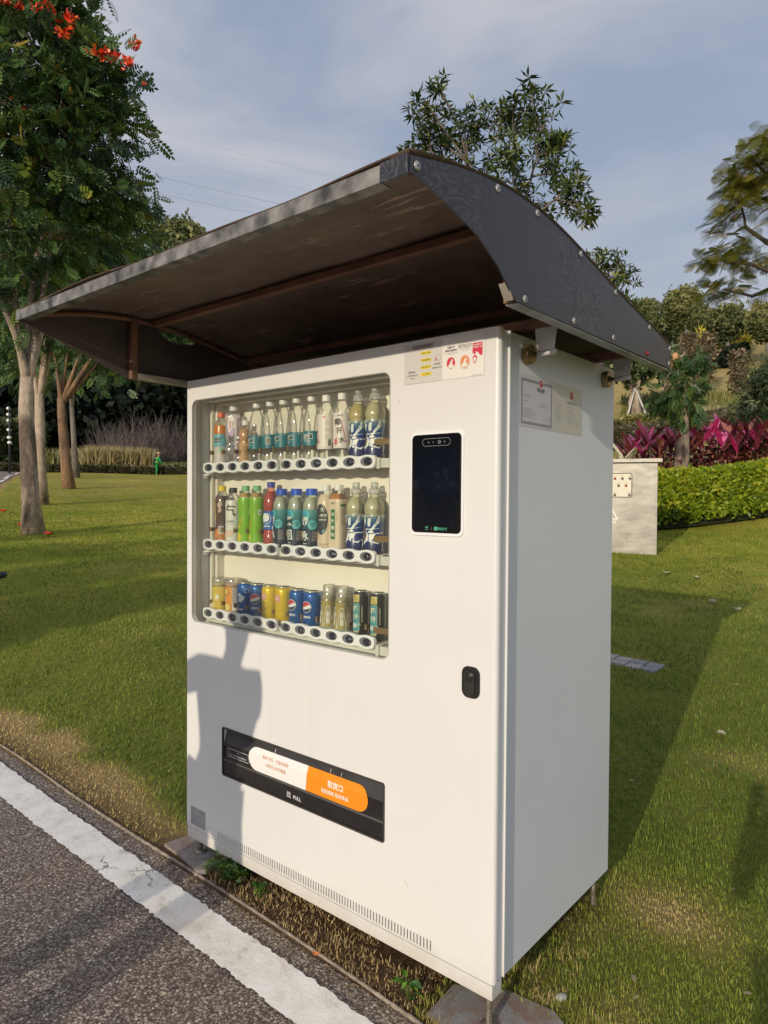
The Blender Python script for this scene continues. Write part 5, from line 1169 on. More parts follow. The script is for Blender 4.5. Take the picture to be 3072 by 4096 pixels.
# bolts
BOLT = M('bolt_zinc', (.42, .41, .39), .35, .5, var=.1); RED = M('bolt_red', (.35, .02, .02), .5)
for (y, z) in ((-.578, 1.990), (-.287, 2.048), (-.104, 2.052), (.141, 2.022), (.381, 1.976), (.666, 1.928), (.866, 1.894), (.862, 1.841), (.368, 1.841), (.103, 1.837), (-.161, 1.835), (.65, 1.842)):
    red = abs(y-.65) < .001; mb = MB(); pr = [(.0098, 0), (.0090, .0022), (.005, .0035), (0, .0035)] if not red else [(.008, 0), (.007, .003), (0, .003)]
    v, f = lathe_geo(pr, 14); mb.add([(AXR+.0042+p[2], y+p[0], z+p[1]) for p in v], f, 0, True)
    if not red: mb.add([(AXR+.0079, y+p[0], z+p[1]) for p in ell(0, 0, .0028, .0028, 8)], [tuple(range(8))], 1)
    mb.build('bolt', [RED if red else BOLT, DARK], awn, world=True)
# magnetic mounts
BRASS = M('magnet_brass', (.30, .22, .10), .35, .75, var=.35, vs=40); PLATE = M('mount_plate', (.55, .53, .51), .5, .1, var=.12, vs=12)
for y, z in ((.163, 1.780), (.721, 1.785)):
    t = empty('mount_root', (0, 0, 0)); bpy.data.objects.remove(t)
    mb = MB(); pr = [(.0, 0), (.0262, 0), (.0275, .002), (.0275, .018), (.026, .021), (.0, .021)]
    v, f = lathe_geo(pr, 28); mb.add([(W-.0112+p[2], y+p[0], z+p[1]) for p in v], f, 0, False)
    v, f = lathe_geo([(.011, 0), (.011, .006), (0, .006)], 6); mb.add([(W+.010+p[2], y+p[0], z+p[1]) for p in v], f, 0); mg = mb.build('magnet', BRASS, awn, world=True)
    mb = MB(); mb.tube([(W+.012, y, z), (W+.035, y, z-.002)], .0052, 10); mb.build('threaded_rod', M('rod_dark', (.08, .06, .05), .5, .5), awn, world=True)
    mb = MB(); zt = 1.848; mb.tube([(W+.028, y, z-.003), (W+.082, y, z-.001)], .0085, 12)
    pts = [(W+.022, zt), (W+.024, z+.03), (W+.030, z+.004), (W+.080, z+.006), (W+.083, z+.03), (W+.090, zt)]
    v, f = plate2d(pts, (), .003); mb.add([(p[0], y-.0075+p[2], p[1]) for p in v], f); mb.build('mount_plate', PLATE, awn, world=True)

# ------------------------------------------------------------ slabs and paving under the machine
def slabmat():
    m, nt, p = newmat('granite_slab'); L = nt.links.new
    c = ramp(nt, noise(nt, 160, 5, .8), [(.3, (.16, .155, .15)), (.6, (.36, .35, .33)), (.8, (.5, .48, .45))]); st = ramp(nt, noise(nt, 9, 5, .7, .6), [(.42, (0, 0, 0)), (.62, (.75, .75, .75))])
    L(mixc(nt, st, c, (.22, .12, .07)), p.inputs['Base Color']); p.inputs['Roughness'].default_value = .85; L(bump(nt, noise(nt, 120, 5, .8), .5, .003), p.inputs['Normal']); return m
SLAB = slabmat()
def slab(pts, z0, z1, label, name='concrete_slab'):
    v, f = plate2d(pts, (), z1-z0); v = [(p[0]+.003*(vnoise(np.float64(p[0]*9), np.float64(p[1]*9), 3)-.5), p[1], z1-p[2]) for p in v]
    o = MB().add(v, f).build(name, SLAB, bevel=.004); return tag(o, label, 'paving slab')
slab([(-.112, -.034), (.05, -.043), (.165, -.066), (.19, -.035), (.175, .10), (-.098, .075)], -.12, -.0585, 'grey granite slab under the left front foot of the machine')
slab([(1.238, -.045), (1.228, .107), (1.366, .192), (1.51, .203), (1.548, .182), (1.61, .11), (1.60, -.03), (1.45, -.06)], -.16, -.1005, 'rust stained granite slab under the near front foot of the machine')
# small paved patch in the lawn: setts as pieces
pav = empty('paved_patch', (.35, 3.7, 0), label='small dark block paved patch in the lawn behind the machine', cat='paving')
PV = [M('sett_dark', (.22, .22, .22), .8, var=.3, vs=40, bmp=.3, bs=150), M('sett_mid', (.32, .30, .27), .8, var=.3, vs=40, bmp=.3, bs=150)]
z_ = H(.35, 3.7)
for i in range(6):
    for j in range(2):
        x, y = .02+i*.118, 3.58+j*.118; mb = MB(); zz = H(x, y)+.012+.004*random.random(); mb.box(-.0555, .0555, -.0555, .0555, -.06, 0)
        o = mb.build('paver', random.choice(PV), None, bevel=.004); o.parent = pav; o.location = (x-.35, y-3.7, zz); o.rotation_euler = (random.gauss(0, .02), random.gauss(0, .02), random.gauss(0, .03))

# ------------------------------------------------------------ electrical cabinet
STEEL = None
def steelmat():
    m, nt, p = newmat('brushed_steel'); L = nt.links.new
    pos = N(nt, 'ShaderNodeNewGeometry').outputs['Position']; mp = N(nt, 'ShaderNodeMapping'); mp.inputs['Scale'].default_value = (1, 1, 3); L(pos, mp.inputs[0])
    L(ramp(nt, noise(nt, 3, 5, .6, .4, mp.outputs[0]), [(.3, (.24, .23, .205)), (.7, (.42, .39, .335))]), p.inputs['Base Color']); p.inputs['Metallic'].default_value = .45
    L(ramp(nt, noise(nt, 5, 5, .65), [(.3, (.30,)*3), (.7, (.55,)*3)]), p.inputs['Roughness']); L(bump(nt, noise(nt, 3, 2, .5, 1, mp.outputs[0]), .06, .01), p.inputs['Normal']); return m
STEEL = steelmat()
cr = np.array([-1.25, 9.24]); cl = np.array([-1.81, 9.02]); dv = (cr-cl)/np.linalg.norm(cr-cl); ang = math.atan2(dv[1], dv[0])
cbx = empty('electrical_cabinet', (cr[0], cr[1], H(*cr)-.01), ang, label='stainless steel control cabinet with coloured knobs and lightning warning, standing before the hedge', cat='electrical cabinet')
CW, CD, CH = .95, .5, 1.50
mb = MB(); mb.box(-CW, 0, 0, CD, 0, CH-.06); mb.build('cabinet_body', STEEL, cbx, bevel=.005)
mb = MB(); mb.box(-CW-.06, .065, -.06, CD+.06, CH-.059, CH); mb.build('cabinet_top', STEEL, cbx, bevel=.006)
mb = MB(); mb.box(-CW+.03, -.03, -.004, -.0005, .05, CH-.09); mb.build('cabinet_door', STEEL, cbx)
v, f = plate2d(rrect(-.80, -.37, .90, 1.28, .03, 4), [rrect(-.79, -.38, .91, 1.27, .025, 4)], .012); mb = MB().add([(p[0], p[2]-.012, p[1]) for p in v], f); wf = mb.build('window_frame', DARK, cbx)
mb = MB(); mb.box(-.79, -.38, -.007, -.0045, .91, 1.27); mb.build('control_panel', M('panel_cream', (.68, .62, .50), .4, var=.03), cbx)
for i, (x, z, c) in enumerate([(-.405+0, 1.195, 1), (-.515, 1.195, 1), (-.625, 1.195, 0), (-.735, 1.195, 1), (-.46, 1.085, 0), (-.57, 1.085, 1), (-.68, 1.085, 0), (-.41, .94, 2), (-.625, .94, 2)]):
    mb = MB(); v, f = lathe_geo([(.02, 0), (.018, .02), (0, .02)], 12); mb.add([(x+p[0], -.0072-p[2], z+p[1]) for p in v], f, 0, True)
    mb.add([(x-.03, -.0075, z+.035), (x+.03, -.0075, z+.035), (x+.03, -.0075, z+.043), (x-.03, -.0075, z+.043)], [(0, 1, 2, 3)], 1)
    mb.build('knob', [(M('knob_red', (.4, .05, .03), .4), M('knob_green', (.06, .10, .07), .4), M('knob_grey', (.12, .12, .10), .4))[c], M('tag_gold', (.5, .38, .15), .5)], cbx)
mb = MB(); v, f = plate2d([(-.84, .555), (-.57, .555), (-.705, .815)], [[(-.815, .57), (-.595, .57), (-.705, .785)]], 0); mb.add([(p[0], -.0048, p[1]) for p in v], f)
v, f = plate2d([(-.70, .72), (-.735, .655), (-.70, .665), (-.72, .60), (-.67, .68), (-.705, .675), (-.68, .72)], (), 0); mb.add([(p[0], -.0048, p[1]) for p in v], f)
v, f = text2d('有电危险', .05, .01); mb.add([(p[0]-.705, -.0048, p[1]+.51) for p in v], f); mb.build('warning_sign', M('etched_white', (.85, .82, .75), .5, var=.02), cbx)

# ------------------------------------------------------------ power lines, lamp pole, dark bar end
WIRE = M('wire_grey', (.10, .10, .115), .6, var=0)
def wire(a, b, r, sag, label):
    P, Q = np.array(a), np.array(b); pts = [tuple(P+(Q-P)*t-np.array([0, 0, sag*4*t*(1-t)])) for t in np.linspace(0, 1, 25)]
    mb = MB(); mb.tube(pts, r, 4); tag(mb.build('power_line', WIRE), label, 'power line', 'power lines crossing the sky')
for (X0, Y0, X1, Y1, r, l) in ((200, 345, 760, 470, .011, 'thicker upper power line right of the flowering tree'), (200, 385, 760, 497, .011, 'thicker power line just above the awning, second from below'), (200, 240, 900, 425, .006, 'faint topmost power line in the sky'),
                               (200, 300, 900, 460, .006, 'faint power line second from the top'), (200, 465, 700, 520, .010, 'lowest power line passing behind the round tree')):
    wire(at(X0, Y0, 78), at(X1, Y1, 74), r, .3, l)
p = gat(21, 46); pole = empty('lamp_pole', p, label='dark pole hung with small white round lamps beside the distant road', cat='lamp pole')
mb = MB(); mb.tube([(0, 0, 0), (0, 0, 3.9)], [.07, .05], 8); mb.build('pole', M('pole_dark', (.02, .03, .035), .5), pole)
for i, (dx_, z) in enumerate(((-.07, 3.8), (-.08, 3.45), (-.06, 3.1), (-.05, 2.55), (-.02, 2.1), (.01, 1.8))):
    mb = MB(); mb.lathe([(0, -.1), (.10, -.07), (.13, 0), (.10, .07), (0, .1)], 10, 0, (dx_*1.5, 0, z)); mb.build('lamp', M('lamp_white', (.8, .78, .72), .4), pole)
# kart-like dark bar end at the left border
p = at(-6, 1242, 7.0); mb = MB(); q = np.array([AX[0][0], AX[0][1], 0]); p0 = p-q*.25; 
mb.tube([tuple(p-q*.22-np.array([0, 0, .36])), tuple(p-q*.10-np.array([0, 0, .13])), tuple(p-q*.02-np.array([0, 0, .03])), tuple(p+q*.03)], [.03, .032, .034, .030], 10)
mb.lathe([(0, -.03), (.045, -.025), (.052, 0), (.045, .025), (0, .03)], 14, 0, tuple(p+q*.03)); mb.tube([(p[0]-q[0]*.22, p[1]-q[1]*.22, H(p[0], p[1])), tuple(p-q*.22-np.array([0, 0, .34]))], .03, 8)
mb.build('handlebar', M('bar_black', (.015, .015, .02), .35, var=.1), label='black rounded bar end poking in at the left edge over the lawn', cat='handlebar')

# ------------------------------------------------------------ small things lying about
def stone(x, y, s, col, label, name='stone', cat='stone', z=None):
    bm = bmesh.new(); bmesh.ops.create_icosphere(bm, subdivisions=2, radius=1)
    for v in bm.verts:
        n_ = 1+.25*(float(vnoise(np.float64(v.co.x*2+x), np.float64(v.co.y*2+y), 1.3))-.5); v.co = Vector((v.co.x*s*n_, v.co.y*s*.75*n_, v.co.z*s*.5*n_))
    me = bpy.data.meshes.new(name); bm.to_mesh(me); bm.free(); me.materials.append(M(*col)); me.polygons.foreach_set('use_smooth', [True]*len(me.polygons))
    return tag(link(name, me, loc=(x, y, (H(x, y) if z is None else z)+s*.35), rot=(0, 0, x*7)), label, cat)
stone(.30, 6.41, .055, ('stone_tan', (.34, .29, .17), .8), 'tan stone lying in the awning shadow on the lawn')
stone(1.50, .27, .020, ('stone_pale', (.36, .36, .33), .8), 'pale pebble in the grass beside the near slab', 'pebble', 'pebble')
stone(.165, -.068, .0095, ('stone_grey', (.36, .34, .32), .8), 'small grey pebble by the kerb, left front of the machine', 'pebble', 'pebble')
def petal(x, y, s, rz, col, label, name, cat, z=None):
    v = []; f = []
    for i in range(5):
        t = i/4; w_ = .42*s*sin(pi*(.12+.8*t)); xx = s*(t-.5)
        v += [(xx, -w_, .18*s*abs(2*t-1)**2+.10*s), (xx, 0, .18*s*abs(2*t-1)**2), (xx, w_, .18*s*abs(2*t-1)**2+.12*s)]
    for i in range(4):
        for j in range(2): a = i*3+j; f.append((a, a+1, a+4, a+3))
    o = MB().add(v, f, 0, True).build(name, M(*col)); o.location = (x, y, (H(x, y)+.03 if z is None else z)); o.rotation_euler = (.1, .05, rz); return tag(o, label, cat)
PR = ('petal_red', (.75, .06, .02), .5); LB = ('leaf_brown', (.42, .21, .11), .7); LP = ('leaf_pale', (.38, .34, .22), .7)
for X, Y, rr_, l in ((8, 1107, 18.5, 'fallen red blossom at the left edge near the second trunk'), (48, 1148, 15.3, 'fallen red blossom on the sunlit grass left of the nearest trunk'), (106, 1172, 13.4, 'fallen red blossom just right of the nearest trunk foot')):
    q = gat(X, rr_); petal(q[0], q[1], .20, .3, PR, l, 'fallen_flower', 'fallen flower')
for x, y, s, a, c, l in ((2.02, 2.35, .085, .5, LB, 'brown dry leaf on the lawn at the right edge'), (.62, 6.05, .10, .8, LP, 'pale leaf on the lawn beside the tan stone'), (-.62, 7.75, .09, .2, LP, 'pale leaf on the lawn in front of the cabinet, left one'), (-.25, 7.7, .11, 1.3, LP, 'pale folded leaf standing on the lawn right of the cabinet'), (1.35, 2.62, .07, 2, LP, 'pale leaf in the machine shadow near its edge'), (.84, -.095, .022, .6, ('leaf_orange', (.62, .18, .05), .6), 'tiny orange leaf on the dead grass beneath the machine'), (.62, -.50, .020, .4, LP, 'tiny pale seed on the asphalt')):
    petal(x, y, s, a, c, l, 'fallen_leaf', 'fallen leaf', z=(H(x, y)+.004 if y < -.1 else (H(x, y)+.02 if y < 0 else None)))
# weeds beside the machine foot
def weed(x, y, h, n, s, label, lim, rnd=3, trif=True):
    t = empty('weed', (x, y, H(x, y)-.002), label=label, cat='weed'); g = random.Random(rnd); st = MB(); lf = MB()
    for i in range(n):
        a = g.random()*2*pi; R_ = lim*g.random()**.6; hh = h*(.45+.6*g.random()); e = (R_*cos(a), R_*sin(a)*.55, hh); st.tube([(e[0]*.15, e[1]*.15, 0), (e[0]*.5, e[1]*.5, hh*.6), e], .0011, 4)
        ls = s*(.7+.6*g.random()); tl = g.gauss(0, .35); ti = g.gauss(-.3, .4); m = (g.random() > .62)*1
        for k in range(3 if trif else 1):
            b = a+k*2*pi/3+tl; c_, s_ = cos(b), sin(b); R3 = Matrix.Rotation(ti, 3, 'X') @ Matrix.Rotation(tl, 3, 'Y')
            sh_ = [(0, 0, 0), (.45, -.42, .08), (.95, -.38, .05), (.85, 0, 0), (.95, .38, .05), (.45, .42, .08)] if trif else [(0, 0, 0), (.4, -.3, .1), (1, -.02, -.1), (1, .02, -.1), (.4, .3, .1), (.2, .2, .05)]
            pts = []
            for q in sh_: u = Vector((q[0]*c_-q[1]*s_, q[0]*s_+q[1]*c_, q[2]))*ls; u = R3 @ u; pts.append((e[0]+u.x, e[1]+u.y, e[2]+u.z))
            lf.add(pts, [(0, 1, 2, 3), (0, 3, 4, 5)], m)
    st.build('stems', M('weed_stem', (.10, .14, .03), .6), t); lf.build('leaves', [M('weed_leaf', (.035, .10, .015), .5, var=.3, vs=60), M('weed_leaf_light', (.12, .26, .02), .5, var=.2)], t)
weed(.285, -.008, .085, 85, .014, 'dark green clover clump under the left front of the machine', .10)
weed(.46, .0, .05, 12, .014, 'few bright clover leaves at the right end of the clump', .035, 5); weed(.19, -.04, .06, 10, .010, 'small light green weed beside the left slab', .03, 8)
weed(1.165, -.035, .075, 16, .034, 'bright green leafy weed poking out under the right part of the machine', .03, 9, False)
# ------------------------------------------------------------ trees
def bark(name, a, b, sc=14):
    m, nt, p = newmat(name); L = nt.links.new; pos = N(nt, 'ShaderNodeNewGeometry').outputs['Position']; mp = N(nt, 'ShaderNodeMapping'); mp.inputs['Scale'].default_value = (1, 1, .45); L(pos, mp.inputs[0])
    big = ramp(nt, noise(nt, 1.8, 4, .6, .5, mp.outputs[0]), [(.44, (0, 0, 0)), (.60, (.9, .9, .9))]); f = noise(nt, sc, 6, .72, .6, mp.outputs[0]); c1 = ramp(nt, f, [(.3, tuple(q*.6 for q in a)), (.6, a)]); c2 = ramp(nt, f, [(.3, tuple(q*.5 for q in b)), (.7, b)])
    L(mixc(nt, big, c1, c2), p.inputs['Base Color']); p.inputs['Roughness'].default_value = .9; p.inputs['Specular IOR Level'].default_value = .15; L(bump(nt, f, 1.0, .05), p.inputs['Normal']); return m
BARK = bark('bark_tan', (.56, .44, .33), (.17, .13, .105)); BARKD = bark('bark_dark', (.11, .085, .07), (.06, .05, .045)); BARKG = bark('bark_grey', (.23, .20, .165), (.15, .13, .11))
TULIP = leafmat('tulip_leaf', [(0, (.024, .062, .024)), (.35, (.062, .125, .038)), (.65, (.13, .21, .048)), (.85, (.22, .29, .045)), (1, (.45, .30, .05))], trans=.3, rough=.38, spec=.5)
LANCE = leafmat('lance_leaf', [(0, (.016, .036, .010)), (.4, (.050, .085, .018)), (.75, (.12, .14, .03)), (1, (.27, .27, .05))], trans=.2, rough=.4)
FEATH = leafmat('feather_leaf', [(0, (.06, .085, .02)), (.5, (.17, .18, .025)), (1, (.34, .27, .04))], trans=.35, rough=.5)
OLIVE = leafmat('hill_leaf', [(0, (.035, .055, .022)), (.4, (.085, .11, .042)), (.75, (.16, .175, .065)), (1, (.27, .26, .10))], trans=.2, rough=.6, spec=.2)
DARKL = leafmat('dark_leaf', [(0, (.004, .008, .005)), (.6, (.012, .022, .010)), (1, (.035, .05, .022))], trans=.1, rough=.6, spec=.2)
HEDGEM = leafmat('hedge_leaf', [(0, (.075, .13, .010)), (.4, (.18, .26, .014)), (.75, (.34, .40, .022)), (1, (.5, .48, .05))], trans=.3, rough=.45)
SHRUBM = leafmat('shrub_leaf', [(0, (.03, .055, .02)), (.45, (.09, .13, .045)), (.8, (.18, .22, .085)), (1, (.33, .31, .13))], trans=.2, rough=.4)
def pinnate():
    v = []; f = []
    def lf(x, y, a, l, w_):
        c, s = cos(a), sin(a); b = len(v)
        for u, q, z in ((0, 0, 0), (.32, -w_, -.02), (.72, -w_*.8, -.08), (1, 0, -.16), (.72, w_*.8, -.08), (.32, w_, -.02)): v.append((x+(u*c-q*s)*l, y+(u*s+q*c)*l, -.25*x*x+z*l))
        f.extend([(b, b+1, b+2, b+3), (b, b+3, b+4, b+5)])
    for i, x in enumerate((.16, .34, .52, .70, .86)):
        l = (.30, .36, .38, .36, .30)[i]
        for s in (-1, 1): lf(x, 0, s*1.15, l, .24)
    lf(.95, 0, 0, .3, .24)
    b = len(v); v += [(0, -.008, 0), (0, .008, 0), (1, .004, -.25), (1, -.004, -.25)]; f.append((b, b+1, b+2, b+3)); return v, f
def rosette(n=6, w_=.13, up=.35):
    v = []; f = []
    for i in range(n):
        a = 2*pi*i/n+.3*(i % 2); e = up+.35*(i % 3-1); c, s = cos(a)*cos(e), sin(a)*cos(e); x_, y_, z_ = sin(e), c, s    # mostly sideways from the twig axis x
        d_ = Vector((x_, y_, z_)); sd = d_.cross(Vector((1, 0, 0))).normalized()*w_; b = len(v)
        for q in (Vector((0, 0, 0)), d_*.45+sd, d_*1.0-Vector((0, 0, .12)), d_*.45-sd): v.append(tuple(q))
        f.append((b, b+1, b+2, b+3))
    return v, f
def frond():
    v = []; f = []; n = 14
    for i in range(n):
        x = .1+.9*i/(n-1); l = .30*sin(pi*(.18+.75*i/(n-1)))+.03
        for s in (-1, 1): b = len(v); z = -.35*x*x; v += [(x-.022, 0, z), (x+.022, 0, z), (x+.10*l+.06, s*l, z-.25*l), (x+.06, s*l, z-.25*l)]; f.append((b, b+1, b+2, b+3))
    b = len(v); v += [(0, -.008, 0), (0, .008, 0), (1, .004, -.35), (1, -.004, -.35)]; f.append((b, b+1, b+2, b+3)); return v, f
def tuft(n=5, w_=.32):
    g = random.Random(5); v = []; f = []
    for i in range(n):
        d_ = Vector((g.gauss(0, 1), g.gauss(0, 1), g.gauss(0, 1))).normalized(); o = Vector((g.gauss(0, .35), g.gauss(0, .35), g.gauss(0, .35))); sd = d_.orthogonal().normalized()*w_; b = len(v)
        for q in (o, o+d_*.5+sd, o+d_, o+d_*.5-sd): v.append(tuple(q))
        f.append((b, b+1, b+2, b+3))
    return v, f
PIN, ROS, FRO, TUF = pinnate(), rosette(), frond(), tuft()
def bez(a, b, sag=0, n=6, wob=.06):
    a, b = np.array(a, float), np.array(b, float); L_ = np.linalg.norm(b-a); m = (a+b)/2+rng.normal(0, wob*L_, 3)+np.array([0, 0, sag*L_])
    return [tuple((1-t)**2*a+2*t*(1-t)*m+t*t*b) for t in np.linspace(0, 1, n)]
def tree(name, label, cat, base, trunk, tr, forks, blobs, leaf, lmat, lsize, bmat, group=None, per=14, spread=.35, droop=-.25, twig=.012, tone=(.35, .18), out=.6, flare=1.25, tonez=0, seed=None, seg=10):
    """trunk: list of points (offset from base) up to the fork; forks: limb ends; blobs: (centre, radii, clumps)"""
    global rng
    if seed is not None: rng = np.random.default_rng(seed)
    base = np.array(base, float); t = empty(name, tuple(base), label=label, cat=cat, group=group)
    P = [base+np.array(q, float) for q in trunk]; n = len(P); rad = [tr*(flare if i == 0 else 1-.35*i/(n-1)) for i in range(n)]
    P[0] = P[0]-np.array([0, 0, .15]); 
    # smooth the trunk line
    mb = MB(); mb.tube([tuple(p) for p in P], rad, seg+4, cap=True); mb.build('trunk', bmat, t, world=True)
    top = P[-1]; bm_ = MB(); ends = []
    for q in forks:
        q = np.array(q, float)+base; r0 = rad[-1]*(.70 if len(forks) > 2 else .78); L_ = bez(top-np.array([0, 0, 1.2*tr]), q, .10, 8, .05); bm_.tube(L_, list(np.linspace(r0, r0*.45, 8)), 8); ends += [np.array(p) for p in L_[3:]]
    if not ends: ends = [top]
    ends = np.array(ends); pos = []; dirs = []
    for (c, rr_, nc) in blobs:
        c = np.array(c, float); rr_ = np.array(rr_, float); k = ends[np.argmin(np.linalg.norm(ends-c, axis=1)+.4*np.maximum(0, ends[:, 2]-c[2]))]
        L_ = bez(k, c, .06, 6, .08); bm_.tube(L_, list(np.linspace(max(twig*2.6, tr*.22), twig*1.3, 6)), 6)
        u = rng.normal(size=(nc, 3)); u /= np.linalg.norm(u, axis=1, keepdims=True); s = out+(1-out)*rng.random((nc, 1))**.6; cl = c+u*s*rr_
        for q in cl:
            m = np.array(L_[rng.integers(2, 6)]); 
            if twig > 0: bm_.tube(bez(m, q, .05, 4, .07), [twig, twig*.8, twig*.55, twig*.3], 4, cap=False)
            pp = q+rng.normal(size=(per, 3))*spread*np.array([1, 1, .7]); pos.append(pp); dd = (pp-m); dd /= np.linalg.norm(dd, axis=1, keepdims=True)+1e-6; dirs.append(dd+rng.normal(size=(per, 3))*.45+np.array([0, 0, droop]))
    bm_.build('branches', bmat, t, world=True)
    pos = np.concatenate(pos); dirs = np.concatenate(dirs); k = len(pos); cz = pos[:, 2]
    tn = tone[0]+rng.normal(0, tone[1], k)+tonez*(cz-cz.mean())/max(1e-3, cz.std())*.1
    scatter('foliage', leaf[0], leaf[1], pos, frames(dirs, rng.normal(0, 1.1, k)), lsize*(.7+.6*rng.random(k)), np.clip(tn, 0, 1), lmat, t, kind='stuff')
    return t
FLR = [M('flower_red', (.80, .05, .015), .45, var=.1, vs=30), M('flower_orange', (.85, .16, .02), .45, var=.1)]
def flower(tree_, p, s, seed=0):
    g = random.Random(seed); mb = MB()
    for i in range(24):
        off = Vector((g.gauss(0, .2), g.gauss(0, .2), g.gauss(0, .16)))*s
        d_ = Vector((g.gauss(0, 1), g.gauss(0, 1), abs(g.gauss(.5, .7)))).normalized(); sd = d_.orthogonal().normalized(); sd = Matrix.Rotation(g.random()*6.3, 3, d_) @ sd; l = s*(.35+.35*g.random())
        q = [Vector((0, 0, 0)), d_*l*.35+sd*.15*l, d_*l*.8+sd*.30*l, d_*l*1.05+sd*.1*l, d_*l*.85-sd*.24*l, d_*l*.35-sd*.15*l]
        mb.add([tuple(np.array(p)+np.array(a+off)) for a in q], [(0, 1, 2, 3), (0, 3, 4, 5)], 0 if g.random() < .75 else 1)
    mb.build('flower_cluster', FLR, tree_, world=True)
G1 = 'flowering tulip trees standing in a row on the left lawn'
# nearest trunk
b1 = gat(73, 14.0); r1 = 14.0
def rel(X, Y, r, b): return at(X, Y, r)-b
bl = []
for (X, Y, dr, rx, rz, n) in ((20, 90, 0, 1.1, .75, 26), (95, 130, .3, 1.0, .75, 26), (150, 170, 0, .9, .7, 24), (215, 195, .2, .6, .5, 15), (60, 230, -.3, 1.1, .8, 28), (170, 260, 0, 1.0, .7, 26), (250, 260, .2, .5, .5, 13), (30, 330, .4, 1.0, .7, 24), (110, 370, -.2, .9, .6, 20), (225, 340, .2, .6, .6, 15), (240, 430, .4, .5, .5, 10), (200, 455, .5, .85, .5, 18), (60, 440, .2, 1.0, .6, 20), (-70, 200, 0, 1.3, 1.3, 24), (-60, 420, 0, 1.2, 1.1, 22),
                              (120, 520, .3, .9, .5, 20), (20, 560, .3, .9, .5, 18), (150, 60, .3, .55, .5, 10), (60, 20, 0, .9, .6, 18), (20, 640, .2, .7, .5, 12), (-40, -80, 0, 1.6, 1.0, 26), (60, -90, .2, 1.2, .8, 20)):
    bl.append((at(X, Y, r1+dr), (rx, rx*1.0, rz), n))
top = rel(58, 815, r1, b1); t1 = tree('flowering_tree', 'nearest flowering tree with thick trunk and red blossoms, at the left edge', 'tree', b1, [(0, 0, 0), rel(66, 1080, r1, b1), rel(60, 960, r1, b1), rel(56, 880, r1, b1), top], .168,
     [rel(8, 640, r1, b1), rel(108, 620, r1+.2, b1), rel(28, 430, r1, b1), rel(115, 430, r1, b1), rel(175, 330, r1, b1), rel(-40, 600, r1-.4, b1)], bl, PIN, TULIP, .30, BARK, G1, per=9, spread=.22, droop=-.45, tone=(.40, .25), flare=1.35, seed=21)
for i, (X, Y, s) in enumerate(((12, 4, .20), (42, 16, .18), (75, 18, .14), (108, 22, .17), (148, 42, .22), (133, 74, .22), (152, 68, .16), (208, 118, .20), (222, 124, .18), (238, 118, .20), (252, 126, .16), (290, 98, .21), (273, 138, .22), (312, 182, .07), (50, 238, .07), (24, 212, .05), (98, 8, .15))): flower(t1, at(X, Y, r1-1.0), s*.95, i)
# second
r2 = 21.7; b2 = gat(90, r2); bl = []
for (X, Y, dr, rx, rz, n) in ((110, 560, 0, 1.3, .9, 22), (190, 590, .5, 1.3, .9, 22), (60, 660, .3, 1.1, .8, 16), (150, 690, 0, 1.0, .7, 14), (225, 520, .6, 1.1, .8, 16), (90, 480, .4, 1.4, .9, 18), (180, 480, .3, 1.4, .9, 20), (40, 740, .5, .8, .5, 8), (20, 520, 0, 1.3, 1.2, 14)):
    bl.append((at(X, Y, r2+dr), (rx, rx, rz), n))
tree('flowering_tree', 'second tree in the row, pale forked trunk right of the nearest one', 'tree', b2, [(0, 0, 0), rel(86, 1000, r2, b2), rel(86, 900, r2, b2), rel(84, 850, r2, b2)], .175, [rel(75, 700, r2, b2), rel(115, 690, r2, b2), rel(95, 640, r2, b2), rel(120, 560, r2, b2)], bl, PIN, TULIP, .38, BARK, G1, per=13, spread=.32, droop=-.4, tone=(.42, .2), seed=22)
r3 = 29.4; b3 = gat(150, r3); bl = []
for (X, Y, dr, rx, rz, n) in ((240, 560, 0, 1.5, 1.0, 22), (270, 500, .5, .9, .8, 12), (290, 595, 0, 1.0, .7, 14), (285, 660, .3, 1.3, .9, 20), (160, 730, 0, 1.2, .7, 10), (370, 690, .5, 1.3, .8, 18), (240, 690, 0, 1.3, .9, 18), (190, 640, .3, 1.5, 1.0, 18), (430, 700, .8, 1.2, .8, 14), (360, 770, 0, 1.0, .6, 12), (270, 770, .2, 1.0, .6, 12), (200, 740, .2, .9, .7, 8), (150, 520, .5, 1.6, 1.2, 14)):
    bl.append((at(X, Y, r3+dr), (rx, rx, rz), n))
tree('flowering_tree', 'third tree in the row with orange brown trunk and a low side branch', 'tree', b3, [(0, 0, 0), rel(142, 1000, r3, b3), rel(134, 900, r3, b3), rel(132, 860, r3, b3)], .22, [rel(115, 760, r3, b3), rel(150, 740, r3, b3), rel(175, 760, r3, b3), rel(250, 700, r3, b3), rel(330, 640, r3, b3)], bl, PIN, TULIP, .42, bark('bark_orange', (.34, .21, .12), (.18, .12, .085)), G1, per=12, spread=.4, droop=-.3, tone=(.33, .18), seed=23)
r4 = 42; b4 = gat(165, r4); bl = [(at(X, Y, r4+dr), (rx, rx, rz), n) for (X, Y, dr, rx, rz, n) in ((130, 760, 0, 1.8, 1.2, 14), (190, 800, 0, 1.5, 1.0, 12), (60, 780, 1, 1.8, 1.2, 12), (220, 740, .5, 1.8, 1.2, 14))]
tree('flowering_tree', 'thin farthest trunk of the row, just right of the third tree', 'tree', b4, [(0, 0, 0), rel(160, 960, r4, b4), rel(155, 880, r4, b4)], .18, [rel(140, 800, r4, b4), rel(170, 800, r4, b4)], bl, PIN, TULIP, .5, BARKG, G1, per=12, spread=.5, seed=24)
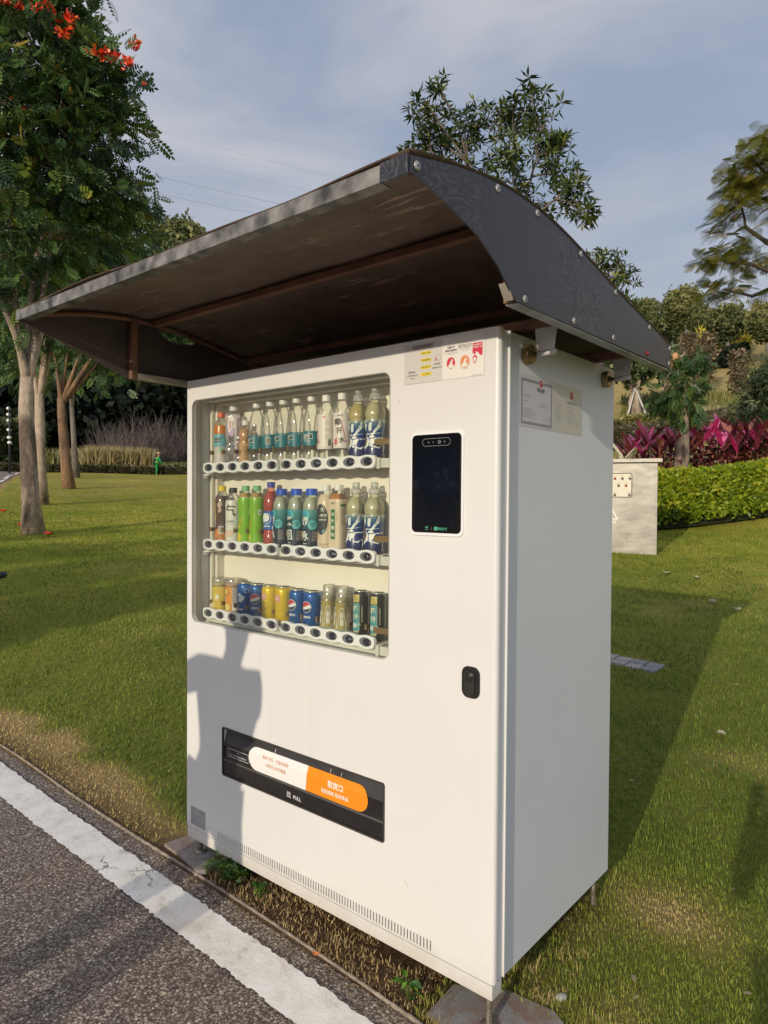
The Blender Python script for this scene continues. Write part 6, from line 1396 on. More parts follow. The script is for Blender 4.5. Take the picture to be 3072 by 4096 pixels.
# thin curved branch hanging in front of the bushes
mb = MB(); mb.tube([tuple(at(X, Y, 27)) for X, Y in ((190, 730), (225, 765), (250, 795), (275, 812), (300, 800+12))], [.035, .03, .025, .018, .01], 6)
o = mb.build('hanging_branch', BARK, [q for q in COL.objects if q.name == 'flowering_tree.002'][0], world=True)

# round olive tree far behind the awning
def simple_tree(name, label, X, Y0, Y1, wX, r, mat_, lsize, n=26, per=30, cat='tree', group=None, trunkY=None, bmat=BARKG, tr=.2, tone=(.5, .18), seed=None, round_=.6, twig=.02, out=.5):
    """a crown spanning Y0..Y1 (view rows) and X +- wX at distance r, on a trunk reaching the ground"""
    base = gat(X, r); c = at(X, (Y0+Y1)/2, r); k_ = .8 if name == 'hill_tree' else 1; hz = (Y1-Y0)/2*1.8517/FPX*r*k_; hx = wX*1.8517/FPX*r*k_; g = np.random.default_rng(seed or int(X*7+r)); bl = []
    for i in range(max(3, n//4)):
        u = g.normal(size=3); u /= np.linalg.norm(u); q = c+u*np.array([hx, hx, hz])*.55*g.random()**.4; bl.append((q, (hx*.5, hx*.5, hz*.5), 4))
    fz = c[2]-hz*.8-base[2]; fz = max(fz, .3); tk = [(0, 0, 0), (g.normal(0, .05)*fz, g.normal(0, .05)*fz, fz*.55), (g.normal(0, .06)*fz, g.normal(0, .06)*fz, fz)]
    fk = [(c-base)+g.normal(0, .35, 3)*np.array([hx, hx, hz*.5]) for _ in range(3)]
    return tree(name, label, cat, base, tk, tr, fk, bl, TUF, mat_, lsize, bmat, group, per=per, spread=min(hx, hz)*.28, droop=0, twig=twig, tone=tone, out=out, tonez=1, seed=int(X+r*13))
simple_tree('background_tree', 'round olive green tree rising behind the awning, right of the flowering tree', 388, 468, 600, 55, 60, OLIVE, .42, 60, 55, tone=(.55, .2)); simple_tree('background_tree', 'small tree top just above the awning edge, right of the round olive tree', 440, 503, 590, 18, 62, OLIVE, .35, 16, 30)
# dark trees behind the worker
GD = 'dark trees at the back of the left lawn'
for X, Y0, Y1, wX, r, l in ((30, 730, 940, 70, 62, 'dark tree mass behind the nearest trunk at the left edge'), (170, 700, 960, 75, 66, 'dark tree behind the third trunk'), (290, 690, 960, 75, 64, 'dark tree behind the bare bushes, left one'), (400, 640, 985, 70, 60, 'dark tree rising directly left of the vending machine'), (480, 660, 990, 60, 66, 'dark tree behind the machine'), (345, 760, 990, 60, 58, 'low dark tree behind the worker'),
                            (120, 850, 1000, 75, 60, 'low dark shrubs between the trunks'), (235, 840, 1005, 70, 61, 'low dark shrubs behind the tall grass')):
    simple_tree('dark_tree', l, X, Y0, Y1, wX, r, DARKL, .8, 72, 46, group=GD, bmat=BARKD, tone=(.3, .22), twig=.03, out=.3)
# bare bushes
def bare_bush(X, r, h, wd, label, n=130, col=None, group='bare grey bushes behind the tall grass'):
    b = gat(X, r); t = empty('bare_bush', tuple(b), label=label, cat='bush', group=group); mb = MB(); g = np.random.default_rng(int(X))
    for i in range(n):
        a = g.random()*2*pi; s = g.random()**.6; e = b+np.array([cos(a)*wd*s, sin(a)*wd*s, h*(1-.35*s*s)*(.6+.4*g.random())]); s0 = b+np.array([cos(a)*wd*.2*s, sin(a)*wd*.2*s, -.05])
        P = bez(s0, e, .12*s, 5, .05); mb.tube(P, [.022, .018, .014, .010, .005], 3, cap=False)
        for k in range(3): q = np.array(P[2+k % 3]); mb.tube([tuple(q), tuple(q+(e-s0)*.22+g.normal(0, .2, 3))], [.009, .004], 3, cap=False)
    mb.build('twigs', col or M('twig_grey', (.16, .13, .125), .9, var=.3, vs=3), t, world=True)
bare_bush(285, 53, 3.9, 2.2, 'bare grey bush left of the worker, nearer the trunks'); bare_bush(345, 54, 4.1, 2.1, 'bare grey bush directly behind and left of the worker'); bare_bush(235, 55, 3.4, 1.8, 'bare grey bush beside the third trunk'); bare_bush(390, 56, 3.6, 1.6, 'bare grey bush at the machine edge', 80)
# tall grass, low hedge behind left lawn
def grassy(name, Xs, r, h, n, cols, label=None, w_=.03, wide=1.5, seed=1, cat=None, kind='stuff', lean=.35):
    g = np.random.default_rng(seed); X = Xs[0]+g.random(n)*(Xs[1]-Xs[0]); R_ = r+g.random(n)*wide; P0 = np.array([gat(a, b) for a, b in zip(X, R_)]); hh = h*(.5+.8*g.random(n)); a = g.random(n)*2*pi; ln = lean*(.3+g.random(n))
    tip = P0+np.stack([np.cos(a)*ln*hh, np.sin(a)*ln*hh, hh], 1); sd = np.stack([np.full(n, AX[0][0]), np.full(n, AX[0][1]), np.zeros(n)], 1)*w_
    V = np.stack([P0-sd, P0+sd, (P0+tip)/2+sd*.9+np.array([0, 0, .1*h]), (P0+tip)/2-sd*.9+np.array([0, 0, .1*h]), tip], 1); b = np.arange(n)*5
    T = np.concatenate([np.stack([b, b+1, b+2], 1), np.stack([b, b+2, b+3], 1), np.stack([b+3, b+2, b+4], 1)]); me = fast_mesh(name, V.reshape(-1, 3), T, np.tile(np.clip(g.normal(.5, .25, n), 0, 1), 3), cols)
    return tag(link(name, me), label, cat, kind=kind)
DRYG = leafmat('tall_dry_grass', [(0, (.10, .085, .03)), (.5, (.27, .22, .09)), (1, (.46, .36, .18))], trans=.2); MIXG = leafmat('tall_green_grass', [(0, (.05, .07, .02)), (.5, (.15, .16, .04)), (1, (.36, .30, .12))], trans=.2)
grassy('tall_grass', (180, 330), 50.6, 1.5, 3200, DRYG, 'clump of tall dry yellow grass behind the low hedge', .03, 1.6, 2, 'grass'); grassy('tall_grass', (300, 520), 50.8, .7, 2600, MIXG, 'low green and yellow grass around the worker', .035, 1.8, 3, 'grass'); grassy('tall_grass', (60, 190), 52, 1.3, 1500, MIXG, 'tall grass seen between the trunks', .04, 2, 4, 'grass')
def hedge_line(name, pts, h, dp, n, mat_, lsize, label, cat='hedge', tone=(.5, .2), leaf=TUF, group=None):
    """leafy box hedge along ground points, with a twiggy core"""
    P = np.array(pts, float); seg = np.linalg.norm(np.diff(P, axis=0), axis=1); cum = np.concatenate([[0], np.cumsum(seg)]); t = empty(name, tuple(P[0][:2])+(H(*P[0][:2]),), label=label, cat=cat, group=group)
    mb = MB(); m = max(2, int(cum[-1]/1.0)); prev = None
    for i in range(m+1):
        s = cum[-1]*i/m; c = np.array([np.interp(s, cum, P[:, 0]), np.interp(s, cum, P[:, 1])]); s2 = min(cum[-1], s+.05); s1 = max(0, s-.05); d_ = np.array([np.interp(s2, cum, P[:, 0])-np.interp(s1, cum, P[:, 0]), np.interp(s2, cum, P[:, 1])-np.interp(s1, cum, P[:, 1])]); d_ /= np.linalg.norm(d_); nn = np.array([-d_[1], d_[0]]); z = H(*c)
        ring = [(*(c-nn*dp*.36), z-.05), (*(c-nn*dp*.40), z+h*.7), (*(c-nn*dp*.2), z+h*.85), (*(c+nn*dp*.2), z+h*.85), (*(c+nn*dp*.40), z+h*.7), (*(c+nn*dp*.36), z-.05)]
        b = len(mb.v); mb.v += [tuple(map(float, q)) for q in ring]
        if prev is not None:
            for k in range(5): mb.f.append((prev+k, prev+k+1, b+k+1, b+k)); mb.m.append(0); mb.sm.append(False)
        else: mb.f.append(tuple(b+k for k in range(6))); mb.m.append(0); mb.sm.append(False)
        prev = b
    mb.f.append(tuple(prev+k for k in range(6))); mb.m.append(0); mb.sm.append(False)
    mb.build('core', M('hedge_core', (.018, .022, .008), 1, var=.3, vs=8), t, world=True)
    s = rng.random(n)*cum[-1]; cx, cy = np.interp(s, cum, P[:, 0]), np.interp(s, cum, P[:, 1]); s2, s1 = np.minimum(cum[-1], s+.05), np.maximum(0, s-.05)
    dx_, dy_ = np.interp(s2, cum, P[:, 0])-np.interp(s1, cum, P[:, 0]), np.interp(s2, cum, P[:, 1])-np.interp(s1, cum, P[:, 1]); L_ = np.hypot(dx_, dy_); nx_, ny_ = -dy_/L_, dx_/L_
    w_ = rng.random(n); face = rng.random(n); u = np.where(face < .45, (rng.random(n)-.5), np.where(face < .8, -.5, .5)); zz = np.where(face < .45, .97, .14+.86*rng.random(n)**.75)
    bumpy = (vnoise(s, s*0, 1.1, 8)-.5)*.16; u = u*(1-.12*np.abs(rng.normal(0, 1, n))*.4)+bumpy*.5; z = Hn(cx, cy)+h*zz*(1+bumpy)+rng.normal(0, .03, n)*h
    pos = np.stack([cx+nx_*u*dp, cy+ny_*u*dp, z], 1); dirs = np.stack([nx_*u*1.2+rng.normal(0, .5, n), ny_*u*1.2+rng.normal(0, .5, n), .5+rng.normal(0, .45, n)], 1)
    tn = tone[0]+tone[1]*rng.normal(size=n)+.15*(zz-.5)+.3*(vnoise(s, zz*2, 1.5, 5)-.5)
    scatter('foliage', leaf[0], leaf[1], pos, frames(dirs, rng.normal(0, 1, n)), lsize*(.7+.6*rng.random(n)), np.clip(tn, 0, 1), mat_, t, kind='stuff'); return t
DULL = leafmat('dull_hedge_leaf', [(0, (.035, .035, .02)), (.5, (.075, .07, .035)), (1, (.14, .12, .06))], trans=.1)
pl = [gat(X, 50.2)[:2] for X in (-60, 60, 150, 250, 350, 450, 560)]; hedge_line('low_hedge', pl, .42, .8, 5200, DULL, .16, 'low dark clipped hedge along the far edge of the left lawn')
p_ = [gat(X, r)[:2] for X, r in ((-90, 52), (-20, 53), (55, 56))]; hedge_line('roadside_shrubs', p_, 2.9, 3, 2600, OLIVE, .4, 'olive shrubs along the far road at the left edge', 'shrub', (.3, .2))

# ---- tree behind the awning
rb = 8.6; bb = gat(1118, rb); bl = []
for (X, Y, dr, rx, rz, n) in ((925, 230, 0, .26, .24, 13), (905, 290, .1, .24, .20, 10), (955, 310, .2, .26, .22, 12), (895, 335, 0, .14, .10, 5), (1000, 270, 0, .26, .26, 14), (1010, 330, .3, .2, .16, 6), (1065, 250, .1, .28, .22, 13), (1075, 320, 0, .24, .2, 8), (1130, 240, .2, .26, .24, 13), (1175, 270, 0, .24, .26, 13), (1190, 330, 0, .24, .22, 10), (1210, 300, .2, .15, .2, 6), (1130, 330, -.2, .24, .2, 9), (1205, 375, .1, .2, .16, 8), (1090, 390, 0, .3, .16, 9), (1030, 380, .2, .25, .14, 7), (1180, 440, .2, .3, .16, 10), (1235, 410, 0, .16, .14, 7), (1245, 450, 0, .18, .12, 7), (1262, 470, .2, .12, .08, 4), (1150, 190, 0, .12, .1, 3), (950, 200, 0, .1, .1, 3)):
    bl.append((at(X, Y, rb+dr), (rx, rx, rz), n))
forks = [at(X, Y, rb)-bb for X, Y in ((960, 380), (1010, 350), (1100, 340), (1060, 380), (1160, 340), (1200, 430))]
tb = tree('young_tree', 'young tree with narrow pointed leaves rising behind the awning top', 'tree', bb, [(0, 0, 0), at(1122, 800, rb)-bb, at(1125, 560, rb)-bb, at(1120, 500, rb)-bb], .055, forks, bl, ROS, LANCE, .12, BARKG, per=3, spread=.06, droop=.15, twig=.006, tone=(.42, .22), out=.35, seed=31)
mb = MB(); mb.tube([tuple(at(X, Y, rb)) for X, Y in ((1255, 460), (1272, 462), (1288, 466), (1298, 455))], [.007, .006, .005, .003], 4); mb.build('thin_twig', BARKG, tb, world=True)
# ---- lower tree at right of awning
rc = 15; bc = gat(1280, rc); bl = [(at(X, Y, rc+dr), (rx*.8, rx*.8, rz*.8), max(3, n//2)) for (X, Y, dr, rx, rz, n) in ((1310, 580, 0, .5, .3, 9), (1345, 620, 0, .5, .35, 10), (1370, 670, .3, .5, .35, 10), (1325, 670, .5, .5, .35, 9), (1355, 720, .2, .5, .3, 8), (1300, 555, 0, .25, .12, 4), (1335, 560, .1, .2, .12, 4))]
tree('young_tree', 'smaller pointed-leaf tree emerging right of the awning slope', 'tree', bc, [(0, 0, 0), (.05, 0, 2.2), at(1300, 760, rc)-bc], .07, [at(1330, 650, rc)-bc, at(1360, 690, rc)-bc], bl, ROS, LANCE, .17, BARKG, per=6, spread=.13, droop=.2, twig=.010, tone=(.5, .2), seed=32)
# ---- feathery tree at the right border: crown reaches in from a trunk outside the frame
rj = 12; bj = gat(1900, 12.6); tj = empty('feathery_tree', tuple(bj), label='feathery yellow green tree reaching in from the right edge', cat='tree')
mb = MB(); mb.tube([tuple(bj-np.array([0, 0, .2])), tuple(bj+np.array([.05, 0, 2.2])), tuple(at(1880, 560, 12.4)), tuple(at(1800, 380, 12.2))], [.19, .15, .12, .08], 12); mb.build('trunk', BARKD, tj, world=True)
brs = [[(1880, 600), (1790, 640), (1700, 620), (1660, 625), (1625, 640), (1595, 632), (1560, 625)], [(1850, 560), (1760, 590), (1659, 585), (1620, 570), (1575, 568), (1545, 558)], [(1800, 480), (1720, 540), (1659, 525), (1630, 505), (1610, 490), (1608, 470), (1600, 440)], [(1800, 400), (1730, 440), (1659, 430), (1635, 428), (1610, 405), (1590, 385)], [(1790, 380), (1720, 380), (1665, 385), (1640, 360), (1620, 340)], [(1700, 300), (1660, 310), (1640, 300)]]
mb = MB(); tips = []
for k, br in enumerate(brs):
    pts = [tuple(at(X, Y, rj+.1*k)) for X, Y in br]; mb.tube(pts, list(np.linspace(.05, .012, len(pts))), 6); tips += [np.array(q) for q in pts[2:]]
mb.build('branches', BARKD, tj, world=True)
pos = []; dirs = []
for (X, Y, n, sp) in ((1545, 550, 30, .16), (1580, 550, 34, .18), (1520, 565, 12, .1), (1560, 490, 22, .18), (1575, 465, 20, .15), (1590, 440, 30, .2), (1610, 400, 40, .22), (1640, 380, 44, .22), (1580, 385, 22, .16), (1620, 350, 34, .2), (1650, 330, 34, .18), (1655, 300, 20, .12), (1640, 430, 24, .18), (1560, 610, 20, .12), (1545, 632, 20, .12), (1585, 628, 14, .1), (1600, 560, 16, .15), (1600, 520, 10, .12), (1659, 560, 12, .12), (1660, 640, 10, .12), (1720, 400, 90, .5), (1780, 480, 90, .5), (1850, 360, 120, .6), (1750, 300, 80, .4)):
    n = int(n*1.25); c = at(X, Y, rj+.2*rng.random()); q = c+rng.normal(0, sp*.8, (n, 3))*np.array([1, 1, .55]); pos.append(q); d_ = np.stack([rng.normal(0, 1, n)-.5, rng.normal(0, 1, n), rng.normal(-.05, .25, n)], 1); dirs.append(d_)
pos = np.concatenate(pos); dirs = np.concatenate(dirs); k = len(pos)
scatter('foliage', FRO[0], FRO[1], pos, frames(dirs, rng.normal(0, .6, k)), .26*(.7+.5*rng.random(k)), np.clip(rng.normal(.5, .25, k), 0, 1), FEATH, tj, kind='stuff')
mb = MB()
for X, Y in ((1577, 398), (1585, 472)): mb.lathe([(0, -.07), (.03, -.04), (.035, 0), (.03, .04), (0, .06)], 10, 0, tuple(at(X, Y, rj)))
mb.build('seed_pod', BARKD, tj, world=True)

# ---- hill trees
GH = 'trees along the top of the right hill'
for i, (X, Y0, Y1, wX, r, l) in enumerate(((1300, 660, 800, 50, 46, 'bushy green tree on the hill directly right of the awning tip'), (1385, 640, 775, 44, 50, 'green hill tree above the pruned trunk, left side'), (1468, 612, 735, 44, 52, 'tall pale olive tree in the middle of the hilltop'), (1515, 655, 740, 26, 60, 'small hill tree behind the slender one'), (1566, 650, 742, 42, 46, 'round hill tree on a slender pale trunk'), (1652, 640, 745, 34, 44, 'yellowish round tree on the hill at the right edge'), (1720, 610, 750, 45, 50, 'hill tree beyond the right edge'),
                                           (1425, 700, 790, 30, 56, 'dark tree in the gap of the hilltop'), (1622, 705, 762, 26, 62, 'dark low tree behind the slender trunks'), (1240, 640, 800, 60, 55, 'hill tree behind the awning'), (1130, 650, 800, 50, 52, 'hill tree hidden behind the machine, nearest the right side'), (1010, 690, 830, 50, 56, 'hill tree hidden behind the machine, middle one'), (880, 740, 880, 50, 60, 'hill tree hidden behind the machine, farthest left'))):
    simple_tree('hill_tree', l, X, Y0, Y1, wX, r, DARKL if 'dark' in l else OLIVE, .21, 54, 85, group=GH, tr=.17, tone=(.68, .2) if i in (2, 5) else (.52, .2), twig=.02, out=.35)
# pruned tree behind the magenta plants
rp_ = 17.2; bp = gat(1474, rp_); bl = [(at(X, Y, rp_+dr), (rx*.7, rx*.7, rz*.75), n) for (X, Y, dr, rx, rz, n) in ((1440, 790, 0, .35, .30, 8), (1480, 785, .1, .4, .25, 9), (1450, 850, 0, .4, .3, 10), (1425, 860, 0, .3, .22, 6), (1495, 840, .1, .35, .35, 10), (1485, 890, -.1, .3, .3, 8), (1440, 885, 0, .35, .18, 6), (1500, 780, 0, .25, .2, 5))]
tp = tree('pruned_tree', 'pruned tree with a thick speckled trunk and drooping green leaves behind the magenta plants', 'tree', bp, [(0, 0, 0), at(1474, 920, rp_)-bp, at(1474, 840, rp_)-bp, at(1468, 770, rp_)-bp], .165, [at(1440, 820, rp_)-bp, at(1495, 820, rp_)-bp, at(1480, 760, rp_)-bp], bl, PIN, TULIP, .21, BARK, per=12, spread=.10, droop=-.6, tone=(.40, .15), seed=41, flare=1.1)
mb = MB(); mb.lathe([(.09, -.25), (.085, 0), (.03, .06), (0, .07)], 10, 0, tuple(at(1459, 768, rp_-.1))); mb.build('sawn_top', M('fresh_wood', (.5, .28, .13), .8), tp, world=True)
# propped tree with stakes
rq = 32; bq = gat(1372, rq); bl = [(at(X, Y, rq+dr), (rx, rx, rz), n) for (X, Y, dr, rx, rz, n) in ((1370, 790, 0, 1.1, .7, 12), (1340, 780, 0, .9, .6, 9), (1400, 800, .5, .9, .6, 8), (1410, 770, .5, .8, .6, 8))]
tree('staked_tree', 'tree with a forked pale trunk held by slanting stakes on the hill', 'tree', bq, [(0, 0, 0), at(1370, 870, rq)-bq, at(1372, 845, rq)-bq], .30, [at(1386, 790, rq)-bq, at(1360, 800, rq)-bq], bl, TUF, SHRUBM, .22, BARK, per=26, spread=.3, seed=42, flare=1.1)
for (X, Y, l) in ((1349, 912, 'left slanting stake propping the hillside tree'), (1402, 918, 'right slanting stake propping the hillside tree'), (1362, 905, 'rear slanting stake propping the hillside tree')):
    e = gat(X, rq-(.6 if X != 1362 else -.6)); mb = MB(); mb.tube([tuple(e-np.array([0, 0, .05])), tuple(at(1372, 838, rq-.25))], .038, 6); mb.build('stake', M('stake_white', (.55, .53, .50), .6), label=l, cat='stake', group='slanting stakes round the hillside tree')
# hillside strips: low dull hedges, pale grass, brown bushes, yellow flowers
hedge_line('clipped_hedge', [gat(X, r)[:2] for X, r in ((1200, 24.6), (1330, 25.3), (1420, 26.3), (1500, 27.8), (1580, 30), (1680, 33))], .62, 1.2, 6500, DULL, .13, 'dull brown green clipped hedge crossing the lower hill')
hedge_line('clipped_hedge', [gat(X, r)[:2] for X, r in ((1330, 28.4), (1390, 29), (1440, 30))], .55, 1.4, 2200, MIXG, .14, 'greener low hedge strip above the dull one, left part')
hedge_line('clipped_hedge', [gat(X, r)[:2] for X, r in ((1480, 45), (1540, 45), (1590, 46.5))], .9, 1.4, 2200, DARKL, .22, 'dark clipped hedge near the hilltop path')
PALE = leafmat('pale_strap_leaf', [(0, (.20, .19, .08)), (.5, (.45, .42, .24)), (1, (.68, .64, .46))], trans=.2)
grassy('pale_plants', (1415, 1570), 29.2, .55, 2400, PALE, 'pale variegated strap plants on the hill behind the clipped hedge', .035, 1.6, 7, 'plant', lean=.7); grassy('wild_grass', (1340, 1600), 31, .4, 1800, MIXG, 'rough grass above the pale plants', .04, 5, 8, 'grass')
for X, r, h, wd, l in ((1523, 37, 3.0, .42, 'brown upright climber bush right of the pruned tree'), (1484, 44, 2.4, .42, 'tan bush above the cut top of the pruned tree'), (1592, 35, 2.3, .36, 'thin bare bush left of the right shrub')):
    b = gat(X, r); t = empty('brown_bush', tuple(b), label=l, cat='bush', group='brown bushes on the hill'); mb = MB(); g = np.random.default_rng(X)
    for i in range(40): e = b+np.array([g.normal(0, wd*.5), g.normal(0, wd*.5), h*(.5+.5*g.random())]); mb.tube(bez(b, e, .05, 4, .05), [.03, .02, .014, .006], 3, cap=False)
    mb.build('twigs', BARKG, t, world=True); n = 300; q = b+np.stack([g.normal(0, wd*.45, n), g.normal(0, wd*.45, n), h*(.2+.75*g.random(n))], 1)
    scatter('foliage', TUF[0], TUF[1], q, frames(g.normal(size=(n, 3)), g.normal(size=n)), .16*(.6+.8*g.random(n)), np.clip(g.normal(.5, .25, n), 0, 1), leafmat('brown_leaf%d' % X, [(0, (.06, .05, .025)), (.6, (.15, .115, .06)), (1, (.26, .19, .11))], trans=.1), t, kind='stuff')
simple_tree('dark_bush', 'small dark round bush right of the staked tree', 1405, 868, 905, 18, 33, DARKL, .16, 24, 40, cat='bush', tone=(.5, .2)); 
YF = leafmat('yellow_flowers', [(0, (.30, .26, .03)), (1, (.72, .58, .06))], trans=.2)
grassy('yellow_flowers', (1515, 1610), 50, 1.7, 1500, YF, 'patch of yellow flowers under the hilltop trees', .07, 2, 9, 'flowers')
# right shrub
rs = 19.6; bs = gat(1640, rs); bl = [(at(X, Y, rs+dr), (rx*.62, rx*.62, rz*.7), n) for (X, Y, dr, rx, rz, n) in ((1640, 865, .2, .5, .4, 12), (1668, 830, 0, .5, .4, 13), (1615, 912, .2, .4, .3, 9), (1640, 910, 0, .72, .46, 16), (1590, 955, 0, .46, .26, 9), (1625, 965, -.1, .66, .33, 14), (1665, 960, -.2, .66, .46, 12), (1650, 800, .6, .3, .2, 4), (1740, 900, 0, .9, .8, 20), (1640, 1005, -.2, .6, .24, 8))]
tree('dense_shrub', 'dense dark green shrub at the right edge above the hedge', 'shrub', bs, [(0, 0, 0), (.02, 0, .5), (0, 0, .9)], .09, [at(1610, 900, rs)-bs, at(1660, 890, rs)-bs], bl, ROS, SHRUBM, .15, BARKG, per=20, spread=.2, droop=.1, twig=.008, tone=(.55, .2), out=.3, seed=51)
# bright hedge
hp = [gat(X, r)[:2] for X, r in ((1180, 13.2), (1300, 14.2), (1430, 15.0), (1500, 15.5), (1655, 16.3), (1800, 17.5), (2000, 19))]
hedge_line('bright_hedge', [(-5.5, 11.4), (-3.6, 12.4), (-1.95, 13.6), (-.75, 14.9), (.8, 15.8), (3, 16.4)], 1.02, 1.55, 20000, HEDGEM, .10, 'bright yellow green hedge behind the steel cabinet', tone=(.45, .2), leaf=tuft(4, .26))
# ---- magenta cordylines and one pale plant
def strap(L_, w_, arch, fold=.25):
    v = []; f = []; n = 6
    for i in range(n+1):
        t = i/n; ww = w_*max(.04, sin(pi*min(1, (.08+t*.92)))**.8); x = L_*t*cos(arch*t*.6); z = L_*t*sin(1.1-arch*t)*.9
        v += [(x, -ww, z+fold*ww), (x, 0, z), (x, ww, z+fold*ww)]
    for i in range(n):
        for j in range(2): a = i*3+j; f.append((a, a+1, a+4, a+3))
    return v, f
CM_ = [M('ti_magenta', (.50, .03, .15), .4, var=.2, vs=9), M('ti_pink', (.66, .15, .32), .4, var=.2, vs=9), M('ti_maroon', (.17, .03, .045), .4, var=.3, vs=9), M('ti_bronze', (.30, .10, .065), .45, var=.3, vs=9), M('ti_dusky', (.20, .04, .07), .4, var=.3, vs=9)]
for m_ in CM_: pass
def strapmesh(L_, w_, arch, mat_): v, f = strap(L_, w_, arch); return MB().add(v, f, 0, True).mesh('leaf', mat_)
LM_ = [[strapmesh(.46, .055, a, m_) for a in (.35, .9, 1.5)] for m_ in CM_]
STEM = M('ti_stem', (.16, .06, .04), .7)
def cordy(name, x, y, h, label, pal, group, n=17, seed=0, s=1.0, meshes=None):
    g = random.Random(seed); z = H(x, y); t = empty(name, (x, y, z), g.random()*6, label=label, cat='plant', group=group); MB().tube([(0, 0, -.05), (.02, .01, h*.55), (0, .03, h)], [.02, .016, .013], 6).build('stem', STEM, t)
    mm = meshes or LM_
    for i in range(n):
        u = i/(n-1); low = 1-u; a = i*2.4+g.gauss(0, .25); k = pal(u, g); m_ = mm[k][0 if u > .72 else (1 if u > .35 else 2)]
        o = link('leaf', m_, t, loc=(0, .02, h*(.30+.70*u)), rot=(g.gauss(0, .12), (-.35+.2*g.random()) if u > .72 else g.gauss(.1, .15), a)); sc_ = s*(.75+.35*g.random())*(1.05 if u > .5 else .95); o.scale = (sc_, sc_, sc_)
def palm(u, g): return (g.choice((0, 1, 4, 2, 3))) if u > .74 else (g.choice((2, 3, 4, 2, 3)) if u < .5 else g.choice((2, 2, 3, 4, 3)))
CR = [(1362, .5), (1385, .3), (1400, .75), (1423, .35), (1447, .7), (1462, .2), (1483, .55), (1502, .9), (1518, .3), (1537, .75), (1556, .4), (1572, .8), (1592, .45), (1612, .8), (1637, .4), (1655, .8)]
wh = ['beside the white striped plant', 'above the left corner of the steel cabinet', 'above the middle of the cabinet top', 'above the right corner of the cabinet', 'just left of the pruned trunk', 'in front of the pruned trunk', 'right in front of the pruned trunk foot, pink tipped', 'first to the right of the pruned trunk', 'behind, second right of the pruned trunk', 'tallest one midway along the hedge', 'low one midway along the hedge', 'with upright pink tips near the shrub', 'close to the right shrub, low', 'under the dense shrub, left side', 'under the dense shrub, bronze leaved', 'at the right edge under the shrub']
for i, ((X, dr), wq) in enumerate(zip(CR, wh)):
    q = gat(X, 16.65+dr*.7+.0045*(X-1360)); cordy('cordyline', q[0], q[1], 1.18+.28*random.random()+(.2 if i == 9 else 0), 'magenta leaved cordyline '+wq, palm, 'magenta cordylines behind the bright hedge', 26, 100+i, 1.05)
for i in range(16):
    q = gat(1352+i*20+6*(i % 2), 17.75+.0045*i*20+.3*(i % 3)); cordy('cordyline', q[0], q[1], 1.15+.25*random.random(), 'maroon leaved cordyline of the back row, %s from the machine side' % ('first second third fourth fifth sixth seventh eighth ninth tenth eleventh twelfth thirteenth fourteenth fifteenth sixteenth'.split()[i]), palm, 'cordylines filling the back row', 24, 300+i, 1.05)
WL = [M('leaf_cream', (.62, .58, .38), .4, var=.1), M('leaf_green_strap', (.10, .16, .03), .45, var=.2)]
WM_ = [[strapmesh(.46, .05, a, m_) for a in (.35, .9, 1.5)] for m_ in WL]
q = gat(1343, 15.9); cordy('striped_plant', q[0], q[1], 1.35, 'cream and green striped plant beside the machine edge above the cabinet', lambda u, g: 0 if u > .55 else 1, None, 16, 77, 1.1, WM_)

# out-of-frame trees across the road whose shade falls on the left lawn
src = t1
def shade_tree(x, y, s, rz, label):
    c = copy_tree(src); c['label'] = label; c['group'] = 'trees across the road behind the camera'; c.location = (x, y, GZ); c.scale = (s, s, s); c.rotation_euler.z = rz
    for ch in c.children:
        pass
    return c
for i, (x, y, s, rz) in enumerate(((-2.95, -6.0, .34, .4), (-4.5, -6.4, .36, 1.7), (-6.2, -6.2, .36, 2.9), (-8.2, -6.6, .37, 4.1), (-10.5, -6.8, .38, 5.2), (-13.5, -7, .38, 1.2), (-3.6, -4.9, .27, 2.2), (-5.2, -5.1, .28, 3.3), (-7.0, -5.2, .28, .9), (-9.3, -5.4, .28, 4.8), (-12, -5.5, .3, 5.6))):
    shade_tree(x, y, s, rz, 'low roadside tree out of view shading the left lawn, %s from the machine' % ('first second third fourth fifth sixth seventh eighth ninth tenth eleventh'.split()[i]))
# ------------------------------------------------------------ people
def skin_mesh(name, joints, edges, mat_, parent, sub=1):
    """one smooth surface grown round a skeleton: joints {key: (pos, radius)}"""
    keys = list(joints); me = bpy.data.meshes.new('tmp'); me.from_pydata([joints[k][0] for k in keys], [(keys.index(a), keys.index(b)) for a, b in edges], [])
    o = bpy.data.objects.new('tmp', me); COL.objects.link(o); md = o.modifiers.new('s', 'SKIN'); md.use_smooth_shade = True
    for i, k in enumerate(keys):
        r = joints[k][1]; r = r if hasattr(r, '__len__') else (r, r); me.skin_vertices[0].data[i].radius = r
    me.skin_vertices[0].data[0].use_root = True
    sb = o.modifiers.new('u', 'SUBSURF'); sb.levels = sub; sb.render_levels = sub
    m2 = bpy.data.meshes.new_from_object(o.evaluated_get(bpy.context.evaluated_depsgraph_get())); bpy.data.objects.remove(o); m2.materials.clear(); m2.materials.append(mat_); m2.name = name
    return link(name, m2, parent)
